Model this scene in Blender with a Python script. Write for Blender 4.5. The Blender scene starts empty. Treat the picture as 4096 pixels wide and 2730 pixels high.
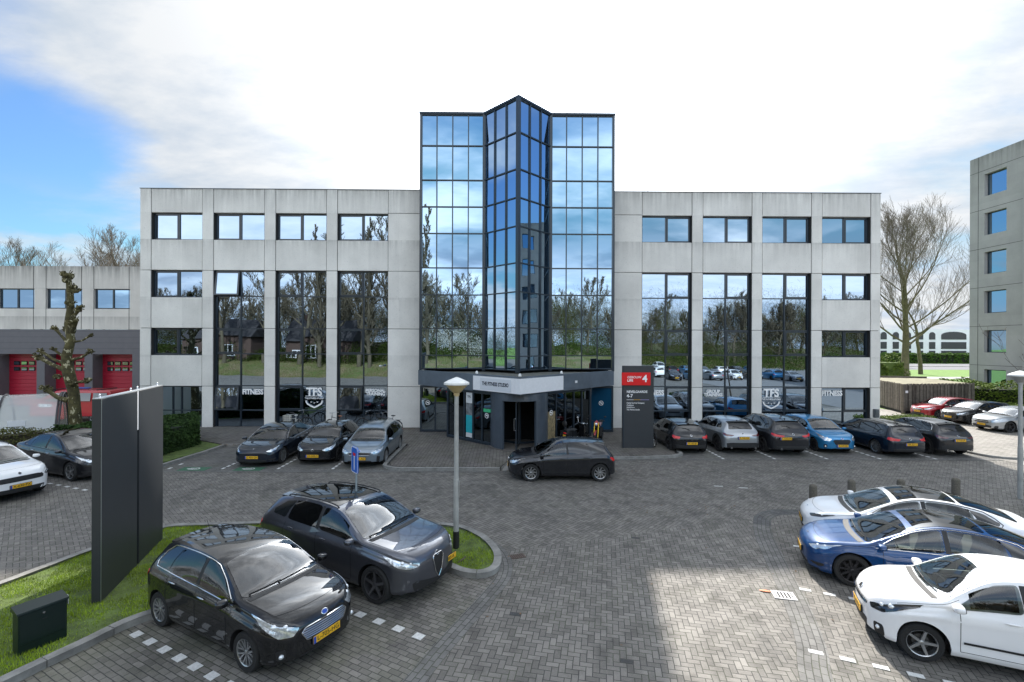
import bpy, bmesh, math, random, numpy as np
from mathutils import Vector, Matrix
from mathutils.bvhtree import BVHTree
random.seed(4); np.random.seed(4)
CLOUD_SEED = 3.0
sc = bpy.context.scene; C = sc.collection
# ---------------------------------------------------------------- camera
cd = bpy.data.cameras.new('camera'); cam = bpy.data.objects.new('camera', cd); C.objects.link(cam); sc.camera = cam
cd.sensor_width = 36; cd.lens = 16.70; cd.shift_y = 12/4096; cd.clip_end = 2000; cd.clip_start = .1
cam.location = (0, 0, 5.08)
cam.rotation_euler = (Matrix.Rotation(math.radians(-.62), 4, 'Z') @ Matrix.Rotation(math.radians(90), 4, 'X') @ Matrix.Rotation(math.radians(.2), 4, 'Z')).to_euler()
# ---------------------------------------------------------------- world: sky with thin broken cloud
SUN_AZ = math.radians(10.0); SUN_EL = math.radians(38.3)        # azimuth from +Y towards +X
sd = Vector((math.sin(SUN_AZ)*math.cos(SUN_EL), math.cos(SUN_AZ)*math.cos(SUN_EL), math.sin(SUN_EL)))
wo = bpy.data.worlds.new('World'); sc.world = wo; wo.use_nodes = True
def build_world():
    nt = wo.node_tree; N = nt.nodes; L = nt.links; bg = N['Background']; bg.inputs['Strength'].default_value = .12
    sky = N.new('ShaderNodeTexSky'); sky.sky_type = 'NISHITA'; sky.sun_disc = False; sky.sun_elevation = SUN_EL; sky.sun_rotation = SUN_AZ
    sky.air_density = 1.0; sky.dust_density = .6; sky.ozone_density = 2.0
    class W: node_tree = nt
    g = NG(W); tc = N.new('ShaderNodeTexCoord'); d = tc.outputs['Generated']
    sp = N.new('ShaderNodeSeparateXYZ'); L.new(d, sp.inputs[0])
    z = g.math('ADD', g.math('MAXIMUM', sp.outputs[2], 0.0), .16)
    cb = N.new('ShaderNodeCombineXYZ'); L.new(g.math('DIVIDE', sp.outputs[0], z), cb.inputs[0]); L.new(g.math('DIVIDE', sp.outputs[1], z), cb.inputs[1]); cb.inputs[2].default_value = CLOUD_SEED
    v = cb.outputs[0]
    mp = N.new('ShaderNodeMapping'); mp.inputs['Rotation'].default_value = (0, 0, .5); mp.inputs['Scale'].default_value = (.8, 1.25, 1); L.new(v, mp.inputs[0]); v = mp.outputs[0]
    big = g.noise(v, .55, 3, .5); wisp = g.noise(g.vm('ADD', v, (7.3, 2.1, 0)), 1.1, 10, .56); fine = g.noise(v, 4.5, 8, .6)
    a = g.math('DOT_PRODUCT' if False else 'MULTIPLY', 1.0, g.vm('DOT_PRODUCT', d, tuple(sd)))
    near = g.rng(a, .45, 1.0, 0, 1, True)
    dens = g.math('ADD', g.math('MULTIPLY', big, .55), g.math('MULTIPLY', wisp, .5))
    dens = g.math('ADD', dens, g.math('MULTIPLY', near, .30))
    dens = g.math('SUBTRACT', dens, g.math('MULTIPLY', g.rng(g.math('ABSOLUTE', sp.outputs[0]), .40, .70, 0, .155, True), g.rng(sp.outputs[2], .20, .42, 1.0, .45, True)))
    dens = g.math('ADD', dens, g.rng(sp.outputs[1], .1, -.7, 0, .06))
    cov = g.rng(dens, .44, .60, 0, 1, True)
    cov = g.math('MULTIPLY', cov, g.rng(sp.outputs[2],   .62, .88, 1.0, .55, True))
    lowz = g.rng(sp.outputs[2], .0, .10, .8, 0, True)              # cumulus near the horizon
    cum = g.rng(g.noise(g.vm('MULTIPLY', d, (3.0, 3.0, 9.0)), 1.0, 6, .55), .46, .56, 0, 1, True)
    cov = g.math('MAXIMUM', cov, g.math('MULTIPLY', cum, g.rng(sp.outputs[2], .08, .26, .95, .0, True)))
    shade = g.math('ADD', g.math('MULTIPLY', fine, .5), g.math('MULTIPLY', wisp, .5))
    shade = g.math('ADD', g.rng(shade, .34, .66, 0, 1, True), g.math('MULTIPLY', near, .22), clamp=True)
    cc = g.mix(shade, (3.2, 3.75, 4.45), (5.05, 5.2, 5.35))
    glow = g.math('ADD', g.rng(a, .62, 1.0, .92, 1.04, True), g.rng(sp.outputs[1], .30, -.5, .0, 1.7, True))
    cc = g.vm('SCALE', cc, sc=glow)
    cc = g.vm('SCALE', cc, sc=g.math('ADD', 1.0, g.math('MULTIPLY', g.math('POWER', g.rng(a, .55, 1.0, 0, 1), 9.0), 12.0)))      # bright haze round the sun
    cc = g.vm('SCALE', cc, sc=g.math('ADD', 1.0, g.math('MULTIPLY', g.rng(sp.outputs[2], .5, .75, 0, 1, True), g.rng(g.noise(v, 3.2, 6, .6), .38, .62, -.45, .5, True))))
    bl = g.vm('MULTIPLY', sky.outputs[0], (.50, .76, 1.0))
    bl = g.vm('SCALE', bl, sc=g.rng(sp.outputs[1], .3, -.4, 1.0, 2.0, True))
    bl = g.mix(g.rng(sp.outputs[2], .35, .75, 0, .75, True), bl, (2.6, 2.8, 3.0))
    bl = g.mix(.06, bl, (3.6, 3.8, 4.0))
    blue = g.vm('MINIMUM', bl, (3.6, 4.5, 5.8))
    col = g.mix(cov, blue, cc)
    L.new(col, bg.inputs['Color'])
sl = bpy.data.lights.new('sun', 'SUN'); sl.energy = 5.0; sl.angle = math.radians(1.0); sl.color = (1, .94, .85)
so = bpy.data.objects.new('sun', sl); C.objects.link(so); so.rotation_euler = sd.to_track_quat('Z', 'Y').to_euler(); so.location = (20, 60, 60)
sc.view_settings.view_transform = 'Standard'; sc.view_settings.look = 'None'; sc.view_settings.gamma = 1; sc.view_settings.use_curve_mapping = False
sc.view_settings.exposure = 0.62
# ---------------------------------------------------------------- helpers
def link(o, parent=None):
    C.objects.link(o)
    if parent is not None: o.parent = parent
    return o
def tag(o, label=None, cat=None, group=None, kind=None):
    if label: o['label'] = label
    if cat: o['category'] = cat
    if group: o['group'] = group
    if kind: o['kind'] = kind
    return o
def empty(name, loc=(0, 0, 0), rz=0.0, label=None, cat=None, group=None):
    o = bpy.data.objects.new(name, None); link(o)
    o.empty_display_size = .2
    o.location = loc; o.rotation_euler = (0, 0, rz)
    return tag(o, label, cat, group)
def copy_tree(o, parent=None):
    c = o.copy(); C.objects.link(c); c.parent = parent
    for ch in list(o.children): copy_tree(ch, c)
    return c
class MB:
    def __init__(s): s.v = []; s.f = []; s.m = []; s.uv = None
    def add(s, vs, fs, m=0):
        b = len(s.v); s.v += [tuple(p) for p in vs]
        s.f += [tuple(b + i for i in f) for f in fs]; s.m += [m] * len(fs); return s
    def box(s, x0, x1, y0, y1, z0, z1, m=0):
        return s.add([(x0,y0,z0),(x1,y0,z0),(x1,y1,z0),(x0,y1,z0),(x0,y0,z1),(x1,y0,z1),(x1,y1,z1),(x0,y1,z1)],
            [(0,3,2,1),(4,5,6,7),(0,1,5,4),(1,2,6,5),(2,3,7,6),(3,0,4,7)], m)
    def rbox(s, x0, x1, y0, y1, z0, z1, b=.01, m=0):       # box with chamfered edges
        vs = []; 
        for sx in (0,1):
            for sy in (0,1):
                for sz in (0,1):
                    X=(x0,x1)[sx];Y=(y0,y1)[sy];Z=(z0,z1)[sz];dx=b*(1-2*sx);dy=b*(1-2*sy);dz=b*(1-2*sz)
                    vs += [(X,Y+dy,Z+dz),(X+dx,Y,Z+dz),(X+dx,Y+dy,Z)]
        bm = bmesh.new(); [bm.verts.new(p) for p in vs]
        bmesh.ops.convex_hull(bm, input=bm.verts); bm.verts.index_update()
        s.add([v.co[:] for v in bm.verts], [[v.index for v in f.verts] for f in bm.faces], m); bm.free(); return s
    def hull(s, vs, m=0):
        bm = bmesh.new(); [bm.verts.new(p) for p in vs]
        bmesh.ops.convex_hull(bm, input=bm.verts); 
        for v in [v for v in bm.verts if not v.link_faces]: bm.verts.remove(v)
        bm.verts.index_update()
        s.add([v.co[:] for v in bm.verts], [[v.index for v in f.verts] for f in bm.faces], m); bm.free(); return s
    def prism(s, poly, z0, z1, m=0):
        n = len(poly)
        vs = [(p[0],p[1],z0) for p in poly] + [(p[0],p[1],z1) for p in poly]
        fs = [tuple(range(n-1,-1,-1)), tuple(range(n,2*n))] + [(i,(i+1)%n,n+(i+1)%n,n+i) for i in range(n)]
        return s.add(vs, fs, m)
    def obox(s, p, ax, hx, hy, z0, z1, m=0):                # box turned by ax about z, centre p
        c,sn = math.cos(ax),math.sin(ax); q=[]
        for a,b in ((-hx,-hy),(hx,-hy),(hx,hy),(-hx,hy)): q.append((p[0]+a*c-b*sn, p[1]+a*sn+b*c))
        return s.prism(q, z0, z1, m)
    def tube(s, path, rad, n=8, m=0, cap=True, closed=False):
        P = [Vector(p) for p in path]; k = len(P)
        R = rad if isinstance(rad, (list, tuple)) else [rad]*k
        vs = []; up = Vector((0,0,1)); prev=None
        for i in range(k):
            if closed: t = P[(i+1)%k]-P[i-1]
            else: t = P[min(i+1,k-1)]-P[max(i-1,0)]
            if t.length<1e-9: t=Vector((0,0,1))
            t.normalize()
            if prev is None:
                a = up if abs(t.z) < .9 else Vector((1,0,0))
                x = t.cross(a).normalized()
            else:
                x = (prev - t*prev.dot(t)); x = x.normalized() if x.length>1e-6 else t.orthogonal().normalized()
            prev = x; y = t.cross(x)
            for j in range(n):
                an = 2*math.pi*j/n; vs.append(P[i]+(x*math.cos(an)+y*math.sin(an))*R[i])
        fs = []
        for i in range(k if closed else k-1):
            for j in range(n):
                a=i*n+j; b=i*n+(j+1)%n; i2=(i+1)%k; fs.append((a,i2*n+j,i2*n+(j+1)%n,b))
        if cap and not closed: fs += [tuple(range(n)), tuple((k-1)*n+j for j in range(n-1,-1,-1))]
        return s.add([v[:] for v in vs], fs, m)
    def lathe(s, prof, c=(0,0,0), n=24, axis='z', m=0, a0=0, a1=2*math.pi):
        vs=[]; k=len(prof); full = abs(a1-a0-2*math.pi)<1e-6; N = n if full else n+1
        for r,h in prof:
            for j in range(N):
                a=a0+(a1-a0)*j/n; p=(r*math.cos(a), r*math.sin(a), h)
                if axis=='y': p=(p[0],p[2],p[1])
                if axis=='x': p=(p[2],p[0],p[1])
                vs.append((p[0]+c[0],p[1]+c[1],p[2]+c[2]))
        fs=[]
        for i in range(k-1):
            for j in range(n):
                j2=(j+1)%N; fs.append((i*N+j,i*N+j2,(i+1)*N+j2,(i+1)*N+j))
        return s.add(vs,fs,m)
    def ellip(s, c, r, n=12, k=8, m=0):
        prof=[(math.sin(math.pi*i/k), -math.cos(math.pi*i/k)) for i in range(k+1)]
        t=MB().lathe(prof,n=n); return s.add([(c[0]+p[0]*r[0],c[1]+p[1]*r[1],c[2]+p[2]*r[2]) for p in t.v],t.f,m)
    def move(s, M): s.v=[tuple(M@Vector(p)) for p in s.v]; return s
    def build(s, name, mats, parent=None, smooth=None, org=(0,0,0), kind=None):
        me = bpy.data.meshes.new(name)
        if org != (0,0,0): vs=[(p[0]-org[0],p[1]-org[1],p[2]-org[2]) for p in s.v]
        else: vs = s.v
        me.from_pydata(vs, [], s.f)
        if not isinstance(mats,(list,tuple)): mats=[mats]
        for m in mats: me.materials.append(m)
        me.polygons.foreach_set('material_index', s.m)
        me.update()
        if smooth is not None:
            me.polygons.foreach_set('use_smooth', [True]*len(me.polygons))
            me.set_sharp_from_angle(angle=math.radians(smooth))
        o = bpy.data.objects.new(name, me); link(o, parent)
        if kind: o['kind']=kind
        return o
def fixn(o):                                                # outward normals
    bm=bmesh.new(); bm.from_mesh(o.data); bmesh.ops.recalc_face_normals(bm,faces=bm.faces); bm.to_mesh(o.data); bm.free(); return o
def pchip(pts):
    xs=np.array([p[0] for p in pts],float); ys=np.array([p[1] for p in pts],float)
    h=np.diff(xs); d=np.diff(ys)/h; m=np.zeros(len(xs)); m[0]=d[0]; m[-1]=d[-1]
    for i in range(1,len(xs)-1):
        if d[i-1]*d[i]>0:
            w1=2*h[i]+h[i-1]; w2=h[i]+2*h[i-1]; m[i]=(w1+w2)/(w1/d[i-1]+w2/d[i])
    def f(x):
        x=min(max(x,xs[0]),xs[-1]); i=int(min(max(np.searchsorted(xs,x)-1,0),len(h)-1)); t=(x-xs[i])/h[i]
        return float((2*t**3-3*t*t+1)*ys[i]+(t**3-2*t*t+t)*h[i]*m[i]+(-2*t**3+3*t*t)*ys[i+1]+(t**3-t*t)*h[i]*m[i+1])
    return f
def rounded(poly, r=.3, n=3):                               # rounds the corners of a 2d polygon
    out=[]; k=len(poly)
    for i in range(k):
        p0=Vector(poly[i-1]);p1=Vector(poly[i]);p2=Vector(poly[(i+1)%k])
        a=p1+(p0-p1)*r; b=p1+(p2-p1)*r
        for j in range(n+1):
            t=j/n; out.append(tuple((a*(1-t)**2+p1*2*t*(1-t)+b*t*t)))
    return out
_tc={}
def text_mesh(s, size=1.0, bold=0.0, sx=1.0, spacing=1.0, align='CENTER', extrude=0.0, lines=1.0):
    k=(s,size,bold,sx,spacing,align,extrude,lines)
    if k in _tc: return _tc[k]
    cu=bpy.data.curves.new('txt','FONT'); cu.body=s; cu.size=size; cu.offset=bold*size; cu.align_x=align; cu.align_y='CENTER'
    cu.space_character=spacing; cu.space_line=lines; cu.resolution_u=3; cu.extrude=extrude
    o=bpy.data.objects.new('txt',cu); C.objects.link(o)
    dg=bpy.context.evaluated_depsgraph_get(); me=bpy.data.meshes.new_from_object(o.evaluated_get(dg))
    C.objects.unlink(o); bpy.data.objects.remove(o)
    for v in me.vertices: v.co.x*=sx
    _tc[k]=me; return me
def place_text(name, s, mat, loc, rot, parent=None, **kw):
    me=text_mesh(s,**kw).copy(); me.name=name; me.materials.clear(); me.materials.append(mat)
    o=bpy.data.objects.new(name,me); link(o,parent); o.location=loc; o.rotation_euler=rot; return o
# ---------------------------------------------------------------- materials
def mat(name, col, rough=.6, metal=0.0, coat=0.0, coatr=.03, ior=1.5, noise=0.0, nscale=8.0, bump=0.0, bscale=60.0, alpha=1.0, trans=0.0, emit=None, es=1.0, spec=.5, flake=0):
    m=bpy.data.materials.new(name); m.use_nodes=True; nt=m.node_tree; b=nt.nodes['Principled BSDF']
    b.inputs['Base Color'].default_value=(*col,1); b.inputs['Roughness'].default_value=rough; b.inputs['Metallic'].default_value=metal
    b.inputs['IOR'].default_value=ior; b.inputs['Coat Weight'].default_value=coat; b.inputs['Coat Roughness'].default_value=coatr
    b.inputs['Alpha'].default_value=alpha; b.inputs['Transmission Weight'].default_value=trans; b.inputs['Specular IOR Level'].default_value=spec
    if emit: b.inputs['Emission Color'].default_value=(*emit,1); b.inputs['Emission Strength'].default_value=es
    if coat>=1: b.inputs['Coat IOR'].default_value=1.62
    N=nt.nodes; Lk=nt.links
    if noise or bump:
        tc=N.new('ShaderNodeTexCoord')
    if noise:
        n=N.new('ShaderNodeTexNoise'); n.inputs['Scale'].default_value=nscale; n.inputs['Detail'].default_value=6; n.inputs['Roughness'].default_value=.65
        Lk.new(tc.outputs['Object'],n.inputs['Vector'])
        r=N.new('ShaderNodeMapRange'); r.inputs['From Min'].default_value=.3; r.inputs['From Max'].default_value=.7
        r.inputs['To Min'].default_value=1-noise; r.inputs['To Max'].default_value=1+noise
        Lk.new(n.outputs['Fac'],r.inputs['Value'])
        x=N.new('ShaderNodeVectorMath'); x.operation='SCALE'; x.inputs[0].default_value=col; Lk.new(r.outputs[0],x.inputs['Scale'])
        Lk.new(x.outputs[0],b.inputs['Base Color'])
    if bump:
        n=N.new('ShaderNodeTexNoise'); n.inputs['Scale'].default_value=bscale; n.inputs['Detail'].default_value=4
        Lk.new(tc.outputs['Object'],n.inputs['Vector'])
        u=N.new('ShaderNodeBump'); u.inputs['Strength'].default_value=bump; u.inputs['Distance'].default_value=.02; Lk.new(n.outputs['Fac'],u.inputs['Height']); Lk.new(u.outputs[0],b.inputs['Normal'])
    return m
class NG:                                                   # tiny node-graph writer
    def __init__(s, m): s.nt=m.node_tree; s.N=s.nt.nodes; s.L=s.nt.links
    def put(s, sock, v):
        if hasattr(v,'is_output'): s.L.new(v, sock)
        elif v is not None: sock.default_value=v
    def math(s, op, a, b=None, c=None, clamp=False):
        n=s.N.new('ShaderNodeMath'); n.operation=op; n.use_clamp=clamp
        for i,v in enumerate((a,b,c)): s.put(n.inputs[i],v)
        return n.outputs[0]
    def vm(s, op, a, b=None, sc=None):
        n=s.N.new('ShaderNodeVectorMath'); n.operation=op; s.put(n.inputs[0],a)
        if b is not None: s.put(n.inputs[1],b)
        if sc is not None: s.put(n.inputs['Scale'],sc)
        return n.outputs[1] if op in('DOT_PRODUCT','LENGTH') else n.outputs[0]
    def noise(s, vec, scale, detail=4, rough=.55, w=None):
        n=s.N.new('ShaderNodeTexNoise'); s.put(n.inputs['Vector'],vec); n.inputs['Scale'].default_value=scale; n.inputs['Detail'].default_value=detail; n.inputs['Roughness'].default_value=rough
        if w is not None: n.noise_dimensions='4D'; n.inputs['W'].default_value=w
        return n.outputs['Fac']
    def rng(s, v, a, b, c=0.0, d=1.0, smooth=False):
        n=s.N.new('ShaderNodeMapRange'); s.put(n.inputs['Value'],v)
        n.inputs['From Min'].default_value=a; n.inputs['From Max'].default_value=b; n.inputs['To Min'].default_value=c; n.inputs['To Max'].default_value=d
        if smooth: n.interpolation_type='SMOOTHSTEP'
        return n.outputs[0]
    def mix(s, f, a, b, mode='MIX'):
        n=s.N.new('ShaderNodeMix'); n.data_type='RGBA'; n.blend_type=mode; s.put(n.inputs[0],f)
        s.put(n.inputs[6],a if hasattr(a,'is_output') else (*a,1)); s.put(n.inputs[7],b if hasattr(b,'is_output') else (*b,1)); return n.outputs[2]
    def bump(s, h, strength, dist=.02):
        n=s.N.new('ShaderNodeBump'); n.inputs['Strength'].default_value=strength; n.inputs['Distance'].default_value=dist; s.L.new(h,n.inputs['Height']); return n.outputs[0]
build_world()
# ---------------------------------------------------------------- ground materials
def herring(name, rot, unit=.105, c0=(.092,.084,.074), c1=(.226,.209,.186), joint=(.030,.030,.028), moss=.0, dark=.0, jw=.085, bond='herring', spot=.5, tint=None):
    m=mat(name,c0,rough=.8); g=NG(m); N=g.N; L=g.L; b=N['Principled BSDF']
    tc=N.new('ShaderNodeTexCoord'); mp=N.new('ShaderNodeMapping'); L.new(tc.outputs['Object' if bond!='uv' else 'UV'],mp.inputs[0])
    mp.inputs['Rotation'].default_value=(0,0,rot); mp.inputs['Scale'].default_value=(1/unit,1/unit,1/unit)
    warp=N.new('ShaderNodeTexNoise'); warp.inputs['Scale'].default_value=.6; L.new(mp.outputs[0],warp.inputs['Vector'])
    vv=g.vm('ADD',mp.outputs[0],g.vm('SCALE',g.vm('SUBTRACT',warp.outputs['Color'],(.5,.5,.5)),sc=.12))
    s=N.new('ShaderNodeSeparateXYZ'); L.new(vv,s.inputs[0]); x,y=s.outputs[0],s.outputs[1]
    if bond=='herring':
        i=g.math('FLOOR',x); j=g.math('FLOOR',y); fx=g.math('FRACT',x); fy=g.math('FRACT',y)
        k=g.math('FLOORED_MODULO',g.math('SUBTRACT',i,j),4.0)
        m1=g.math('COMPARE',k,1.0,.1); m2=g.math('COMPARE',k,2.0,.1); hz=g.math('LESS_THAN',k,1.5)
        u=g.math('ADD',fx,m1); v=g.math('ADD',fy,m2)
        U=g.math('ADD',1.0,hz); V=g.math('SUBTRACT',2.0,hz)
        ix=g.math('SUBTRACT',i,m1); iy=g.math('SUBTRACT',j,m2)
    else:                                                   # running bond, bricks 2 x 1
        j=g.math('FLOOR',y); fy=g.math('FRACT',y); off=g.math('MULTIPLY',g.math('FLOORED_MODULO',j,2.0),1.0)
        xs=g.math('DIVIDE',g.math('ADD',x,off),2.0); ix=g.math('FLOOR',xs); u=g.math('MULTIPLY',g.math('FRACT',xs),2.0); v=fy; U=2.0; V=1.0; iy=j
    e=g.math('MINIMUM',g.math('MINIMUM',u,g.math('SUBTRACT',U,u)),g.math('MINIMUM',v,g.math('SUBTRACT',V,v)))
    solid=g.rng(e,jw*.35,jw,0,1,True)
    idc=N.new('ShaderNodeCombineXYZ'); L.new(ix,idc.inputs[0]); L.new(iy,idc.inputs[1]); idc.inputs[2].default_value=hash(name)%7 if False else 1.0
    wn=N.new('ShaderNodeTexWhiteNoise'); L.new(idc.outputs[0],wn.inputs['Vector']); rv=wn.outputs['Value']
    o=tc.outputs['Object']
    big=g.noise(o,.35,5,.6); sp=g.noise(o,110,3,.7); md=g.noise(o,2.2,5,.6)
    f=g.math('ADD',g.math('MULTIPLY',rv,.72),g.math('MULTIPLY',big,.45),clamp=True)
    col=g.mix(f,c0,c1)
    if dark:
        col=g.mix(g.math('GREATER_THAN',wn.outputs['Value'],1-dark),col,(.035,.037,.04))
    col=g.mix(g.math('MULTIPLY',g.rng(sp,.56,.72,0,1),spot),col,(.36,.355,.34))
    col=g.mix(g.math('MULTIPLY',g.rng(sp,.44,.30,0,1),.5),col,(.05,.05,.05))
    col=g.mix(g.math('MULTIPLY',g.rng(md,.5,.75,0,1),.45),col,(.045,.043,.039))
    st_=g.noise(g.vm('MULTIPLY',o,(.9,.45,1)),.9,6,.7); col=g.mix(g.math('MULTIPLY',g.rng(st_,.54,.66,0,1),.42),col,(.038,.036,.034)); col=g.mix(g.math('MULTIPLY',g.rng(st_,.44,.34,0,1),.30),col,(.27,.255,.225))
    if moss: col=g.mix(g.math('MULTIPLY',g.rng(g.noise(o,.8,4,.6),.42,.62,0,1),moss),col,(.085,.10,.03))
    jc=g.mix(g.rng(g.noise(o,1.3,3,.5),.45,.65,0,1),joint,(.045,.052,.026))
    if tint: col=g.mix(1.0,col,tint,'MULTIPLY')
    col=g.mix(solid,jc,col); L.new(col,b.inputs['Base Color'])
    L.new(g.rng(md,.3,.7,.62,.85),b.inputs['Roughness'])
    h=g.math('ADD',g.math('ADD',solid,g.math('MULTIPLY',rv,.25)),g.math('MULTIPLY',sp,.35)); L.new(g.bump(h,.55,.008),b.inputs['Normal'])
    return m
PAVE=herring('herringbone_pavers',math.radians(45))
PAVE_B=herring('herringbone_pavers_entry',math.radians(12),dark=.004)
PAVE_L=herring('pavers_left_bays',math.radians(28.8),bond='run',moss=.25)
PAVE_R=herring('pavers_right_bays',math.radians(24.5),dark=.0)
BAND=herring('edge_course_pavers',0,bond='uv',c0=(.10,.096,.09),c1=(.185,.18,.17))
BAND_D=herring('edge_course_dark_pavers',0,bond='uv',c0=(.06,.06,.062),c1=(.10,.10,.10))
TILE=herring('footway_tiles',math.radians(90),unit=.15,c0=(.105,.092,.082),c1=(.17,.152,.138),bond='run',moss=.15,spot=.15)
TILE_L=herring('side_street_pavers',math.radians(8),unit=.14,c0=(.22,.20,.18),c1=(.31,.29,.26),joint=(.10,.09,.08),bond='run',spot=.1)
KERB=mat('kerb_concrete',(.24,.235,.22),rough=.85,noise=.35,nscale=3,bump=.3,bscale=80)
GRASSG=mat('lawn_soil',(.09,.13,.03),rough=.95,noise=.5,nscale=4,bump=.4,bscale=30)
FIELD=mat('field_grass',(.12,.22,.03),rough=.9,noise=.3,nscale=1.2,bump=.6,bscale=8)
ASPH=mat('asphalt',(.16,.16,.17),rough=.85,noise=.12,nscale=3)
WHITE=mat('road_paint',(.62,.62,.60),rough=.7,noise=.18,nscale=25)
def sheet(name, poly, z, m, kind='structure', uv=None):
    o=MB().add([(p[0],p[1],z) for p in poly],[tuple(range(len(poly)))]).build(name,m); o['kind']=kind; return o
def smooth_line(pts, n=8):
    P=[Vector((p[0],p[1],0)) for p in pts]; out=[]
    for i in range(len(P)-1):
        p0=P[max(i-1,0)];p1=P[i];p2=P[i+1];p3=P[min(i+2,len(P)-1)]
        for k in range(n):
            t=k/n; out.append(.5*((2*p1)+(-p0+p2)*t+(2*p0-5*p1+4*p2-p3)*t*t+(-p0+3*p1-3*p2+p3)*t**3))
    out.append(P[-1]); return [(p.x,p.y) for p in out]
def offset_line(pts,d):
    out=[]
    for i in range(len(pts)):
        a=Vector(pts[max(i-1,0)]);b=Vector(pts[min(i+1,len(pts)-1)]); t=(b-a).normalized(); out.append((pts[i][0]-t.y*d,pts[i][1]+t.x*d))
    return out
def band(name,pts,w,z,m):                                   # strip with uv in metres, left of the line
    a=pts; b=offset_line(pts,w); n=len(a); V=[(p[0],p[1],z) for p in a]+[(p[0],p[1],z) for p in b]
    F=[(i,i+1,n+i+1,n+i) for i in range(n-1)]
    o=MB().add(V,F).build(name,m); uv=o.data.uv_layers.new(name='UVMap'); s=[0]
    for i in range(n-1): s.append(s[-1]+math.dist(a[i],a[i+1]))
    for p in o.data.polygons:
        for li in p.loop_indices:
            vi=o.data.loops[li].vertex_index; uv.data[li].uv=(s[vi%n], 0 if vi<n else w)
    fixn2(o); o['kind']='structure'; return o
def fixn2(o):
    if sum(p.normal.z for p in o.data.polygons)<0: o.data.flip_normals()
def kerb(name,pts,w=.13,h=.12,m=None,z0=-.02,seg=1.0,kind='structure'):            # raised kerb stones with joints
    m=m or KERB; P=pts; s=[0]
    for i in range(len(P)-1): s.append(s[-1]+math.dist(P[i],P[i+1]))
    Lt=s[-1]; n=max(1,round(Lt/seg)); mb=MB()
    def at(d):
        i=0
        while i<len(s)-2 and s[i+1]<d: i+=1
        t=(d-s[i])/max(1e-6,s[i+1]-s[i]); a=Vector(P[i]);b=Vector(P[i+1]); tt=(b-a).normalized(); return a+(b-a)*t, Vector((-tt.y,tt.x))
    for k in range(n):
        d0=k*Lt/n+.006; d1=(k+1)*Lt/n-.006; st=6; V=[];F=[]; jz=random.uniform(-.004,.004)
        for q in range(st+1):
            p,nr=at(d0+(d1-d0)*q/st)
            prof=[(0,z0),(0.0,h-.03),(.012,h-.008),(.03,h),(w-.01,h),(w,h-.008),(w,z0)]
            for a_,z_ in prof: V.append((p.x+nr.x*a_,p.y+nr.y*a_,z_+(jz if z_>0 else 0)))
        K=7
        for q in range(st):
            for j in range(K-1): F.append((q*K+j,q*K+j+1,(q+1)*K+j+1,(q+1)*K+j))
        F+=[tuple(range(K-1,-1,-1)),tuple(st*K+j for j in range(K))]
        mb.add(V,F)
    o=mb.build(name,m,smooth=40); fixn(o); o['kind']=kind; return o
# ---------------------------------------------------------------- ground sheets
sheet('ground',[(-600,-400),(600,-400),(600,900),(-600,900)],-.03,FIELD)
sheet('street',[(-95,-16),(26.5,-16),(26.5,60),(-95,60)],0,PAVE)
seam=[(.05,11.75),(1.6,12.1),(3.6,12.75),(5.4,13.4),(7.35,14.0)]
bandline=smooth_line([(3.0,4.0),(4.43,7.11),(4.98,8.13),(5.51,9.41),(5.9,10.55),(6.55,12.4),(7.0,13.4),(7.45,14.1),(8.2,14.55),(9.3,14.5)],6)
leftline=smooth_line([(-3.2,3.6),(-1.75,5.9),(-.85,8.0),(-.15,9.6),(.12,10.4),(.12,11.2),(-.15,12.0),(-.75,12.8)],6)
sheet('entry_paving',[(-2.9,4.0)]+[p for p in leftline if 4.2<p[1]<11.7]+seam+[p for p in bandline[::-1] if p[1]<13.9],.004,PAVE_B)
band('edge_course_right',bandline[:-18],-.46,.008,BAND); band('edge_course_bend',bandline[-19:],-.46,.008,BAND_D)
band('edge_course_left',leftline,.34,.008,BAND)
sheet('right_bay_paving',[p for p in offset_line(bandline,-.44) if p[1]<14.2]+[(22,13.0),(22,2),(3.4,2)],.004,PAVE_R)
sheet('left_bay_paving',[p for p in offset_line(leftline,.33) if 3.9<p[1]<10.2]+[(-1.4,10.4),(-2.2,11.2),(-6.9,8.4),(-7.9,5.0),(-7.5,3.0)],.004,PAVE_L)
# parking row next to the building
def prow(name,x0,x1,y0,y1,rot): sheet(name,[(x0,y0),(x1,y0),(x1,y1),(x0,y1)],.004,rot)
ROWP=herring('pavers_building_bays',math.radians(0),bond='run',c0=(.085,.081,.078),c1=(.165,.158,.15),moss=.15)
prow('bay_paving_west',-14.0,-4.85,19.25,23.5,ROWP); prow('bay_paving_east',7.9,21.8,21.3,25.9,ROWP)
for nm,x0,x1,y in (('gutter_west',-14.1,0,18.75),('gutter_east',4.6,22,20.75)):
    band(nm,[(x0+(x1-x0)*k/10,y) for k in range(11)],.42,.009,BAND)
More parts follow.
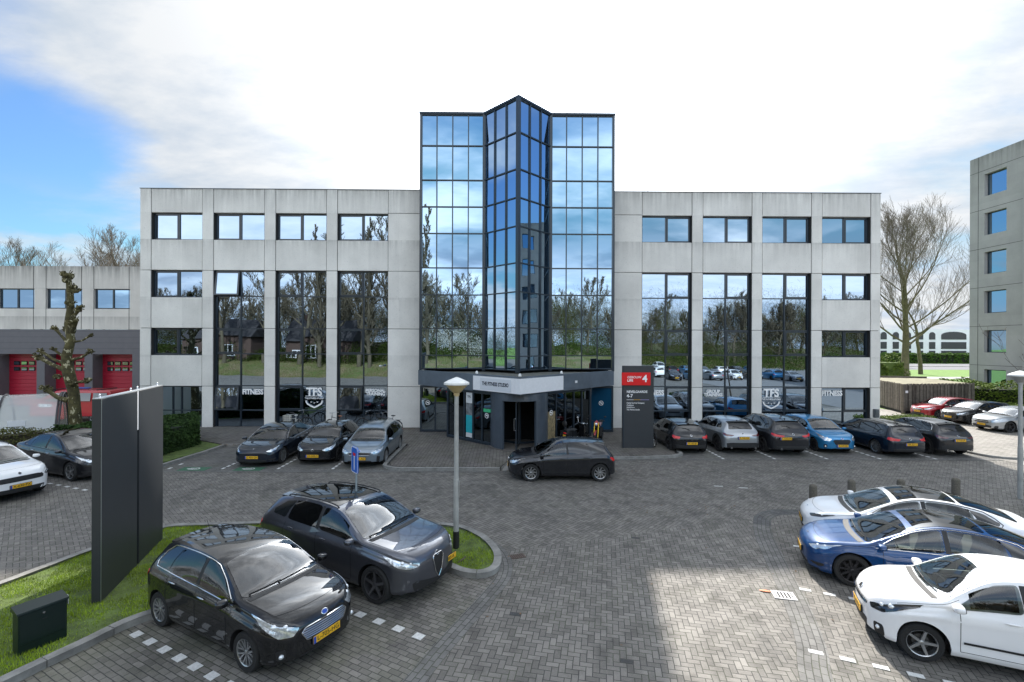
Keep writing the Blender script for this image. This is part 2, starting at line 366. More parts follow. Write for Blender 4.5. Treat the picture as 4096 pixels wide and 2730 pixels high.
# raised footways (12 cm) with kerbs
def raised(name,poly,h,m): o=MB().prism(poly,-.02,h,0).build(name,m); fixn(o); o['kind']='structure'; return o
apron=[(-4.85,19.9),(-4.7,19.45),(-4.3,19.3),(-.25,19.25),(.3,21.0),(4.9,21.15),(7.2,21.4),(7.7,21.6),(7.85,22.1),(7.88,26.1),(22.2,26.1),(22.2,28.6),(-21.7,28.6),(-21.7,27.9),(-14.0,23.6),(-4.85,23.6)]
raised('footway',apron,.10,TILE)
kerb('kerb_apron_west',smooth_line([(-4.98,23.7),(-4.98,20.0),(-4.8,19.42),(-4.3,19.15),(-3.6,19.12),(-.25,19.12)],5),w=-.13,h=.115)
kerb('kerb_apron_east',smooth_line([(.3,20.87),(4.9,21.0),(7.1,21.24),(7.75,21.5),(7.98,22.1),(8.0,26.0)],5),w=-.13,h=.115)
kerb('kerb_building_bays',[(8.0,26.0),(21.8,26.0)],w=-.13,h=.115)
kerb('kerb_back_of_bays',[(-14.0,23.55),(-5.0,23.55)],w=-.13,h=.115)
kerb('kerb_west',smooth_line([(-14.25,19.0),(-14.15,19.6),(-13.95,22.0),(-13.9,23.5)],4),w=-.13,h=.115)
o=MB().add([(-.22,19.12,.115),(.28,20.87,.115),(.9,20.7,.01),(.45,19.0,.01),(-.2,19.0,.01)],[(0,4,3,2,1)]).build('kerb_ramp',KERB); o['kind']='structure'
raised('west_planting_soil',[(-24,20.0),(-16,20.0),(-14.5,19.1),(-14.0,23.5),(-21.7,27.8),(-26,28),(-30,24)],.08,GRASSG)
# lawn island with kerbs
isl=smooth_line([(-8.6,4.2),(-7.55,6.9),(-7.12,7.9),(-6.62,8.85),(-5.2,9.7),(-3.4,10.7),(-2.4,10.85),(-1.38,10.80),(-.96,10.52),(-.55,10.42),(-.28,10.72),(-.32,11.5),(-.82,12.45),(-1.8,13.08),(-5.0,13.25),(-8.4,13.05),(-9.3,12.8),(-9.9,11.55),(-10.2,10.5),(-10.4,9.8),(-10.9,8.6),(-12.0,6.0)],6)
raised('lawn_bed',[(p[0],p[1]) for p in isl],.07,GRASSG)
kerb('kerb_lawn',isl[:-12],w=-.14,h=.125,seg=.9)
kerb('kerb_lawn_back',isl[-13:],w=-.12,h=.125,seg=.9)
def inside(p,poly):
    c=False;n=len(poly);j=n-1
    for i in range(n):
        if (poly[i][1]>p[1])!=(poly[j][1]>p[1]) and p[0]<(poly[j][0]-poly[i][0])*(p[1]-poly[i][1])/(poly[j][1]-poly[i][1])+poly[i][0]: c=not c
        j=i
    return c
BLADE=mat('grass_blades',(.26,.36,.015),rough=.6,noise=.5,nscale=2.2); 
def blades(name,poly,n,h,z,m,wd=.006,label=None):
    xs=[p[0] for p in poly];ys=[p[1] for p in poly]; V=[];F=[]; k=0; rnd=random.Random(hash(len(poly))+n)
    while k<n:
        x=rnd.uniform(min(xs),max(xs)); y=rnd.uniform(min(ys),max(ys))
        if not inside((x,y),poly): continue
        pt=math.sin(x*3.1+y*1.7)+math.sin(x*1.3-y*4.3)+math.sin(x*7.7+1)*math.sin(y*6.1)
        if pt<-.9 and rnd.random()<.8: k+=1; continue
        a=rnd.uniform(0,6.28); hh=h*rnd.uniform(.4,1.25)*(1+.25*pt/2); l=rnd.uniform(0,.03); b=len(V); c,s=math.cos(a)*wd,math.sin(a)*wd
        V+=[(x-c,y-s,z),(x+c,y+s,z),(x+l*s/wd,y-l*c/wd,z+hh)]; F.append((b,b+1,b+2)); k+=1
    o=MB(); o.v=V;o.f=F;o.m=[0]*len(F); o=o.build(name,m); tag(o,label,'grass',kind='stuff'); return o
blades('lawn_grass',isl,90000,.055,.065,BLADE,label='short bright green grass on the kerbed island around the dark panels')
# painted bay marks: small white stones in rows
def marks(pts,sx,sy,rot,z=.013):
    mb=MB()
    for p in pts: mb.obox(p,rot,sx/2,sy/2,z-.006,z)
    return mb
def markrow(name,p0,p1,n,sx=.20,sy=.105,rot=0.0):
    mb=marks([(p0[0]+(p1[0]-p0[0])*k/(n-1),p0[1]+(p1[1]-p0[1])*k/(n-1)) for k in range(n)],sx,sy,rot); o=mb.build(name,WHITE); o['kind']='structure'
markrow('bay_marks',(-3.13,9.14),(-1.51,8.25),5,.19,.15,math.radians(-29)); markrow('bay_marks',(-7.2,8.75),(-3.7,6.87),10,.19,.15,math.radians(-29))
markrow('bay_marks',(6.2,9.78),(8.9,8.5),8,.21,.10,math.radians(-24)); markrow('bay_marks',(5.12,7.79),(7.1,6.87),6,.21,.10,math.radians(-24)); markrow('bay_marks',(7.35,11.88),(10,10.7),7,.21,.10,math.radians(-24))
for x in (-11.45,-9.22,-7.02): markrow('bay_marks',(x,19.35),(x,23.3),12,.10,.2)
markrow('bay_marks',(-13.6,19.35),(-13.6,20),2,.10,.2)
for x in (9.65,11.95,14.3,16.7,19.2): markrow('bay_marks',(x,21.1),(x,25.6),14,.10,.2)
for (a,b) in (((-16.4,17.25),(-14.5,16.5)),): markrow('bay_marks',a,b,5,.2,.1,math.radians(-21))
markrow('bay_marks',(7.6,16.95),(8.4,16.75),2,.3,.06,-.2)
# charging symbols: green panels with a white mark
GREEN=mat('green_road_paint',(.045,.13,.075),rough=.8,noise=.3,nscale=12)
for x in (-12.55,-10.35):
    o=MB().box(x-.55,x+.55,18.98,19.52,.010,.014).build('charging_bay_marking',GREEN); o['kind']='structure'
    mb=MB(); pa=[(x+.14*math.cos(a),19.26+.17*math.sin(a),.016) for a in [math.pi*2*k/20 for k in range(20)]]
    mb.lathe([(.11,.0),(.16,.0)],c=(x+.04,19.26,.018),n=20); mb.box(x-.3,x-.06,19.22,19.30,.016,.018); mb.box(x-.2,x-.02,19.14,19.19,.016,.018); mb.box(x-.2,x-.02,19.33,19.38,.016,.018); mb.box(x-.05,x+.1,19.235,19.285,.016,.019)
    q=mb.build('charging_bay_symbol',WHITE); q['kind']='structure'
# side street on the right, beyond the last bay
sheet('side_street',[(21.9,19.4),(60,19.4),(60,36),(30,36),(29.5,60),(26.2,60),(25.6,34),(24.5,29.5),(22.6,29),(22.2,24)],.010,TILE_L)
kerb('kerb_side_street',smooth_line([(21.85,24.5),(21.8,22.2),(22.1,21.2),(23.1,20.85),(26,20.8),(40,20.8)],5),w=.13,h=.10)
# far right: cycle path, road, verge
sheet('cycle_path',[(20,72),(300,72),(300,76.5),(20,76.5)],-.02,mat('path_grey',(.36,.35,.34),.9)); sheet('far_road',[(-200,99),(400,99),(400,131),(-200,131)],-.02,ASPH)
kerb('road_median',[(20,113),(260,113)],w=1.2,h=.1,seg=6)
# ---------------------------------------------------------------- cars
def paint(name, col, metal=.35, rough=.38): return mat(name, col, rough=rough, metal=metal, coat=1.0, coatr=.015, spec=.1)
CM = dict(
    glass=mat('car_glass',(.008,.011,.013),rough=.01,ior=1.75,spec=.5), glass_lit=mat('car_glass_tinted_green',(.010,.020,.021),rough=.01,ior=2.1,spec=.5),
    tyre=mat('tyre_rubber',(.018,.018,.018),rough=.85,bump=.15,bscale=90), plastic=mat('black_plastic',(.018,.018,.019),rough=.55,bump=.1,bscale=200),
    chrome=mat('chrome',(.75,.76,.78),rough=.12,metal=1), alloy=mat('alloy',(.5,.51,.52),rough=.28,metal=.9), dalloy=mat('dark_alloy',(.05,.05,.055),rough=.35,metal=.7),
    lamp=mat('headlamp_glass',(.62,.66,.70),rough=.06,metal=.55,coat=1,noise=.35,nscale=14), lampd=mat('headlamp_housing',(.02,.022,.025),rough=.05,coat=1),
    lens=mat('lamp_lens',(.85,.88,.9),rough=.05,metal=.4,coat=1), red=mat('tail_lamp_red',(.60,.008,.010),rough=.25,coat=.3,noise=.35,nscale=24), redd=mat('tail_lamp_dark',(.10,.004,.005),rough=.08,coat=1),
    amber=mat('plate_yellow',(.85,.47,.02),rough=.4), platetext=mat('plate_black',(.01,.01,.01),rough=.5), blue=mat('plate_blue',(.02,.08,.42),rough=.4),
    seam=mat('panel_gap',(.004,.004,.004),rough=.9), well=mat('wheel_well',(.008,.008,.008),rough=.9), disc=mat('brake_disc',(.12,.12,.12),rough=.4,metal=.8),
    white=mat('badge_white',(.8,.8,.8),rough=.4), shade=mat('sunshade_foil',(.55,.57,.58),rough=.5,noise=.08), greenst=mat('green_sticker',(.05,.45,.2),rough=.5))
def seeglass(name,tint,ior):
    m=bpy.data.materials.new(name); m.use_nodes=True; nt=m.node_tree; N=nt.nodes; L=nt.links; N.remove(N['Principled BSDF'])
    t=N.new('ShaderNodeBsdfTransparent'); t.inputs[0].default_value=(*tint,1); gl=N.new('ShaderNodeBsdfGlossy'); gl.inputs['Roughness'].default_value=.008
    f=N.new('ShaderNodeFresnel'); f.inputs['IOR'].default_value=ior; mx=N.new('ShaderNodeMixShader'); L.new(f.outputs[0],mx.inputs[0]); L.new(t.outputs[0],mx.inputs[1]); L.new(gl.outputs[0],mx.inputs[2]); L.new(mx.outputs[0],N['Material Output'].inputs[0]); return m
CM['glass_ws']=seeglass('windscreen_glass',(.62,.72,.70),2.5); CM['glass_side']=seeglass('side_window_glass',(.42,.47,.46),1.9); CM['glass_dark']=seeglass('privacy_glass',(.05,.055,.06),1.9)
CM['liner']=mat('cabin_liner',(.02,.02,.022),rough=.9); CM['seat']=mat('seat_cloth',(.045,.045,.048),rough=.9); CM['seatw']=mat('seat_cream',(.50,.48,.44),rough=.7)
BASE = dict(
 hatch=dict(top=[(0,.47),(.012,.53),(.05,.585),(.12,.63),(.2,.665),(.265,.69),(.33,.79),(.40,.90),(.45,.955),(.52,.988),(.60,1.0),(.72,.99),(.84,.955),(.885,.925),(.925,.82),(.96,.70),(.975,.65),(.99,.58),(1,.5)],
  edge=[(0,.80),(.06,.83),(.2,.84),(.265,.86),(.34,.80),(.45,.70),(.6,.675),(.86,.635),(.9,.66),(.96,.80),(1,.8)],
  belt=[(0,.42),(.03,.47),(.1,.53),(.2,.585),(.27,.61),(.45,.645),(.7,.68),(.88,.705),(.95,.66),(.98,.58),(1,.46)], cowl=.265, roof0=.45, roof1=.875, rw1=.962),
 suv=dict(top=[(0,.49),(.012,.56),(.05,.615),(.12,.645),(.2,.67),(.26,.69),(.32,.78),(.39,.895),(.44,.955),(.51,.988),(.60,1.0),(.72,.99),(.83,.955),(.865,.93),(.92,.82),(.955,.71),(.975,.66),(.99,.6),(1,.52)],
  edge=[(0,.82),(.06,.85),(.2,.85),(.26,.87),(.34,.80),(.44,.70),(.6,.67),(.84,.62),(.89,.65),(.955,.80),(1,.8)],
  belt=[(0,.45),(.03,.51),(.1,.565),(.2,.61),(.27,.63),(.45,.655),(.7,.69),(.86,.715),(.94,.68),(.98,.6),(1,.48)], cowl=.26, roof0=.44, roof1=.86, rw1=.958),
 sedan=dict(top=[(0,.42),(.012,.48),(.05,.545),(.12,.60),(.19,.635),(.235,.66),(.30,.76),(.38,.88),(.45,.96),(.52,1.0),(.60,.995),(.70,.95),(.78,.885),(.85,.81),(.905,.75),(.95,.735),(.975,.725),(.985,.66),(1,.5)],
  edge=[(0,.78),(.06,.82),(.18,.84),(.235,.87),(.32,.80),(.45,.70),(.6,.67),(.75,.66),(.86,.68),(.92,.78),(1,.82)],
  belt=[(0,.38),(.03,.43),(.1,.51),(.19,.58),(.25,.60),(.45,.635),(.7,.675),(.86,.705),(.93,.70),(.98,.64),(1,.46)], cowl=.235, roof0=.40, roof1=.70, rw1=.90),
 wagon=dict(top=[(0,.46),(.012,.52),(.05,.575),(.12,.62),(.19,.655),(.235,.675),(.30,.78),(.36,.88),(.41,.945),(.48,.985),(.56,1.0),(.72,.995),(.86,.965),(.90,.94),(.935,.84),(.965,.72),(.98,.66),(.992,.58),(1,.5)],
  edge=[(0,.80),(.06,.83),(.18,.84),(.235,.86),(.31,.80),(.41,.70),(.56,.675),(.88,.64),(.91,.66),(.965,.80),(1,.8)],
  belt=[(0,.42),(.03,.47),(.1,.53),(.19,.58),(.25,.605),(.45,.635),(.7,.66),(.9,.69),(.96,.65),(.985,.56),(1,.46)], cowl=.235, roof0=.41, roof1=.885, rw1=.968))
PLAN=[(0,.60),(.008,.70),(.025,.80),(.055,.89),(.1,.95),(.18,.99),(.3,1),(.78,1),(.88,.98),(.945,.945),(.975,.90),(.992,.84),(1,.76)]
SIDEC=pchip([(0,.935),(.05,.968),(.14,.985),(.22,.978),(.45,.990),(.70,.992),(.80,1.0),(.835,.997),(.87,.975),(.94,.955),(1,.925)])
def make_wheel(r, w, parent, loc, out, rim, spokes=5, twin=False, twist=0.0, rr=.70, ring=None, covered=False):
    o=parent.get('_w')
    key=(r,w,id(rim),spokes,twin,twist,rr,covered)
    if key not in make_wheel.c:
        t=MB(); h=w/2; Rr=r*rr
        t.lathe([(Rr,-h*.9),(r*.93,-h),(r*.975,-h*.8),(r,-h*.6),(r,h*.6),(r*.975,h*.8),(r*.93,h),(Rr+.004,h*.93),(Rr,h*.8)],n=36,axis='y')
        t.lathe([(Rr,-h*.9),(Rr,h*.8)],n=36,axis='y',m=0)
        mt=t.build('wheel',CM['tyre'],None,smooth=50); me=mt.data; bpy.data.objects.remove(mt)
        b=MB()
        b.lathe([(Rr-.002,h*.84),(Rr*.985,h*.97),(Rr*.93,h*.90),(Rr*.91,h*.5),(Rr*.90,-h*.5)],n=36,axis='y',m=0)
        b.lathe([(0,-h*.1),(Rr*.97,-h*.1)],n=24,axis='y',m=1)
        b.lathe([(0,h*.2),(Rr*.55,h*.2),(Rr*.55,-h*.1)],n=24,axis='y',m=2)
        b.lathe([(0,h*.84),(Rr*.10,h*.84),(Rr*.16,h*.76),(Rr*.2,h*.3)],n=16,axis='y',m=0)
        def spoke(a,wd0,wd1,tw):
            rs=[Rr*.12,Rr*.35,Rr*.65,Rr*.93]; ys=[h*.74,h*.74,h*.78,h*.86]; L=[];Rv=[]
            for i,q in enumerate(rs):
                f=i/3; wd=wd0+(wd1-wd0)*f; aa=a+tw*f
                c=(q*math.cos(aa),q*math.sin(aa)); nx,nz=-math.sin(aa),math.cos(aa)
                for sgn,dy in ((-1,-.0),(1,-.0),(1,-.028),(-1,-.028)):
                    L.append((c[0]+nx*wd*sgn*(1 if dy==0 else 1.1),ys[i]+dy,c[1]+nz*wd*sgn*(1 if dy==0 else 1.1)))
            fs=[]
            for i in range(3):
                for j in range(4): fs.append((i*4+j,i*4+(j+1)%4,i*4+4+(j+1)%4,i*4+4+j))
            b.add(L,fs,0)
        for k in range(spokes):
            a=2*math.pi*k/spokes+math.pi/2
            if twin:
                for d in (-.17,.17): spoke(a+d*.35,.010,.014,twist+d)
            else: spoke(a,Rr*.11 if not covered else Rr*.2,Rr*.085 if not covered else Rr*.30,twist)
        mr=b.build('rim',[rim,CM['well'],CM['disc']],None,smooth=35); mr2=mr.data; bpy.data.objects.remove(mr)
        make_wheel.c[key]=(me,mr2)
    me,mr=make_wheel.c[key]
    wo=bpy.data.objects.new('wheel',me); link(wo,parent); wo.location=loc
    wo.rotation_euler=(0,(loc[0]*7.3)%1.2,0 if out>0 else math.pi)
    ro=bpy.data.objects.new('rim',mr); link(ro,wo)
    return wo
make_wheel.c={}
def star(c,r,n=5,ri=.42):
    return [(c[0]+(r if i%2==0 else r*ri)*math.sin(math.pi*i/n),c[1]+(r if i%2==0 else r*ri)*math.cos(math.pi*i/n)) for i in range(2*n)]
def make_car(S, loc, head, label, group='cars parked in the bays', name='parked_car', cat='car'):
    B=BASE[S['type']]; L,W,H,wb,fo,r=S['L'],S['W'],S['H'],S['wb'],S['fo'],S.get('r',.32)
    ov=S.get('ov',{})
    T=pchip(ov.get('top',B['top'])); E=pchip(ov.get('edge',B['edge'])); Bt=pchip(ov.get('belt',B['belt'])); Pl=pchip(ov.get('plan',PLAN))
    CR=pchip([(0,.012),(.05,.026),(.2,.032),(.33,.044),(.8,.046),(.96,.034),(1,.02)])
    def soft(fn):                                           # blur the profile so that the sheet metal flows
        N_=400; ys=np.array([fn(i/N_) for i in range(N_+1)]); k=np.exp(-.5*(np.arange(-12,13)/5.0)**2); k/=k.sum(); b=np.convolve(np.pad(ys,12,mode='edge'),k,'valid')
        w_=np.clip(np.minimum(np.arange(N_+1)/N_-.03,.965-np.arange(N_+1)/N_)/.04,0,1); b=ys*(1-w_)+b*w_
        return lambda f: float(np.interp(f,np.linspace(0,1,N_+1),b))
    T,E,Bt=soft(T),soft(E),soft(Bt)
    cowl,rf0,rf1,rw1=[ov.get(k,B[k]) for k in('cowl','roof0','roof1','rw1')]
    sill=S.get('sill',.2); hw=W/2; P_=S['paint']; xa=(L/2-fo, L/2-fo-wb); Ra=r+S.get('gap',.055)
    X=lambda f: L/2-f*L
    root=empty(name,loc,head,label,cat,group)
    def bul(x,y,z,f):
        q=abs(y)/(hw*.9)
        if f<.14:
            a=(1-f/.14)**1.5; x-=a*(.16*q**2.2 + .10*max(0,(z/H-.36)/.25)**2 - S.get('chin',.0)*max(0,(.33-z/H))*.6+ .09*max(0,(.22-z/H)/.1)**2*.5)
        if f>.88:
            a=((f-.88)/.12)**1.5; x+=a*(.13*q**2.2+.05*max(0,(z/H-.42)/.2)**2+.05*max(0,(.25-z/H)/.1)**2)
        return (x,y,z)
    def sec(f):
        w=hw*Pl(f); zt=T(f)*H; zb=Bt(f)*H
        crown=CR(f)
        ze=max(zt-crown*H/1.5,zb+.012); ye=E(f)*w; zt=max(zt,ze+.004)
        return w,zt,ze,ye,zb,w*.925
    def zbot(f):
        x=X(f); z=sill+(.05 if f<.04 or f>.95 else 0)*1.0+ .03*max(0,(f-.9)/.1)
        for a in xa:
            d=abs(x-a)
            if d<=Ra*1.0001: z=max(z, r+math.sqrt(max(0,Ra*Ra-d*d)))
        return z
    def ptop(f,u):                                          # u -1..1 across the top
        w,zt,ze,ye,zb,yb=sec(f); return Vector(bul(X(f),ye*u,zt-(zt-ze)*abs(u)**2.3,f))
    def pwin(f,t,s):                                        # t 0 at roof edge .. 1 at the belt
        w,zt,ze,ye,zb,yb=sec(f); return Vector(bul(X(f),s*(ye+(yb-ye)*t+.022*math.sin(math.pi*t)),ze+(zb-ze)*t,f))
    def pside(f,z,s):
        w,zt,ze,ye,zb,yb=sec(f); z0=sill; t=min(1,max(0,(z-z0)/(zb-z0))); y=w*SIDEC(t)
        x=X(f)
        for a in xa:
            d=abs(x-a); 
            if d<Ra+.16: y+=S.get('flare',.012)*max(0,1-d/(Ra+.16))**.5*(1-t)**.5
        return Vector(bul(x,s*y,z,f))
    st=set(np.round(np.linspace(0,1,96),5)); st|={.004,.008,.012,.02,.985,.99,.995,.97,.925,.945,.955,.965}
    for k in np.linspace(rf1-.02,rw1+.02,9): st.add(round(float(k),5))
    arch=[]
    for a in xa:
        for k in range(17):
            arch.append((L/2-(a+Ra*math.cos(math.pi*k/16)))/L)
        arch+= [(L/2-(a+Ra+.006))/L,(L/2-(a-Ra-.006))/L]
    st=sorted([s for s in st if all(abs(s-q)>.0025 for q in arch) and 0<=s<=1]+arch)
    nT,nW,nS=12,8,14
    wf=S.get('win',None) or dict(a0=cowl+.035,b=.525,c=.545,d=.735,e=.75,g=.855)
    c0_,c1_,wa_=cowl+.006,rf0-.012,wf['a0']
    rings=[]
    for f in st:
        w,zt,ze,ye,zb,yb=sec(f); ring=[]
        for i in range(nT): ring.append(ptop(f,i/nT))
        for i in range(nW): ring.append(pwin(f,i/nW,1))
        z0=min(zbot(f),zb-.05)
        for i in range(nS+1):
            tt=i/nS; ring.append(pside(f,zb+(z0-zb)*tt,1))
        yr=ring[-1].y
        for i in range(1,nT+1): ring.append(Vector((ring[nT+nW+nS].x,yr*(1-i/nT),z0)))
        rings.append(ring)
    m=MB(); K=len(rings[0]); nb=nT+nW+nS
    for s in (1,-1):
        vs=[(p.x,p.y*s,p.z) for R_ in rings for p in R_]; fs=[];ms=[]
        for i in range(len(rings)-1):
            fm=(st[i]+st[i+1])/2
            for j in range(K-1):
                if j<nT and ((c0_+.012<fm<c1_-.006 and j<nT-2) or (rf1+.022<fm<rw1-.022 and S['type']!='sedan' and j<nT-3)): continue
                if nT<j<nT+nW-1 and ((wa_+.06<fm<wf['b']-.008) or (wf['c']+.008<fm<wf['d']-.008)): continue
                q=(i*K+j,i*K+j+1,(i+1)*K+j+1,(i+1)*K+j)
                fs.append(q if s<0 else q[::-1]); ms.append(1 if j>=nb else 0)
        b=len(m.v); m.v+=vs; m.f+=[tuple(b+i for i in q) for q in fs]; m.m+=ms
    for e,R_ in ((0,rings[0]),(1,rings[-1])):               # nose and tail caps
        f=st[0] if e==0 else st[-1]; rows=[]
        rows.append([R_[i] for i in range(nT+1)])
        for j in range(nT+1,nb):
            p=R_[j]; row=[]
            for i in range(nT+1):
                u=i/nT; y=p.y*u; w0,zt,ze,ye,zb,yb=sec(f)
                tz=(j-nT)/(nb-nT); z=p.z+(zt-ze)*(1-tz)*(1-u**2.3)
                row.append(Vector(bul(X(f),y,z,f)) if i<nT else p)
            rows.append(row)
        rows.append([Vector((R_[nb].x*1.0,R_[nb].y*i/nT,R_[nb].z)) if i==nT else Vector(bul(X(f),R_[nb].y*i/nT,R_[nb].z,f)) for i in range(nT+1)])
        for s in (1,-1):
            vs=[(p.x,p.y*s,p.z) for rw in rows for p in rw]; w_=nT+1; fs=[]
            for a in range(len(rows)-1):
                for c in range(nT):
                    q=(a*w_+c,a*w_+c+1,(a+1)*w_+c+1,(a+1)*w_+c); fs.append(q if (s>0)==(e==0) else q[::-1])
            m.add(vs,fs,0)
    body=m.build('body',[P_,CM['plastic']],root,smooth=None)
    bm=bmesh.new(); bm.from_mesh(body.data); bmesh.ops.remove_doubles(bm,verts=bm.verts,dist=.0008); bmesh.ops.recalc_face_normals(bm,faces=bm.faces)
    bm.to_mesh(body.data); bvh=BVHTree.FromBMesh(bm); bm.free()
    body.data.polygons.foreach_set('use_smooth',[True]*len(body.data.polygons)); body.data.set_sharp_from_angle(angle=math.radians(38))
    # --- cabin
    cb=MB(); xf=X(cowl+.02); xr=X(min(.86,rw1-.06)); wi=hw*.84; zf=sill+.12; zb_=Bt(cowl+.1)*H
    cb.box(xr,xf,-wi,wi,zf,zf+.03); cb.box(xr-.02,xr,-wi,wi,zf,zb_+.02); cb.box(xf,xf+.02,-wi,wi,zf,zb_-.03)
    for s in (1,-1): cb.box(xr,xf,s*wi-.02,s*wi+.02,zf,zb_-.02)
    cb.hull([(xf,-wi,zb_-.02),(xf,wi,zb_-.02),(xf-.30,-wi,zb_-.01),(xf-.30,wi,zb_-.01),(xf-.42,-wi,zb_-.10),(xf-.42,wi,zb_-.10),(xf-.34,-wi,zb_-.3),(xf-.34,wi,zb_-.3),(xf,-wi,zb_-.3),(xf,wi,zb_-.3)])
    cb.box(xr-.0,X(.70)+.02,-wi+.03,wi-.03,zb_-.08,zb_-.05); cab=cb.build('cabin',CM['liner'],root)
    sm=S.get('seatm',CM['seat']); xs_=X(.47)
    for k,(sx_,sy_) in enumerate(((xs_,.37),(xs_,-.37),(X(.66),.36),(X(.66),-.36))):
        q=MB(); y=sy_*hw/.87; q.rbox(sx_-.02,sx_+.50,y-.24,y+.24,zf+.12,zf+.30,.05); 
        q.hull([(sx_+.06,y-.23,zf+.25),(sx_+.06,y+.23,zf+.25),(sx_-.10,y-.24,zf+.22),(sx_-.10,y+.24,zf+.22),(sx_-.10,y-.20,zf+.80),(sx_-.10,y+.20,zf+.80),(sx_-.20,y-.19,zf+.78),(sx_-.20,y+.19,zf+.78)])
        q.rbox(sx_-.22,sx_-.12,y-.12,y+.12,zf+.81,zf+.98,.03); q.build('seat',sm,cab)
    q=MB(); y=.36*hw/.87; an_=[2*math.pi*k/18 for k in range(18)]; q.tube([(xf-.50+.07*math.sin(a),y+.18*math.cos(a),zb_-.04+.17*math.sin(a)) for a in an_],.014,6,closed=True); q.build('steering_wheel',CM['plastic'],cab,smooth=60)
    # --- patches
    def patch(name,out,ev,mt,off=.006,rings_=6,parent=root,skirt=.012,smooth=60):
        bx=max(p[0] for p in out)-min(p[0] for p in out); by=max(p[1] for p in out)-min(p[1] for p in out); o3=[]
        for i in range(len(out)):
            p,q=out[i],out[(i+1)%len(out)]; k=max(1,int(max(abs(p[0]-q[0])/bx,abs(p[1]-q[1])/by)*16+.5))
            o3+=[(p[0]+(q[0]-p[0])*j/k,p[1]+(q[1]-p[1])*j/k) for j in range(k)]
        out=o3; rings_=max(rings_,8) if by*bx>.01 else rings_
        n=len(out); cx=sum(p[0] for p in out)/n; cy=sum(p[1] for p in out)/n
        V=[];F=[]
        def at(p):
            e=1e-3; P=ev(*p); a=ev(p[0]+e,p[1])-ev(p[0]-e,p[1]); b=ev(p[0],p[1]+e)-ev(p[0],p[1]-e); N=a.cross(b)
            if N.length<1e-12: N=Vector((0,0,1))
            N.normalize(); c=Vector((0,0,H*.45)); 
            if N.dot(P-c)<0: N=-N
            return P,N
        P,N=at((cx,cy)); V.append(P+N*off)
        for k in range(1,rings_+1):
            q=k/rings_
            for p in out:
                P,N=at((cx+(p[0]-cx)*q,cy+(p[1]-cy)*q)); V.append(P+N*off)
        for p in out:
            P,N=at(p); V.append(P-N*skirt)
        for i in range(n): F.append((0,1+i,1+(i+1)%n))
        for k in range(rings_):
            for i in range(n):
                a=1+k*n+i; b=1+k*n+(i+1)%n; F.append((a,a+n,b+n,b))
        o=MB().add([v[:] for v in V],F).build(name,mt,parent); fixn(o)
        o.data.polygons.foreach_set('use_smooth',[True]*len(o.data.polygons)); o.data.set_sharp_from_angle(angle=math.radians(smooth)); return o
    def npatch(name,pts,mt,off=.006,rings_=4,parent=root,r_=.25,skirt=.01):       # outline of 3d points pulled onto the body
        pts=[Vector(p) for p in rounded3(pts,r_)]; o3=[]
        for i in range(len(pts)):
            p,q=pts[i],pts[(i+1)%len(pts)]; k=max(1,int((p-q).length/.05)); o3+=[p.lerp(q,j/k) for j in range(k)]
        pts=o3; n=len(pts); c=sum(pts,Vector())/n; V=[];F=[];NN=[]
        def near(p,side=None):
            h=bvh.find_nearest(p); return h[0],h[1]
        P,N=near(c); V.append(P+N*off)
        for k in range(1,rings_+1):
            for p in pts:
                P,N=near(c+(p-c)*(k/rings_)); V.append(P+N*off)
        for p in pts:
            P,N=near(p); V.append(P-N*skirt)
        for i in range(n): F.append((0,1+i,1+(i+1)%n))
        for k in range(rings_):
            for i in range(n):
                a=1+k*n+i; b=1+k*n+(i+1)%n; F.append((a,a+n,b+n,b))
        o=MB().add([v[:] for v in V],F).build(name,mt,parent); fixn(o)
        o.data.polygons.foreach_set('use_smooth',[True]*len(o.data.polygons)); o.data.set_sharp_from_angle(angle=math.radians(50)); return o
    def onbody(p): h=bvh.find_nearest(Vector(p)); return h[0],h[1]
    def line(mb,pts,w=.008,off=.002):                       # thin strip lying on the body
        Pn=[onbody(p) for p in pts]; V=[];F=[]
        for i,(P,N) in enumerate(Pn):
            t=(Pn[min(i+1,len(Pn)-1)][0]-Pn[max(i-1,0)][0]); d=t.cross(N)
            d=d.normalized() if d.length>1e-9 else Vector((0,0,1)); V+=[P+N*off+d*w/2,P+N*off-d*w/2]
        for i in range(len(Pn)-1): F.append((2*i,2*i+1,2*i+3,2*i+2))
        mb.add([v[:] for v in V],F)
    def sym(pts,s): return [(p[0],p[1]*s,p[2]) for p in pts]
    G=CM['glass_dark']; WS=S.get('ws',CM['glass_ws'])
    # windscreen: the lower edge bows forward
    c0=cowl+.006; c1=rf0-.012
    def wev(a,b): u=max(-.999,min(.999,b)); return ptop(c0+(c1-c0)*a-.022*(1-a)*(1-u*u)-.006*a*(1-u*u)*-1,u)
    ws=patch('windscreen',rounded([(0,-.93),(1,-.93),(1,.93),(0,.93)],.09,4),wev,WS,rings_=7)
    if S.get('wiper',True):
        wm=MB()
        for (u0,u1) in ((-.15,.62),(-.80,-.08)):
            pa=[wev(.015+.0*k,u0)+Vector((0.03,0,0.01)) for k in (0,)]+[wev(.05+.02*k/4,u0+(u1-u0)*k/4)+Vector((.0,0,.016)) for k in range(5)]
            wm.tube(pa,.008,5)
        wm.build('wiper',CM['plastic'],ws)
    if S.get('blackband',True):                             # cowl: dark strip at the foot of the windscreen
        patch('cowl',rounded([(0,-.9),(1,-.9),(1,.9),(0,.9)],.05,2),lambda a,b:ptop(c0-.030+.024*a-.022*(1-min(.99,b*b)),max(-.999,min(.999,b))),CM['plastic'],off=.004,rings_=4)
    # rear window
    q0=rf1+.010; q1=rw1-.012
    if S['type']=='sedan': q0=S.get('rq0',rf1-.02)
    ru=S.get('ru',.88)
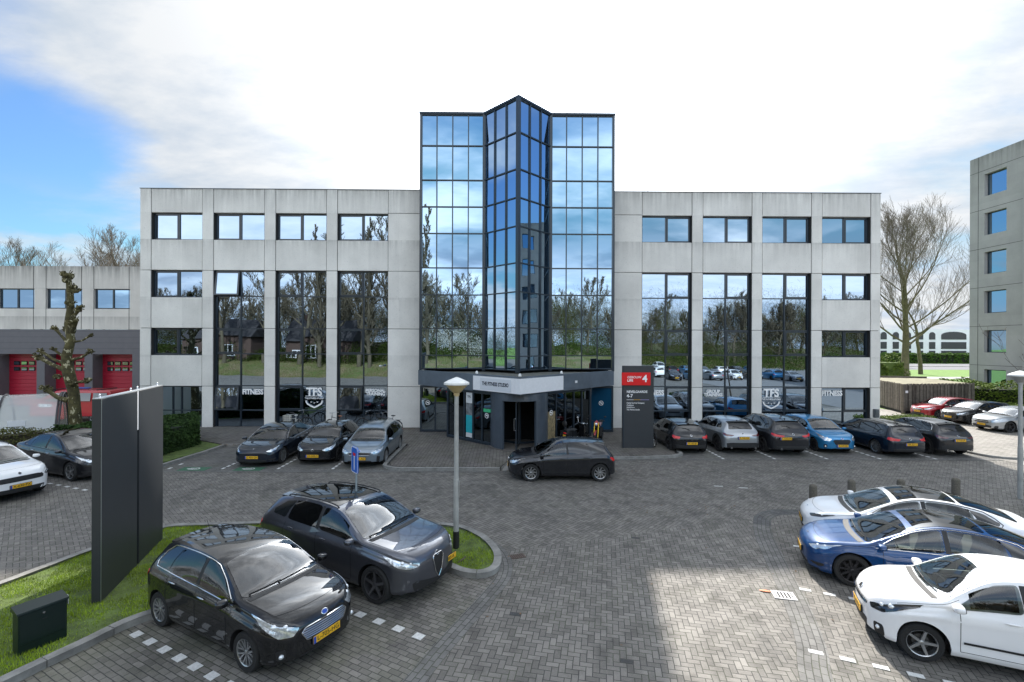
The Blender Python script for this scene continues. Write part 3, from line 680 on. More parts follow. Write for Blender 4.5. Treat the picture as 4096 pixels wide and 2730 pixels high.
    rwo=patch('rear_window',rounded([(0,-ru),(1,-ru),(1,ru),(0,ru)],.12,4),lambda a,b:ptop(q0+(q1-q0)*a+.012*(1-a)*0,max(-.999,min(.999,b*(1-.04*a)))),G,rings_=6)
    if S['type']!='sedan':
        wv=MB(); wv.tube([ptop(q1-.004,.0)+Vector((-.02,0,.012)),ptop(q1-.02,.25)+Vector((-.03,0,.012)),ptop(q1-.024,.55)+Vector((-.03,0,.012))],.010,5); wv.build('rear_wiper',CM['plastic'],rwo)
        sp=MB(); V=[]
        for i in range(13):
            u=-.92+1.84*i/12; a=ptop(rf1-.025,u)+Vector((0,0,.004)); b=ptop(rf1,u); ext=S.get('spoil',.10)
            V+=[a,Vector((b.x-ext*.75,b.y*.97,b.z+.012)),Vector((b.x-ext*.75,b.y*.97,b.z-.014)),Vector((b.x,b.y,b.z-.012))]
        F=[]
        for i in range(12):
            for j in range(4): F.append((i*4+j,i*4+(j+1)%4,i*4+4+(j+1)%4,i*4+4+j))
        F+=[(0,1,2,3),(51,50,49,48)]
        o=sp.add([v[:] for v in V],F).build('spoiler',S.get('spoilm',P_),root,smooth=40); fixn(o)
    # side windows
    wf=S.get('win',None) or dict(a0=cowl+.035,b=.525,c=.545,d=.735,e=.75,g=.855)
    for s in (1,-1):
        a0,b,c,d,e,g=[wf[k] for k in 'a0 b c d e g'.split()]
        segs=[('side_window',[(a0,.97),(a0+.02,.60),(rf0-.07,.22),(rf0-.005,.10),(b,.09),(b+.006,.93),(a0+.07,.955)])]
        segs.append(('side_window',[(c,.09),(d-.03,.10),(d+.002,.30),(d+.01,.93),(c+.006,.93)]))
        if g: segs.append(('quarter_window',[(e-.018,.14),(e+(g-e)*.45,.2),(g,.62),(g-.004,.86),(e+.012,.92),(e+.004,.5)]))
        for nm,o2 in segs:
            patch(nm,rounded(o2,.16,3),lambda f,t,s=s:pwin(f,t,s),CM['glass'] if nm!='side_window' else (S.get('swm',CM['glass_side']) if o2[0][0]==a0 else S.get('swr',CM['glass_dark'])),rings_=5)
        if S.get('pillar',True):                            # dark pillar between the doors
            patch('door_pillar',[(b+.004,.09),(c+.002,.09),(c+.007,.93),(b+.008,.93)],lambda f,t,s=s:pwin(f,t,s),S.get('pillm',CM['plastic']),off=.003,rings_=2)
        if S.get('trim'):
            mb=MB(); ge=g or d
            if S['trim']=='belt': pa=[pwin(a0-.03+(ge-a0+.03)*k/16,.985,s) for k in range(17)]+[pwin(ge+.008,.7,s),pwin(ge-.01,.42,s)]
            else: pa=[pwin(a0-.01+(ge-a0+.01)*k/16,.985,s) for k in range(17)]+[pwin(ge+.010,.75,s),pwin(ge-.012,.30,s)]+[pwin(ge-.05-(ge-.05-rf0)*k/10,.045,s) for k in range(11)]+[pwin(rf0-.07,.14,s),pwin(a0+.01,.5,s)]
            pa=[p+Vector((0,s*.007,0)) for p in pa]; mb.tube(pa,.009,6); mb.build('window_trim',S.get('trimm',CM['chrome']),root,smooth=60)
        # door gaps
        mb=MB(); zb=lambda f:Bt(f)*H
        fa=cowl+.055
        dn=S.get('doors',(fa,b+.012,d+.012)); lo=sill+.10
        for k,fd in enumerate(dn):
            if k<2: pts=[(X(fd)+.00,s*hw,zb(fd)-.005-(zb(fd)-lo-.005)*j/14) for j in range(15)]
            else:
                pts=[(X(fd+.012*math.sin(j/10*2.2)),s*hw,zb(fd)-.005-(zb(fd)-(r+Ra*.75))*j/10) for j in range(11)]
            line(mb,pts)
        line(mb,[(X(dn[0]+(dn[2]-.03-dn[0])*j/12),s*hw,lo) for j in range(13)])
        line(mb,[(X(dn[0]-(dn[0]-.10)*j/12),s*hw*.93,T(dn[0]-(dn[0]-.10)*j/12)*H-.055) for j in range(13)],w=.006)
        mb.build('door_gap',CM['seam'],root)
        for fh in S.get('handles',(b-.035,d-.03)):
            P,N=onbody((X(fh),s*hw,zb(fh)-.10)); h=MB(); h.ellip((P.x,P.y+s*.018,P.z+.008),(.105,.016,.014),10,6); h.build('door_handle',S.get('handm',P_),root,smooth=60)
        # mirror
        Pm=pwin(a0+.012,.93,s); mm=MB()
        mm.hull([(Pm.x-.02,Pm.y,Pm.z+.0),(Pm.x-.02,Pm.y+s*.09,Pm.z+.02),(Pm.x+.05,Pm.y,Pm.z-.01),(Pm.x+.05,Pm.y+s*.09,Pm.z+.01),(Pm.x+.01,Pm.y,Pm.z-.04),(Pm.x+.01,Pm.y+s*.09,Pm.z+.0)],1)
        k0=len(mm.v); mm.ellip((0,0,0),(1,1,1),16,10,0)
        for i in range(k0,len(mm.v)):
            q=[math.copysign(abs(c)**.62,c) for c in mm.v[i]]; mm.v[i]=(Pm.x+.02+q[0]*.062*(1 if q[0]<0 else 1.25),Pm.y+s*.155+q[1]*.095,Pm.z+.07+q[2]*.058*(1-.18*q[1]*s))
        mo=mm.build('wing_mirror',[S.get('mirm',P_),CM['plastic']],root,smooth=50)
        g2=MB(); g2.ellip((Pm.x-.036,Pm.y+s*.155,Pm.z+.07),(.012,.082,.048),12,8); g2.build('mirror_glass',G,mo,smooth=60)
        # headlights
        x0=X(0)
        hl=S['hl']; pts=sym([(X(p[0]),p[1]*hw,p[2]*H) for p in hl],s)
        ho=npatch('headlight',pts,S.get('hlm',CM['lamp']),off=.008,rings_=5,r_=.2)
        c=sum((Vector(p) for p in pts),Vector())/len(pts)
        for q,sz in S.get('lens',((.0,.034),(.42,.028))):
            t=Vector(pts[0])*(q)+c*(1-q); P,N=onbody(t); e=MB(); e.ellip(P-N*sz*.45,(sz,sz,sz*.85),12,8); e.build('lamp_lens',CM['lens'],ho,smooth=80)
        if S.get('drl'):
            e=MB(); line(e,sym([(X(p[0]),p[1]*hw,p[2]*H) for p in S['drl']],s),w=.022,off=.012); e.build('running_light',CM['white'],ho)
        # tail light
        tl=S['tl']; pts=sym([(X(p[0]),p[1]*hw,p[2]*H) for p in tl],s)
        npatch('taillight',pts,S.get('tlm',CM['red']),off=.010,rings_=5,r_=.2)
        if S.get('fog'):
            fg=S['fog']; npatch('fog_lamp_surround',sym([(X(p[0]),p[1]*hw,p[2]*H) for p in fg],s),CM['plastic'],off=.005,r_=.25)
        if S.get('fogl'):
            p=S['fogl']; P,N=onbody((X(p[0]),s*p[1]*hw,p[2]*H)); e=MB(); e.ellip(P+N*.01,(.03,.045,.035),10,8); e.build('fog_lamp',CM['lens'],root,smooth=60)
        # wheel arch liners / cladding
        if S.get('clad'):
            wd=S['clad']; mb=MB()
            for a in xa:
                V=[];F=[];n=20
                for k in range(n+1):
                    an=-.35+(math.pi+.7)*k/n
                    for rr_ in (Ra-.004,Ra+wd):
                        x=a+rr_*math.cos(an); z=max(r+rr_*math.sin(an),sill+.005); f=(L/2-x)/L; p=pside(max(.004,min(.996,f)),z,s); V.append((p.x,p.y+s*.010,p.z))
                for k in range(n): F.append((2*k,2*k+1,2*k+3,2*k+2))
                mb.add(V,F)
            V=[];F=[]; fA=(L/2-xa[0]+Ra)/L; fB=(L/2-xa[1]-Ra)/L
            for k in range(13):
                f=fA+(fB-fA)*k/12
                for z in (sill+.004,sill+.12): p=pside(f,z,s); V.append((p.x,p.y+s*.011,p.z))
            for k in range(12): F.append((2*k,2*k+1,2*k+3,2*k+2))
            mb.add(V,F); mb.build('wheel_arch_cladding',CM['plastic'],root,smooth=40)
        if S.get('rub'):
            e=MB(); line(e,[(X(.33+.36*j/10),s*hw,.30*H) for j in range(11)],w=.035,off=.012); e.build('rubbing_strip',CM['plastic'],root)
        for i,a in enumerate(xa):
            make_wheel(r,S.get('tw',.20),root,(a,s*(hw-S.get('tw',.20)/2-.022),r),s,S.get('rim',CM['alloy']),S.get('spokes',5),S.get('twin',False),S.get('twist',0)*s,S.get('rr',.70),covered=S.get('covered',False))
        if S.get('rails'):
            e=MB(); e.tube([ptop(rf0+.02,.93*s)]+[ptop(rf0+.03+(rf1-rf0-.08)*k/10,.95*s)+Vector((0,0,.035)) for k in range(11)]+[ptop(rf1-.04,.93*s)],.014,6); e.build('roof_rail',S.get('railm',CM['plastic']),root,smooth=60)
    # hood and tailgate gaps
    mb=MB()
    hz=[ptop(.055+.035*(abs(u)**3),u)+Vector((0,0,0)) for u in [(-.95+1.9*k/20) for k in range(21)]]
    line(mb,hz,w=.007)
    for s in (1,-1): line(mb,[ptop(.09+(cowl-.02-.09)*k/12,s*.95) for k in range(13)],w=.007)
    mb.build('bonnet_gap',CM['seam'],root)
    # grille, intake, plate
    if S.get('grille'):
        g=S['grille']; pts=[(X(0)-.02+.0,y*hw,z*H) for y,z in g]
        go=npatch('grille',pts,S.get('grm',CM['plastic']),off=.006,rings_=6,r_=.15)
        if S.get('bars'):
            zs=[p[1] for p in g]; z0,z1=min(zs),max(zs); mb=MB()
            for k in range(S['bars']):
                z=z0+(z1-z0)*(k+1)/(S['bars']+1)
                xs=[]; n=len(g)
                for i in range(n):
                    (ya,za),(yb_,zb_)=g[i],g[(i+1)%n]
                    if (za-z)*(zb_-z)<0: xs.append(ya+(yb_-ya)*(z-za)/(zb_-za))
                if len(xs)>=2:
                    ya,yb_=min(xs),max(xs); pa=[]
                    for j in range(13):
                        P,N=onbody((X(0)-.02,(ya+(yb_-ya)*j/12)*hw*.98,z*H)); pa.append(P+N*.012)
                    mb.tube(pa,.007,5)
            mb.build('grille_bar',S.get('barm',CM['chrome']),go,smooth=60)
        if S.get('grim'):
            pa=[]; rp=rounded3([(X(0)-.02,y*hw,z*H) for y,z in g],.15)
            for p in rp: P,N=onbody(p); pa.append(P+N*.012)
            e=MB(); e.tube(pa,.009,5,closed=True); e.build('grille_surround',CM['chrome'],go,smooth=60)
    if S.get('intake'):
        npatch('lower_intake',[(X(0)-.02,y*hw,z*H) for y,z in S['intake']],CM['plastic'],off=.005,rings_=5,r_=.2)
    if S.get('rbump',True):
        npatch('rear_bumper_panel',[(X(1)+.01,y*hw,z*H) for y,z in S.get('rb',[(-.82,.14),(.82,.14),(.86,.27),(.5,.29),(-.5,.29),(-.86,.27)])],CM['plastic'],off=.006,rings_=6,r_=.15)
    def badge(front):
        z=S.get('bz' if front else 'rbz',.5)*H; sgn=1 if front else -1
        if not z: return
        h=bvh.ray_cast(Vector((sgn*(L/2+1),0,z)),Vector((-sgn,0,0)))
        P,N=h[0],h[1]; e=MB(); kind=S.get('badge','oval'); rx,rz=(.065,.045) if kind=='oval' else (.05,.05)
        up=Vector((0,0,1)); ty=N.cross(up).normalized(); tz=ty.cross(N).normalized()*-1
        if tz.z<0: tz=-tz
        def ringp(a,k): return P+N*k[1]+ty*(math.cos(a)*rx*k[0])+tz*(math.sin(a)*rz*k[0])
        if kind=='tee':
            V=[P+N*.012+ty*y+tz*zz for y,zz in ((-.035,.04),(.035,.04),(.03,.025),(.008,.022),(0,-.04),(-.008,.022),(-.03,.025))]; e.add([v[:] for v in V],[tuple(range(7))]); e.build('badge',CM['chrome'],root); return
        V=[];F=[]; prof=[(0,.018),(.7,.017),(.72,.012),(.86,.012),(.88,.018),(1,.016),(1.02,0)]
        for k in prof:
            for j in range(20): V.append(ringp(2*math.pi*j/20,k))
        for i in range(len(prof)-1):
            for j in range(20): F.append((i*20+j,i*20+(j+1)%20,(i+1)*20+(j+1)%20,(i+1)*20+j))
        ms=[]; 
        e.add([v[:] for v in V],F); e.m=[(1 if kind=='oval' and i//20<2 else 0) if kind=='oval' else (1 if i//20 in(0,1) and kind=='ring' else 0) for i in range(len(F))]
        e.build('badge',[CM['chrome'],CM['blue'] if kind=='oval' else CM['plastic']],root,smooth=40)
    def plate(front):
        z=S.get('pz' if front else 'rpz',.33)*H; sgn=1 if front else -1; 
        xs=[]
        for y in (-.2,0,.2):
            for dz in (-.04,.04):
                h=bvh.ray_cast(Vector((sgn*(L/2+1),y,z+dz)),Vector((-sgn,0,0)))
                if h[0]: xs.append(sgn*h[0].x)
        x=sgn*(max(xs)+.012)
        e=MB(); e.rbox(-.012,.012,-.26,.26,-.055,.055,.004,0)
        o=e.build('number_plate',CM['amber'],root); o.location=(x-(.05 if S.get('py') else 0),S.get('py',0),z); o.rotation_euler=(0,S.get('pt' if front else 'rpt',0),0 if front else math.pi)
        q=MB(); q.box(.0121,.0135,-.26,-.215,-.052,.052); q.build('plate_band',CM['blue'],o)
        place_text('plate_characters',S['plate'],CM['platetext'],(.0135,.02,.002),(math.pi/2,0,math.pi/2),o,size=.105,bold=.012,sx=1.0)
        fr=MB(); fr.rbox(-.016,.004,-.272,.272,-.066,.066,.005); fr.build('plate_holder',CM['plastic'],o)
    if S.get('plate'):
        plate(S.get('front',True))
    badge(S.get('front',True))
    if S.get('roofglass'):
        a,b=S['roofglass']; patch('roof_glass',rounded([(a,-.9),(b,-.9),(b,.9),(a,.9)],.05,3),lambda f,u:ptop(f,max(-.999,min(.999,u))),S.get('rgm',G),off=.005,rings_=8)
    if S.get('antenna'):
        p=ptop(S['antenna'],0); e=MB()
        if S.get('antk')=='rod': e.ellip(p+Vector((0,0,.01)),(.04,.025,.02)); e.tube([p,p+Vector((-.10,0,.19))],[.007,.004],6)
        else: e.hull([(p.x+.09,0,p.z),(p.x-.05,.025,p.z),(p.x-.05,-.025,p.z),(p.x-.05,.005,p.z+.06),(p.x-.05,-.005,p.z+.06),(p.x-.075,0,p.z)])
        e.build('antenna',S.get('antm',CM['plastic']),root,smooth=40)
    if S.get('exh'):
        for y in S['exh']:
            e=MB(); e.lathe([(.028,-.06),(.042,-.06),(.042,.1),(.03,.1)],c=(X(1)+.05,y*hw,.21*H),n=16,axis='x'); e.build('exhaust_pipe',CM['chrome'],root,smooth=40)
    if S.get('shadefoil'):
        pass
    return root
def rounded3(poly, r=.25, n=3):
    out=[]; k=len(poly)
    for i in range(k):
        p0=Vector(poly[i-1]);p1=Vector(poly[i]);p2=Vector(poly[(i+1)%k]); a=p1+(p0-p1)*r; b=p1+(p2-p1)*r; m0=(p1+p2)/2
        for j in range(n+1):
            t=j/n; out.append(a*(1-t)**2+p1*2*t*(1-t)+b*t*t)
        out.append(b+((p2+(p1-p2)*r)-b)*.5)
    return out
# ---------------------------------------------------------------- building materials
def concrete(name, base=(.75,.728,.685), tops=(14.2,), streak=.5, speck=1.0, grime=.5):
    m=mat(name,base,rough=.9); g=NG(m); N=g.N;L=g.L;b=N['Principled BSDF']
    geo=N.new('ShaderNodeNewGeometry'); o=geo.outputs['Position']; s=N.new('ShaderNodeSeparateXYZ'); L.new(o,s.inputs[0])
    n1=g.noise(o,.5,6,.6); n2=g.noise(o,15,5,.75); n3=g.noise(g.vm('MULTIPLY',o,(5.5,5.5,.35)),1.0,6,.65); n4=g.noise(g.vm('MULTIPLY',o,(1.2,1.2,.25)),1.0,4,.6)
    col=g.mix(g.rng(n1,.35,.65,0,1),tuple(c*.90 for c in base),tuple(min(1,c*1.07) for c in base))
    col=g.mix(g.math('MULTIPLY',g.rng(n2,.58,.70,0,1),.55*speck),col,tuple(c*.45 for c in base))
    col=g.mix(g.math('MULTIPLY',g.rng(n2,.40,.32,0,1),.3*speck),col,tuple(min(.8,c*1.3) for c in base))
    cx_=N.new('ShaderNodeCombineXYZ'); L.new(g.math('FLOOR',g.math('DIVIDE',g.math('ADD',s.outputs[0],21.05),1.83)),cx_.inputs[0]); L.new(g.math('FLOOR',g.math('DIVIDE',g.math('ADD',s.outputs[2],.9),1.715)),cx_.inputs[1])
    wn=N.new('ShaderNodeTexWhiteNoise'); L.new(cx_.outputs[0],wn.inputs['Vector']); col=g.vm('SCALE',col,sc=g.rng(wn.outputs['Value'],0,1,.93,1.03))
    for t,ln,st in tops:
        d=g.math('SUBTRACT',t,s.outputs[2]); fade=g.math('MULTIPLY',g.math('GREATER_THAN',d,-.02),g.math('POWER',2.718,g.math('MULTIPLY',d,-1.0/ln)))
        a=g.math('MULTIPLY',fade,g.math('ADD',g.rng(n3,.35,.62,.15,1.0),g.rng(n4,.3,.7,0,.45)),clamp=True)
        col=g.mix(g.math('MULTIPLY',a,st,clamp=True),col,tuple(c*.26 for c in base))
    L.new(col,b.inputs['Base Color']); L.new(g.bump(n2,.35,.01),b.inputs['Normal']); return m
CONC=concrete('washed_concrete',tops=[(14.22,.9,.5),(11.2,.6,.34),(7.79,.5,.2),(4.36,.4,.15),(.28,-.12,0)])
CONC2=concrete('washed_concrete_annex',(.66,.63,.58),tops=[(11.1,.9,.8),(7.1,.6,.4)])
CONC3=concrete('brown_concrete',(.41,.40,.385),tops=[(22.4,1.2,.6)],streak=.3,speck=.6)
FRAME=mat('window_frame_blue_grey',(.020,.030,.042),rough=.35,coat=.3)
PANEL=mat('metal_panel_blue_grey',(.055,.07,.09),rough=.4,coat=.3,noise=.18,nscale=1.5)
GAP=mat('joint_dark',(.03,.03,.03),rough=1); INNER=mat('dark_interior',(.006,.007,.008),rough=.9)
def mirror(name,col,rough=.012,warp=.02,mixd=.12,dcol=(.02,.03,.035)):
    m=mat(name,col,rough=rough,metal=1.0); g=NG(m); N=g.N;L=g.L;b=N['Principled BSDF']
    geo=N.new('ShaderNodeNewGeometry'); n=g.noise(geo.outputs['Position'],.55,2,.5); L.new(g.bump(n,warp,.10),b.inputs['Normal'])
    return m
GW=mirror('window_glass',(.30,.38,.47)); GT=mirror('solar_glass_tower',(.34,.46,.58),warp=.025); GD=mirror('entrance_glass',(.13,.15,.165)); GR_=mirror('blue_glass',(.30,.42,.52))
LET=mat('white_film_letters',(.92,.92,.92),rough=.5)
def panes(rects, y, seed=0, ax=None, amp=.0035):            # every pane tilts a hair, as real ones do
    rnd=random.Random(seed); V=[];F=[]
    for (a0,a1,z0,z1) in rects:
        t=rnd.uniform(-amp,amp); q=rnd.uniform(-amp,amp); b=len(V)
        V+=[(a0,y-t-q,z0),(a1,y+t-q,z0),(a1,y+t+q,z1),(a0,y-t+q,z1)]; F.append((b,b+1,b+2,b+3))
    mb=MB(); mb.v=V; mb.f=F; mb.m=[0]*len(F); return mb
def frame_grid(mb,xs,zs,y0,y1,w=.06):                       # vertical bars full height, horizontal bars butted between
    for i,x in enumerate(xs):
        a=x if i==0 else x-w/2 if i<len(xs)-1 else x-w; mb.box(a,a+w,y0,y1,zs[0],zs[-1])
    for k,z in enumerate(zs):
        zz=z if k==0 else z-w/2 if k<len(zs)-1 else z-w
        for i in range(len(xs)-1):
            a=xs[i]+(w if i==0 else w/2); b=xs[i+1]-(w if i==len(xs)-2 else w/2); mb.box(a,b,y0+.004,y1,zz,zz+w)
def sash(mb,x0,x1,z0,z1,y,w=.075): 
    mb.box(x0,x0+w,y-.03,y+.02,z0,z1); mb.box(x1-w,x1,y-.03,y+.02,z0,z1); mb.box(x0+w,x1-w,y-.028,y+.02,z0,z0+w); mb.box(x0+w,x1-w,y-.028,y+.02,z1-w,z1)
BO=(0,0,0)
root_b=empty('office_building',(0.4,28.3,0),0,'grey concrete office block with a mirrored glass tower and wedge canopy over its entrance','building'); RO=(.4,28.3,0)
def bpart(mb,name,m,parent=root_b,**k): return mb.build(name,m,parent,org=RO,**k) if parent is root_b else mb.build(name,m,parent,org=RO,**k)
FYy=28.3
piers=[(-21.7,-21.05),(-18.05,-17.39),(-14.39,-13.73),(-10.73,-10.08),(11.06,11.72),(14.67,15.3),(18.26,18.91),(21.85,22.45)]
wides=[(-7.08,-4.9),(6.05,8.07)]
bays=[(-21.05,-18.05),(-17.39,-14.39),(-13.73,-10.73),(-10.08,-7.08),(8.07,11.06),(11.72,14.67),(15.3,18.26),(18.91,21.85)]
ZJ=[0,2.52,5.95,9.38,14.2]; g_=.014
w=MB()
for a,b in piers:
    for z0,z1 in zip(ZJ,ZJ[1:]): w.rbox(a+g_,b-g_,FYy,FYy+.4,z0+(g_ if z0 else 0),z1-(g_ if z1<14 else 0),.012)
for a,b in wides:
    for z0,z1 in zip([0,2.52,5.95,9.38,12.82],[2.52,5.95,9.38,12.82,14.2]): w.rbox(a+g_,b-g_,FYy,FYy+.4,z0+(g_ if z0 else 0),z1-(g_ if z1<14 else 0),.012)
for i,(a,b) in enumerate(bays):
    sp=[(12.8,14.2),(9.4,11.2)]+([(5.97,7.79),(2.53,4.36)] if i in (0,7) else [])
    for z0,z1 in sp: w.rbox(a+g_,b-g_,FYy+.02,FYy+.4,z0,z1-(g_ if z1<14 else 0),.012)
w.box(-21.7,-21.3,28.71,45,0,14.19); w.box(22.05,22.45,28.71,45,0,14.19); w.box(-21.29,22.04,44.6,45,0,14.18)
w.box(-21.29,22.04,28.72,44.59,13.6,13.75)
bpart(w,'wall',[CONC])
w=MB(); w.box(-21.6,22.35,FYy+.402,FYy+.43,.02,14.1)
for a,b in piers+wides:
    w.box(a-.02 if a>-21.6 else a+.1,b+.02 if b<22.4 else b-.1,FYy+.05,FYy+.395,.02,14.1)
bpart(w,'joint_backing',GAP)
w=MB(); w.box(-21.72,-4.9,FYy-.02,FYy+.42,14.2,14.235); bpart(w,'roof_edge',PANEL); w=MB(); w.box(6.05,22.47,FYy-.02,FYy+.42,14.2,14.235); bpart(w,'roof_edge',PANEL)
yF=FYy+.26; yG=yF+.035
def window(a,b,z0,z1,cols,rows,sashes,seed,opened=(),letters=None,G=GW,nm='window'):
    xs=[a]+[a+(b-a)*c for c in cols]+[b]; zs=[z0]+list(rows)+[z1]; mb=MB()
    frame_grid(mb,xs,zs,yF-.03,yF+.05); 
    mb.box(a-.0,b+.0,yF-.20,yF-.032,z0-.03,z0-.002)         # sill flashing
    rects=[]
    for i in range(len(xs)-1):
        for k in range(len(zs)-1):
            if (i,k) in opened: continue
            rects.append((xs[i],xs[i+1],zs[k],zs[k+1]))
            if (i,k) in sashes: sash(mb,xs[i]+.04,xs[i+1]-.04,zs[k]+.04,zs[k+1]-.04,yF-.005)
    wn=bpart(mb,nm,FRAME)
    bpart(panes(rects,yG,seed),'pane',G,wn)
    for (i,k) in opened:                                    # top-hung sash tilted outwards
        x0,x1,a0,a1=xs[i]+.04,xs[i+1]-.04,zs[k]+.04,zs[k+1]-.04; dz=a1-a0; an=.12
        def tilt(mb): 
            M=Matrix.Translation((0,yF-.06,a1))@Matrix.Rotation(-an,4,'X')@Matrix.Translation((0,-(yF-.06),-a1)); return mb.move(M)
        s=MB(); sash(s,x0,x1,a0,a1,yF-.06,.09); so_=bpart(tilt(s),'open_sash',FRAME,wn)
        p=MB(); p.add([(x0+.05,yF-.06,a0+.05),(x1-.05,yF-.06,a0+.05),(x1-.05,yF-.06,a1-.05),(x0+.05,yF-.06,a1-.05)],[(0,1,2,3)]); bpart(tilt(p),'pane',GW,wn)
        q=MB(); q.add([(xs[i],yG+.02,zs[k]),(xs[i+1],yG+.02,zs[k]),(xs[i+1],yG+.02,zs[k+1]),(xs[i],yG+.02,zs[k+1])],[(0,1,2,3)]); bpart(q,'dark_opening',INNER,wn)
    return wn
FULL=[1.06,2.54,4.44,5.94,7.87]
wins={}
for i,(a,b) in enumerate(bays):
    L_=i<4; c=[.5]; sc_={(0 if L_ else 1,0)}
    window(a,b,11.2,12.8,c,[],sc_,i*10+1)
    if i in (0,7):
        window(a,b,7.79,9.38,c,[],sc_,i*10+2); window(a,b,4.36,5.95,c,[],sc_,i*10+3)
        wins[i]=window(a,b,.04,2.52,[.38,.55] if i==0 else [.5],[1.06],set() if i==0 else {(1,1)},i*10+4)
    else:
        S_={(0 if L_ else 1,k) for k in (1,3,5)}
        op=((0,1),(0,5)) if i==1 else ((0,1),) if i==3 else ()
        wins[i]=window(a,b,.04,9.38,c,FULL,S_,i*10+5,opened=op)
# window film lettering
def film(txt,x,z,size,win,bold=.03,sx=1.0,**k):
    o=place_text('window_lettering',txt,LET,(x-RO[0],yF-.045-RO[1],z),(math.pi/2,0,0),win,size=size,bold=bold,sx=sx,**k); return o
def serif(x0,x1,z0,z1): pass
def shield(x,z,win):
    mb=MB(); y=yF-.045
    pts=[(-.53,0),(-.50,-.13),(-.42,-.24),(-.22,-.36),(0,-.46),(.22,-.36),(.42,-.24),(.50,-.13),(.53,0)]; inn=[(-.44,0),(-.42,-.10),(-.35,-.18),(-.18,-.28),(0,-.365),(.18,-.28),(.35,-.18),(.42,-.10),(.44,0)]
    V=[(x+p[0],y,z+p[1]) for p in pts]+[(x+p[0],y,z+p[1]) for p in inn]; mb.add(V,[(i,i+1,10+i,9+i) for i in range(8)])
    for sx_,sz_ in ((-.18,-.09),(0,-.14),(.18,-.09)):
        s=star((0,0),.055); c=[(x+sx_,y,z+sz_)]; V=c+[(x+sx_+p[0],y,z+sz_+p[1]) for p in s]; mb.add(V,[(0,1+i,1+(i+1)%10) for i in range(10)])
    mb.box(x-.53,x+.53,y-.001,y+.001,z+.255,z+.285); bpart(mb,'window_lettering',LET,win)
for xx,ii in ((-15.15,1),(8.85,4),(19.68,7)): film('FITNESS',xx,2.16,.42,wins[ii],sx=.84,bold=.044)
film('PERSONAL\nTRAINING',-7.85,2.16,.26,wins[3],sx=.94,lines=.78,bold=.044); film('GROUP\nTRAINING',12.45,2.16,.26,wins[5],sx=.92,lines=.78,bold=.044)
for x,i in ((-11.5,2),(15.98,6)):
    film('TFS',x,2.16,.66,wins[i],sx=.92,bold=.038); film('THE FITNESS STUDIO',x,1.79,.125,wins[i],bold=.03,sx=.95); shield(x,1.66,wins[i])
# ---------------------------------------------------------------- tower
TZ=[3.67,4.42,5.95,7.87,9.41,11.37,12.89,14.41,16.37,18.13]; TP=[(-4.92,27.15),(-1.33,27.15),(.575,25.25),(2.48,27.15),(6.07,27.15)]; NC=[4,3,3,4]
tw=MB()
def face_bars(mb,p,q,n,zs,w=.055,proud=.05):
    a=Vector(p);b=Vector(q);d=(b-a);Lh=d.length;d.normalize();an=math.atan2(d.y,d.x);nr=Vector((d.y,-d.x))
    for i in range(1,n): c=a+d*(Lh*i/n)+nr*(proud/2); mb.obox(c,an,w/2,proud/2+.02,zs[0],zs[-1])
    for z in zs:
        for i in range(n): c=a+d*(Lh*(i+.5)/n)+nr*(proud/2-.004); mb.obox(c,an,Lh/n/2-w/2,proud/2+.02,z-w/2,z+w/2)
for i in range(4): face_bars(tw,TP[i],TP[i+1],NC[i],TZ)
for (x,y),s in zip(TP,(.10,.13,.15,.13,.10)):
    an=math.radians(45) if s==.15 else 0; tw.obox((x,y-.02),an,s/2+.02,s/2+.02,3.55,18.16)
tower=bpart(tw,'glass_tower',FRAME)
cap=MB(); cap.prism([(-5.02,27.02),(-1.36,27.02),(.575,25.08),(2.51,27.02),(6.17,27.02),(6.17,36),(-5.02,36)],18.16,18.27); bpart(cap,'roof_edge',FRAME,tower)
side=MB()
for x0,x1 in ((-4.90,-4.6),(5.75,6.05)): side.box(x0,x1,27.22,36,3.6,18.15)
side.box(-4.6,5.75,35.7,36,3.6,18.15); bpart(side,'tower_side',PANEL,tower)
bk=MB(); bk.prism([(p[0],p[1]+.09) for p in TP]+[(5.7,30),(-4.5,30)],3.6,18.1); bpart(bk,'dark_interior',INNER,tower)
rnd=random.Random(5)
for fi in range(4):
    a=Vector(TP[fi]);b=Vector(TP[fi+1]);d=b-a;n=NC[fi];nr=Vector((d.y,-d.x)).normalized();V=[];F=[]
    for i in range(n):
        for z0,z1 in zip(TZ,TZ[1:]):
            t=rnd.uniform(-.003,.003); q=rnd.uniform(-.004,.004); k=len(V)
            for (u,z,o_) in ((i/n,z0,-t-q),((i+1)/n,z0,t-q),((i+1)/n,z1,t+q),(i/n,z1,-t+q)):
                p=a+d*u-nr*.012+nr*o_; V.append((p.x,p.y,z))
            F.append((k,k+1,k+2,k+3))
    mb=MB(); mb.add(V,F); bpart(mb,'pane',GT,tower)
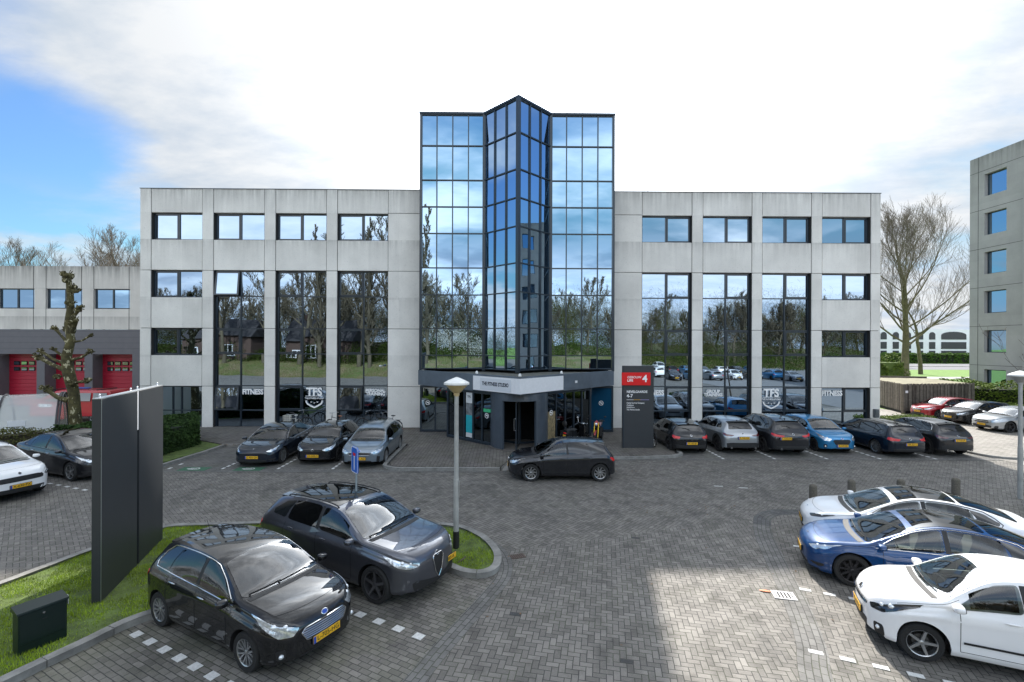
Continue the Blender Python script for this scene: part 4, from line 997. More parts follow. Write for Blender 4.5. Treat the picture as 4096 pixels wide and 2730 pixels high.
# ---------------------------------------------------------------- canopy
FASC=mat('canopy_fascia',(.10,.125,.155),rough=.45,noise=.22,nscale=1.2,coat=.2); MOSS=mat('canopy_roof_felt',(.13,.13,.11),rough=.95,noise=.5,nscale=3)
cp=[(-5.05,27.15),(.6,21.5),(6.14,27.15)]
cn=MB(); cn.prism(cp,2.74,3.46,0); canopy=bpart(cn,'canopy',FASC); 
V=[];F=[]
up=MB()
for p,q in ((cp[0],cp[1]),(cp[1],cp[2])):
    a=Vector(p);b=Vector(q);d=(b-a).normalized();nr=Vector((d.y,-d.x)); 
    up.prism([tuple(a),tuple(b),tuple(b-nr*.12+(-d if p==cp[0] else d)*.0),tuple(a-nr*.12)][::1],3.462,3.58)
bpart(up,'canopy_upstand',FASC,canopy)
cr=MB(); cr.prism([(-4.75,27.1),(.6,21.75),(5.85,27.1)],3.463,3.50); bpart(cr,'canopy_roof',MOSS,canopy)
def facept(side,t,off=0.0):
    a=Vector(cp[0] if side<0 else cp[2]); b=Vector(cp[1]); d=(b-a); n=Vector((-1,-1)).normalized() if side<0 else Vector((1,-1)).normalized(); p=a+d*t+n*off; return p
WSIGN=mat('white_sign_panel',(.80,.80,.82),rough=.4,noise=.05); 
for s in (-1,1):
    a=facept(s,.60,.03);b=facept(s,1.0,.03);c=facept(s,1.0,-.0);d=facept(s,.60,0)
    if s<0: b=Vector((.6,21.5-.0425)); 
    else: b=Vector((.6,21.5-.0425))
    q=MB(); q.prism([tuple(p) for p in ((d,a,b,c) if s<0 else (c,b,a,d))],2.80,3.50); sg=bpart(q,'sign_panel',WSIGN,canopy)
    q=MB(); a=facept(s,.595,.02);b=Vector((.6,21.5-.03)); q.prism([tuple(p) for p in ((facept(s,.595,0),a,b,Vector(cp[1])) if s<0 else (Vector(cp[1]),b,a,facept(s,.595,0)))],2.745,2.797); bpart(q,'sign_trim',FRAME,canopy)
a=facept(-1,.667,.045);b=facept(-1,.934,.045); q=MB(); q.prism([tuple(facept(-1,.667,.031)),tuple(a),tuple(b),tuple(facept(-1,.934,.031))],2.86,3.42); sb=bpart(q,'name_board',mat('name_board_grey',(.66,.68,.72),.4),canopy)
mp_=facept(-1,.80,.05)
place_text('name_lettering','THE FITNESS STUDIO',mat('navy_letters',(.012,.018,.04),.5),(mp_.x-RO[0],mp_.y-RO[1],3.15),(math.pi/2,0,math.radians(-45)),canopy,size=.24,bold=.04,sx=.80)
q=MB(); p=facept(1,.46,.01); q.obox((p.x,p.y),math.radians(45),.09,.01,3.08,3.2); bpart(q,'small_plate',WSIGN,canopy)
CLW=mat('canopy_lamp_white',(.7,.7,.68),.4)
for x,y in ((-1.5,23.75),(.6,21.66),(2.75,23.85)):
    lamps=MB(); lamps.lathe([(.05,3.5),(.05,3.58),(.075,3.6),(.07,3.68),(.03,3.73),(0,3.74)],c=(x,y,0),n=12); bpart(lamps,'canopy_lamp',CLW,canopy,smooth=50)
# ---------------------------------------------------------------- entrance glazing under the canopy
def glazed(p,q,n,z0=.12,z1=2.73,nm='entrance_glazing',G=GD,door=None):
    mb=MB(); a=Vector(p);b=Vector(q);d=b-a;L_=d.length;d.normalize();an=math.atan2(d.y,d.x);nr=Vector((d.y,-d.x))
    for i in range(n+1): c=a+d*(L_*i/n); mb.obox(c,an,.045,.05,z0,z1)
    for z in (z0+.08,z1-.05):
        for i in range(n): c=a+d*(L_*(i+.5)/n); mb.obox(c,an,L_/n/2-.045,.045,z-.08,z+.05)
    f=bpart(mb,nm,FRAME)
    V=[];F=[]
    for i in range(n):
        t=random.uniform(-.003,.003)
        for u,z,s_ in ((i/n,z0,-1),((i+1)/n,z0,1),((i+1)/n,z1,1),(i/n,z1,-1)): r=a+d*L_*u+nr*t*s_; V.append((r.x,r.y,z))
        F.append((4*i,4*i+1,4*i+2,4*i+3))
    mb=MB(); mb.add(V,F); bpart(mb,'pane',G,f); return f
GS=mirror('side_entrance_glass',(.30,.35,.38))
glazed((-4.85,26.9),(-3.2,26.9),2,G=GS); glazed((-3.15,26.9),(-3.15,25.45),1); fl=glazed((-3.12,25.4),(-.72,23.2),5)
glazed((1.95,23.2),(4.5,25.75),5); glazed((4.55,25.8),(4.55,26.9),1); glazed((4.6,26.9),(6.0,26.9),1,G=mat('blue_film_glass',(.008,.055,.11),rough=.06,ior=1.5))
# revolving door drum
dc=(.62,23.45); R=1.42
dr=MB()
def arc(a0,a1,r0,r1,z0,z1,n=14):
    P=[(dc[0]+r0*math.cos(a0+(a1-a0)*k/n),dc[1]+r0*math.sin(a0+(a1-a0)*k/n)) for k in range(n+1)]; Q=[(dc[0]+r1*math.cos(a0+(a1-a0)*k/n),dc[1]+r1*math.sin(a0+(a1-a0)*k/n)) for k in range(n+1)]
    for k in range(n): dr.prism([P[k],P[k+1],Q[k+1],Q[k]],z0,z1)
d2=math.radians
arc(d2(180),d2(234),R,R-.08,.1,2.4); arc(d2(304),d2(360),R,R-.08,.1,2.4); arc(d2(180),d2(360),R,R-.08,2.402,2.735,24)
for a in (234,304): p=(dc[0]+(R-.04)*math.cos(d2(a)),dc[1]+(R-.04)*math.sin(d2(a))); dr.obox(p,d2(a),.07,.05,.1,2.4)
drum=bpart(dr,'revolving_door',PANEL,smooth=30); fixn(drum)
q=MB(); q.lathe([(R-.1,.11),(R-.1,2.7)],c=(dc[0],dc[1],0),n=20,a0=0,a1=math.pi); q.prism([(dc[0]+(R-.1)*math.cos(2*math.pi*k/24),dc[1]+(R-.1)*math.sin(2*math.pi*k/24)) for k in range(24)],2.45,2.5); bpart(q,'dark_interior',INNER,drum)
q=MB(); q.prism([(dc[0]+(R+.12)*math.cos(2*math.pi*k/32),dc[1]+(R+.12)*math.sin(2*math.pi*k/32)) for k in range(32)],.10,.13); bpart(q,'threshold',mat('door_mat',(.10,.09,.08),.9),drum)
for a in (262,142,22):
    e=Vector((math.cos(d2(a)),math.sin(d2(a)))); c=Vector(dc)+e*(R-.16)/2
    q=MB(); an=d2(a)
    for rr_ in (.05,R-.18): p=Vector(dc)+e*rr_; q.obox(p,an,.03,.025,.14,2.38)
    q.obox(c,an,(R-.2)/2-.03,.022,.14,.24); q.obox(c,an,(R-.2)/2-.03,.022,2.3,2.38); wg=bpart(q,'door_wing',FRAME,drum)
    if a==262: 
        p=Vector(dc)+e*(R-.35); q=MB(); px_,py_=p.x-.06,p.y; q.tube([(px_,py_,1.55),(px_-.06,py_-.02,1.55),(px_-.06,py_-.02,1.0),(px_,py_,1.0)],.018,8); bpart(q,'door_handle',CM['chrome'],drum)
# posters and no-smoking roundels on the glass
def board(name,p,q,u0,u1,z0,z1,m,off=.03):
    a=Vector(p);b=Vector(q);d=b-a;nr=Vector((d.y,-d.x)).normalized(); P=[a+d*u0+nr*off,a+d*u1+nr*off]
    mb=MB(); mb.add([(P[0].x,P[0].y,z0),(P[1].x,P[1].y,z0),(P[1].x,P[1].y,z1),(P[0].x,P[0].y,z1)],[(0,1,2,3)]); return bpart(mb,name,m)
TEAL=mat('teal_poster',(.02,.36,.42),.35,noise=.1); WP=mat('white_poster',(.62,.63,.63),.4); BARK=mat('bark_panel',(.22,.17,.09),.8,noise=.6,nscale=9,bump=.5)
A,Bq=(-3.12,25.4),(-.72,23.2)
board('poster',A,Bq,.44,.58,.55,1.45,TEAL); board('poster',A,Bq,.44,.58,1.45,2.05,mat('grey_poster',(.16,.17,.18),.4,noise=.7,nscale=4)); board('poster',A,Bq,.44,.58,2.06,2.6,WP); board('poster',A,Bq,.44,.58,.32,.545,WP)
board('emergency_sticker',A,Bq,.83,.99,1.72,1.88,CM['greenst'])
board('bark_panel',(1.95,23.2),(4.5,25.75),.02,.175,.2,1.75,BARK)
pl_=place_text('poster_lettering','TFS',CM['plastic'],(0,0,0),(math.pi/2,0,math.atan2(Bq[1]-A[1],Bq[0]-A[0])),root_b,size=.16,bold=.02); pp=Vector(A)+(Vector(Bq)-Vector(A))*.51+Vector((-.675,-.737))*.035; pl_.location=(pp.x-RO[0],pp.y-RO[1],2.38)
def roundel(x,y,z,an,r=.13):
    M=Matrix.Translation((x,y,z))@Matrix.Rotation(an,4,'Z')@Matrix.Rotation(math.pi/2,4,'X')
    mb=MB(); mb.lathe([(r*.80,0),(r,0)],n=28); mb.add([(-r*.5,-.012,.0),(r*.5,-.012,.0),(r*.5,.022,.0),(-r*.5,.022,.0)],[(0,1,2,3)]); mb.add([(r*.1,.03,.0),(r*.16,.03,0),(r*.3,r*.5,0),(r*.22,r*.5,0)],[(0,1,2,3)])
    c=math.cos(-.785);s=math.sin(-.785); V=[(a*c-b*s,a*s+b*c,.001) for a,b in ((-r*.85,-r*.09),(r*.85,-r*.09),(r*.85,r*.09),(-r*.85,r*.09))]; mb.add(V,[(0,1,2,3)]); mb.move(M); return bpart(mb,'no_smoking_roundel',LET)
roundel(-4.45,26.86,1.75,0); roundel(5.35,26.86,1.75,0); p=Vector(A)+(Vector(Bq)-Vector(A))*.91; roundel(p.x-.04,p.y-.05,1.55,math.atan2(Bq[1]-A[1],Bq[0]-A[0])); roundel(2.2-.0,23.40,1.7,math.radians(45))
# small fittings on the facade
q=MB(); q.box(22.0,22.25,28.12,28.29,.75,1.25); q.box(22.03,22.22,28.08,28.118,.95,1.2); bpart(q,'wall_letterbox',mat('box_grey',(.10,.11,.12),.5))
q=MB(); q.tube([(-7.45,28.5,3.75),(-7.45,28.15,3.75)],.03,8); q.ellip((-7.45,28.05,3.75),(.07,.14,.07)); bpart(q,'security_camera',WP,smooth=50)
q=MB(); q.tube([(8.9,30,14.2),(8.9,30,15.1)],.015,5); bpart(q,'roof_aerial',FRAME)
# ---------------------------------------------------------------- low annex on the left, set back
AY=37.6; AO=(-38,37.6,0)
anx=empty('annex_building',AO,0,'low grey concrete annex with three red roller doors left of the main block','building')
def ax_(S): return (S-2048)/1900*AY+ .0108*AY
w=MB(); Xr=-20.0
wn=[(17,157),(204,347),(392,537)]; 
cols=[(-60,)]
w.box(-75,Xr,AY,AY+.3,9.30,11.06)
w.box(-75,Xr,AY,AY+.3,6.12,7.72)
edges=[-75.0]
for k in range(-9,3):
    x0=ax_(17+187.5*k); x1=ax_(157+187.5*k); edges+=[x0,x1]
edges.append(Xr)
for k in range(0,len(edges)-1,2): w.box(edges[k],edges[k+1],AY+.005,AY+.3,7.724,9.296)
w.box(-75,Xr,AY+.4,AY+14,10.4,10.6); wa=w.build('wall',CONC2,anx,org=AO)
q=MB()
for k in range(-9,3):
    for dx in (157,204+0):
        x=ax_(dx-3+187.5*k if dx==157 else dx-31+187.5*k+30); q.box(x-.02,x+.02,AY-.006,AY+.01,6.12,11.05)
q.build('joint',GAP,anx,org=AO)
GREYC=mat('grey_cladding',(.13,.125,.135),rough=.6,noise=.06,nscale=2)
w=MB(); opn=[]
for k in range(-9,3): opn.append((ax_(10+187.7*k),ax_(166+187.7*k)))
w.box(-75,Xr,AY+.02,AY+.3,4.17,6.10); xs=[-75.0]
for a,b in opn: xs+=[a,b]
xs.append(Xr)
for k in range(0,len(xs)-1,2):
    if xs[k+1]>xs[k]: w.box(xs[k],xs[k+1],AY+.02,AY+1.2,0,4.165)
w.build('cladding',GREYC,anx,org=AO)
q=MB()
for z in [4.6,5.05,5.5,5.95]: q.box(-75,Xr,AY+.012,AY+.022,z,z+.015)
q.build('cladding_joint',mat('cladding_joint_dark',(.07,.07,.075),.8),anx,org=AO)
REDD=mat('red_roller_door',(.36,.008,.03),rough=.45,coat=.2)
for k in range(-2,3):
    a=ax_(17+187.5*k);b=ax_(157+187.5*k); q=MB(); 
    for (x0,x1) in ((a,a+.09),(b-.09,b),((a+b)/2-.05,(a+b)/2+.05)): q.box(x0,x1,AY+.12,AY+.2,7.724,9.296)
    for z in (7.724,9.21): q.box(a+.09,(a+b)/2-.05,AY+.122,AY+.2,z,z+.085); q.box((a+b)/2+.05,b-.09,AY+.122,AY+.2,z,z+.085)
    wf_=q.build('window',FRAME,anx,org=AO); panes([(a,(a+b)/2,7.73,9.29),((a+b)/2,b,7.73,9.29)],AY+.18,k+50).build('pane',GR_,wf_,org=AO)
    a,b=opn[k+9]; q=MB(); n=14
    for i in range(n): q.rbox(a,b,AY+.95,AY+1.02,4.165*i/n+.004,4.165*(i+1)/n-.004,.012)
    q.box(a,b,AY+1.0,AY+1.05,0,4.16); rd=q.build('roller_door',REDD,anx,org=AO)
    for i in range(4):
        for j in range(2):
            x=a+.35+(b-a-.7)*(i+.5)/4; z=2.95+j*.46; q=MB(); q.rbox(x-.25,x+.25,AY+.90,AY+.945,z-.16,z+.16,.02,0); q.box(x-.20,x+.20,AY+.885,AY+.897,z-.11,z+.11,1); q.build('door_window',[INNER,GW],rd,org=AO)
q=MB(); q.tube([(-25.8,AY,6.0),(-25.8,AY-.3,5.95),(-26.4,AY-.5,6.05)],.03,6); q.rbox(-26.9,-26.2,AY-.62,AY-.4,6.0,6.1,.02); q.build('wall_lamp',FRAME,anx,org=AO)
# ---------------------------------------------------------------- tall block on the right
TX=43.1; T0=43.8; TO=(TX,35,0)
tb=empty('tower_block',TO,0,'tall brown grey office block with square windows at the right edge','building')
w=MB(); rows=[(1.0+3.5*k,2.9+3.5*k) for k in range(6)]; rows=[]
for k in range(6): rows.append((.95+3.52*k,2.95+3.52*k))
ycol=[]   # window columns along Y
for k in range(6): ycol.append((40.0-4.6*k+.0, 41.9-4.6*k))
ycol=[(40.55,42.45),(35.9,37.8)]+[(31.4-4.6*k-.0,33.3-4.6*k) for k in range(4)]
zz=0
for z0,z1 in rows:
    w.box(TX,TX+.45,14,T0,zz,z0); ys=sorted(ycol); e=14.0
    for a,b in ys: w.box(TX+.002,TX+.45,e,a,z0+.002,z1-.002); e=b
    w.box(TX+.002,TX+.45,e,T0,z0+.002,z1-.002); zz=z1
w.box(TX,TX+.45,14,T0,zz,22.3); w.box(TX+.46,TX+16,T0-.4,T0,0,22.3); w.box(TX+.46,TX+16,14,14.4,0,22.3); w.box(TX+.5,TX+16,14.5,T0-.5,22.0,22.15)
w.box(TX-.55,TX-.002,38.3,38.75,0,18.9)
w.build('wall',CONC3,tb,org=TO)
q=MB()
for k in range(6): q.box(TX-.006,TX+.01,38.8,T0,3.3+3.52*k,3.33+3.52*k)
q.box(TX-.006,TX+.01,43.0,43.03,0,22.3); q.build('joint',GAP,tb,org=TO)
for (a,b) in ycol:
    for z0,z1 in rows:
        q=MB(); x0=TX+.3
        for (c,d) in ((a,a+.07),(b-.07,b)): q.box(x0,x0+.08,c,d,z0,z1)
        for z in (z0,z1-.07): q.box(x0+.003,x0+.08,a+.07,b-.07,z,z+.07)
        f=q.build('window',FRAME,tb,org=TO); t=random.uniform(-.004,.004); p=MB(); p.add([(x0+.05,b,z0),(x0+.05+t,a,z0),(x0+.05+t,a,z1),(x0+.05,b,z1)],[(0,1,2,3)]); p.build('pane',GR_,f,org=TO)
q=MB(); GX=TX-.05
q.tube([(GX,38.2,.0),(GX,38.2,20.0),(GX,37.9,20.8),(GX,37.2,21.3),(GX,36.5,21.3)],.09,6); 
for k in range(12): q.box(GX-.03,GX+.03,33.6,38.2,1.0+1.76*k,1.08+1.76*k)
for k in range(3): q.box(GX-.03,GX+.03,35.2+k-.02,35.2+k+.04,.3,21)
f=q.build('curtain_wall',FRAME,tb,org=TO); p=MB(); p.add([(GX+.02,38.2,.2),(GX+.02,33.6,.2),(GX+.02,33.6,21.2),(GX+.02,38.2,20.4)],[(0,1,2,3)]); p.build('pane',GR_,f,org=TO)
# ---------------------------------------------------------------- trees and planting
BARK1=mat('bark_grey_brown',(.105,.085,.062),rough=.9,noise=.35,nscale=6); BARKD=mat('bark_twigs',(.15,.125,.10),rough=.9)
def tree_geo(seed,H,r0,n1=16,n2=9,n3=7,n4=4,clear=.22,spread=1.0,up=.25,lean=(0,0),shape=1.0,minr=.006,bk=.55):
    rn=random.Random(seed); T=MB(); K=MB()
    def branch(p,d,Ln,r,lev,segs):
        pts=[p];rs=[r]; dd=Vector(d)
        for i in range(segs):
            dd=(dd+Vector((rn.uniform(-1,1),rn.uniform(-1,1),rn.uniform(-.6,.9)))*(.13 if lev<2 else .2)+Vector((0,0,up*.35 if lev else 0))).normalized()
            pts.append(pts[-1]+dd*Ln/segs); rs.append(max(minr,r*(1-(i+1)/segs*.82)))
        (T if lev<2 else K).tube(pts,rs,(9,6,4,3,3)[lev],cap=False)
        return pts,rs
    tp,tr=branch(Vector((0,0,-.05)),Vector((lean[0],lean[1],1)).normalized(),H*.92,r0,0,12)
    def along(pts,rs,t):
        k=t*(len(pts)-1);i=min(int(k),len(pts)-2);f=k-i; return pts[i].lerp(pts[i+1],f),rs[i]*(1-f)+rs[i+1]*f,(pts[i+1]-pts[i]).normalized()
    for a in range(n1):
        t=clear+(1-clear)*(a+rn.random()*.7)/n1; p,r,d=along(tp,tr,min(t,.99)); an=a*2.4+rn.uniform(-.4,.4)
        el=.45+.75*(t-clear)/(1-clear); dirv=Vector((math.cos(an)*math.cos(el),math.sin(an)*math.cos(el),math.sin(el)))
        ln=H*.46*spread*(1-.72*((t-clear)/(1-clear))**1.3)*rn.uniform(.8,1.15)
        bp,br=branch(p,dirv,ln,r*bk,1,7)
        for b in range(n2):
            t2=.18+.8*(b+rn.random())/n2; p2,r2,d2_=along(bp,br,min(t2,.99)); q=Vector((rn.uniform(-1,1),rn.uniform(-1,1),rn.uniform(-.4,1))).normalized()
            cp_,cr_=branch(p2,(d2_*.9+q*.8).normalized(),ln*.46*(1.1-.6*t2),r2*.55,2,5)
            for c in range(n3):
                t3=.15+.83*(c+rn.random())/n3; p3,r3,d3=along(cp_,cr_,min(t3,.99)); q=Vector((rn.uniform(-1,1),rn.uniform(-1,1),rn.uniform(-.3,1))).normalized()
                ep,er=branch(p3,(d3*.9+q*.8).normalized(),ln*.22*(1.15-.6*t3),max(minr,r3*.6),3,3)
                for e in range(n4):
                    p4,r4,d4=along(ep,er,.2+.75*(e+rn.random())/n4); q=Vector((rn.uniform(-1,1),rn.uniform(-1,1),rn.uniform(-.2,1))).normalized()
                    branch(p4,(d4+q*.8).normalized(),ln*.11,minr,4,2)
    return T,K
def tree(loc,label,geo,group=None,name='bare_tree',rz=0,sc_=1.0,meshes=None,bark=BARK1,twig=BARKD):
    r=empty(name,loc,rz,label,'tree',group); r.scale=(sc_,)*3
    if meshes is None:
        a=geo[0].build('trunk',bark,r,smooth=60); b=geo[1].build('branches',twig,r); meshes=(a.data,b.data)
    else:
        for nm,me in zip(('trunk','branches'),meshes): o=bpy.data.objects.new(nm,me); link(o,r)
    return meshes
BARKG=mat('bark_mossy',(.11,.095,.05),rough=.9,noise=.4,nscale=2)
tree((63.5,75,0),'large spreading bare tree beyond the wooden enclosure, right of the main building',tree_geo(19,24,.56,28,10,7,3,.20,1.42,.26,minr=.012,bk=.36),bark=BARKG)
tree((73,83,0),'slim straight bare tree standing just right of the big spreading tree',tree_geo(12,15,.36,11,6,5,3,.5,.6,minr=.014,bk=.4),bark=BARKG)
tree((108,142,0),'thin distant bare tree in front of the clipped green hedge',tree_geo(13,15,.4,12,7,5,3,.35,.8,minr=.035))
tree((92,121,0),'bare tree partly hidden by the right corner of the main building',tree_geo(14,14,.35,10,7,5,3,.3,.8,minr=.03))
m1=tree((-52,68,0),'bushy bare tree above the annex roof, tallest of the group',tree_geo(21,19.5,.4,15,8,6,3,.3,1.15,minr=.012),'bare trees behind the annex')
m2=tree((-66,72,0),'bare tree above the annex roof at the left edge of the picture',tree_geo(22,19,.38,14,8,6,3,.3,1.2,minr=.012),'bare trees behind the annex')
tree((-44,70,0),'low wide bare tree nearest the main building, above the annex roof',None,'bare trees behind the annex',rz=2,sc_=.80,meshes=m2)
tree((-58.5,74,0),'slender bare tree second from the left above the annex roof',None,'bare trees behind the annex',rz=4,sc_=.90,meshes=m1)
tree((-77,76,0),'bare tree left of the picture edge behind the annex',None,'bare trees behind the annex',rz=1,sc_=1.0,meshes=m1)
tree((20.1,15.2,0),'young bare tree whose thin twigs cross the lamp post at the right edge',tree_geo(31,6.2,.07,11,5,3,2,.3,1.35,.10,minr=.006))
# pollarded plane tree
def pollard():
    rn=random.Random(3); r=empty('pollarded_tree',(-21.6,24.0,0),0,'pollarded plane tree with knobby stubs in front of the red roller doors','tree')
    m=mat('plane_bark',(.14,.12,.055),rough=.85,bump=.6,bscale=14); g=NG(m); b=g.N['Principled BSDF']; tc=g.N.new('ShaderNodeTexCoord'); o=tc.outputs['Object']
    n=g.noise(g.vm('MULTIPLY',o,(1,1,.6)),7,3,.5); c=g.mix(g.rng(g.noise(o,3,5,.6),.4,.6,0,1),(.045,.038,.014),(.105,.09,.032)); c=g.mix(g.rng(n,.60,.64,0,1),c,(.42,.38,.24)); g.L.new(c,b.inputs['Base Color'])
    T=MB(); pts=[(.12,0,-.1),(.05,0,.6),(0,0,1.6),(-.06,0,2.6),(-.32,0,3.6),(-.42,0,4.4),(-.20,0,5.2),(-.34,0,6.0),(-.22,0,6.8),(-.26,0,7.6),(-.34,0,8.3)]
    T.tube(pts,[.34,.29,.25,.23,.25,.21,.18,.165,.155,.14,.11],14)
    KN=[]
    def knob(c,s):
        K=MB(); KN.append(K)
        for _ in range(9): K.ellip((c[0]+rn.uniform(-s,s)*.8,c[1]+rn.uniform(-s,s)*.6,c[2]+rn.uniform(-s,s)*.7),(s*rn.uniform(.35,.6),)*3,7,5)
        for _ in range(9):
            e=Vector((rn.uniform(-1,1),rn.uniform(-1,.3),rn.uniform(-.2,1))).normalized()*s*1.5; K.tube([c,(c[0]+e.x,c[1]+e.y,c[2]+e.z)],[.035,.02],4)
    def stub(p,q,r1,s,mid=None):
        q=tuple(p[i]+(q[i]-p[i])*.78 for i in range(3)); r1*=.82; s*=.85
        P=[p,((p[0]+q[0])/2,(p[1]+q[1])/2,(p[2]+q[2])/2+(mid or 0)),q]; T.tube(P,[r1,r1*.75,r1*.8],9); knob(q,s)
    knob((-.42,0,8.35),.26); knob((.05,-.1,7.75),.20); knob((-.1,-.1,7.0),.18)
    stub((-.5,0,3.7),(-2.3,.1,4.55),.14,.2,-.05); stub((-.45,0,4.0),(-1.85,-.2,4.85),.10,.15,-.1); stub((-.35,0,4.2),(-1.0,-.3,4.9),.09,.12)
    stub((-.15,0,4.2),(.95,.1,4.75),.10,.16,-.08); stub((-.4,0,5.1),(-1.25,.1,5.95),.10,.16); stub((-.1,0,5.1),(.95,.1,5.55),.07,.10,-.1)
    stub((-.15,0,5.6),(.25,-.2,6.35),.18,.26); stub((-.15,0,6.3),(.45,-.1,6.9),.12,.2); stub((-.15,-.2,2.2),(-1.35,-.4,2.95),.16,.24,-.12); stub((0,-.2,3.0),(1.0,-.2,3.2),.12,.18,.05)
    knob((.05,-.2,3.05),.2); knob((-.75,-.1,3.35),.14); knob((-.4,0,5.75),.14)
    T.build('trunk',m,r,smooth=60); [k_.build('pollard_knob',m,r,smooth=60) for k_ in KN]
pollard()
# hedges: a dark core with thousands of leaves
def leafmat(name,c,c2,r=.8):
    m=mat(name,c,rough=r,spec=.15); g=NG(m); geo=g.N.new('ShaderNodeNewGeometry'); b=g.N['Principled BSDF']
    n=g.noise(geo.outputs['Position'],2.6,4,.6); f=g.noise(geo.outputs['Position'],23,2,.5); g.L.new(g.mix(g.rng(g.math('ADD',g.math('MULTIPLY',n,.5),g.math('MULTIPLY',f,.5)),.4,.6,0,1),c,c2),b.inputs['Base Color']); return m
def leaves(mb,poly,z0,z1,n,s,seed,top=True,lump=.12):
    rn=random.Random(seed); N=len(poly); per=[math.dist(poly[i],poly[(i+1)%N]) for i in range(N)]; P=sum(per); xs=[p[0] for p in poly]; ys=[p[1] for p in poly]
    area=abs(sum(poly[i][0]*poly[(i+1)%N][1]-poly[(i+1)%N][0]*poly[i][1] for i in range(N)))/2; k=0
    while k<n:
        if top and rn.random()<area/(area+P*(z1-z0)):
            x=rn.uniform(min(xs),max(xs)); y=rn.uniform(min(ys),max(ys))
            if not inside((x,y),poly): continue
            z=z1
        else:
            d=rn.uniform(0,P); i=0
            while d>per[i]: d-=per[i]; i+=1
            t=d/per[i]; a=poly[i]; b=poly[(i+1)%N]; x=a[0]+(b[0]-a[0])*t; y=a[1]+(b[1]-a[1])*t; z=rn.uniform(z0,z1)
        w=lump*(math.sin(x*2.3+z)+math.sin(y*2.9+x)+math.sin(z*3.1+y*1.7))*.5
        x+=rn.uniform(-.08,.08)+w*.5; y+=rn.uniform(-.08,.08)-w*.3; z+=rn.uniform(-.09,.09)+w*(1 if z>z1-.3 else .2)
        u=Vector((rn.uniform(-1,1),rn.uniform(-1,1),rn.uniform(-1,1))).normalized()*s*rn.uniform(.6,1.3); v=u.orthogonal().normalized()*s*.6
        b=len(mb.v); c=Vector((x,y,z)); mb.v+=[tuple(c-u),tuple(c-v),tuple(c+u),tuple(c+v)]; mb.f.append((b,b+1,b+2,b+3)); mb.m.append(0); k+=1
LDK=leafmat('leaf_dark',(.018,.035,.012),(.045,.085,.02)); LBR=leafmat('leaf_bright',(.035,.085,.008),(.08,.16,.02)); LDRY=leafmat('leaf_dry_twig',(.085,.07,.035),(.11,.125,.035)); LYEL=leafmat('leaf_yellow_green',(.05,.085,.012),(.12,.17,.02))
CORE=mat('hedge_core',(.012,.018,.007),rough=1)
def shrink(poly,d):
    cx=sum(p[0] for p in poly)/len(poly); cy=sum(p[1] for p in poly)/len(poly); return [(cx+(p[0]-cx)*(1-d/max(.01,math.dist(p,(cx,cy)))),cy+(p[1]-cy)*(1-d/max(.01,math.dist(p,(cx,cy))))) for p in poly]
def hedge(name,poly,z0,z1,n,s,label,m,cat='hedge',seed=1,lump=.12,core=CORE,group=None):
    c=(sum(p[0] for p in poly)/len(poly),sum(p[1] for p in poly)/len(poly),0); r=empty(name,c,0,label,cat,group)
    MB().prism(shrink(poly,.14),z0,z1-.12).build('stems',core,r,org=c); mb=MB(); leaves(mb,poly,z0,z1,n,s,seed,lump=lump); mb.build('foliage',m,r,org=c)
hedge('hedge',[(-19.5,20.6),(-15.3,20.9),(-15.2,23.6),(-16.4,25.2),(-19.5,25.6)],.05,1.25,24000,.06,'dense dark evergreen bush against the left end of the office building',LDK,seed=2,lump=.22)
hedge('hedge',[(-19.4,23.0),(-20.2,21.9),(-30,15.2),(-30.8,16.4)],.05,1.12,22000,.045,'low scruffy twiggy hedge in front of the transparent bicycle shelter',LDRY,seed=3,lump=.10,core=mat('twig_core',(.05,.042,.025),1))
hedge('hedge',[(50,134),(170,134),(170,136.5),(50,136.5)],0,2.6,26000,.28,'long clipped green hedge beyond the far road',LBR,seed=4,lump=.3)
hedge('shrub',[(38.5,37.5),(42.2,36.5),(42.2,42.5),(39.5,42.8),(37.2,41.0)],0,1.7,7000,.10,'mossy yellow green mound of shrubs at the foot of the tall right block',LYEL,'shrub',5,.35)
hedge('shrub',[(33.6,29.0),(41.8,27.5),(42.1,36.2),(36.5,36.4)],0,.55,7000,.09,'low yellow green ground cover beside the three cars parked by the tall block',LYEL,'shrub',6,.2)
hedge('shrub',[(22.6,26.5),(27.0,29.6),(26.5,30.6),(22.7,29.8)],.0,.55,7000,.05,'low moss green hedge at the right corner of the office building',LYEL,'shrub',7,.08)
hedge('shrub',[(15.4,12.7),(17.6,12.2),(18.0,13.9),(15.9,14.2)],0,.5,7000,.05,'bright green low shrub below the right lamp post',LBR,'shrub',8,.12)
hedge('shrub',[(38.0,48),(41.5,49),(41,53),(38,53)],0,3.4,4500,.11,'loose light green bush just right of the office building',LYEL,'shrub',9,.7,core=mat('bush_core',(.09,.13,.03),1))
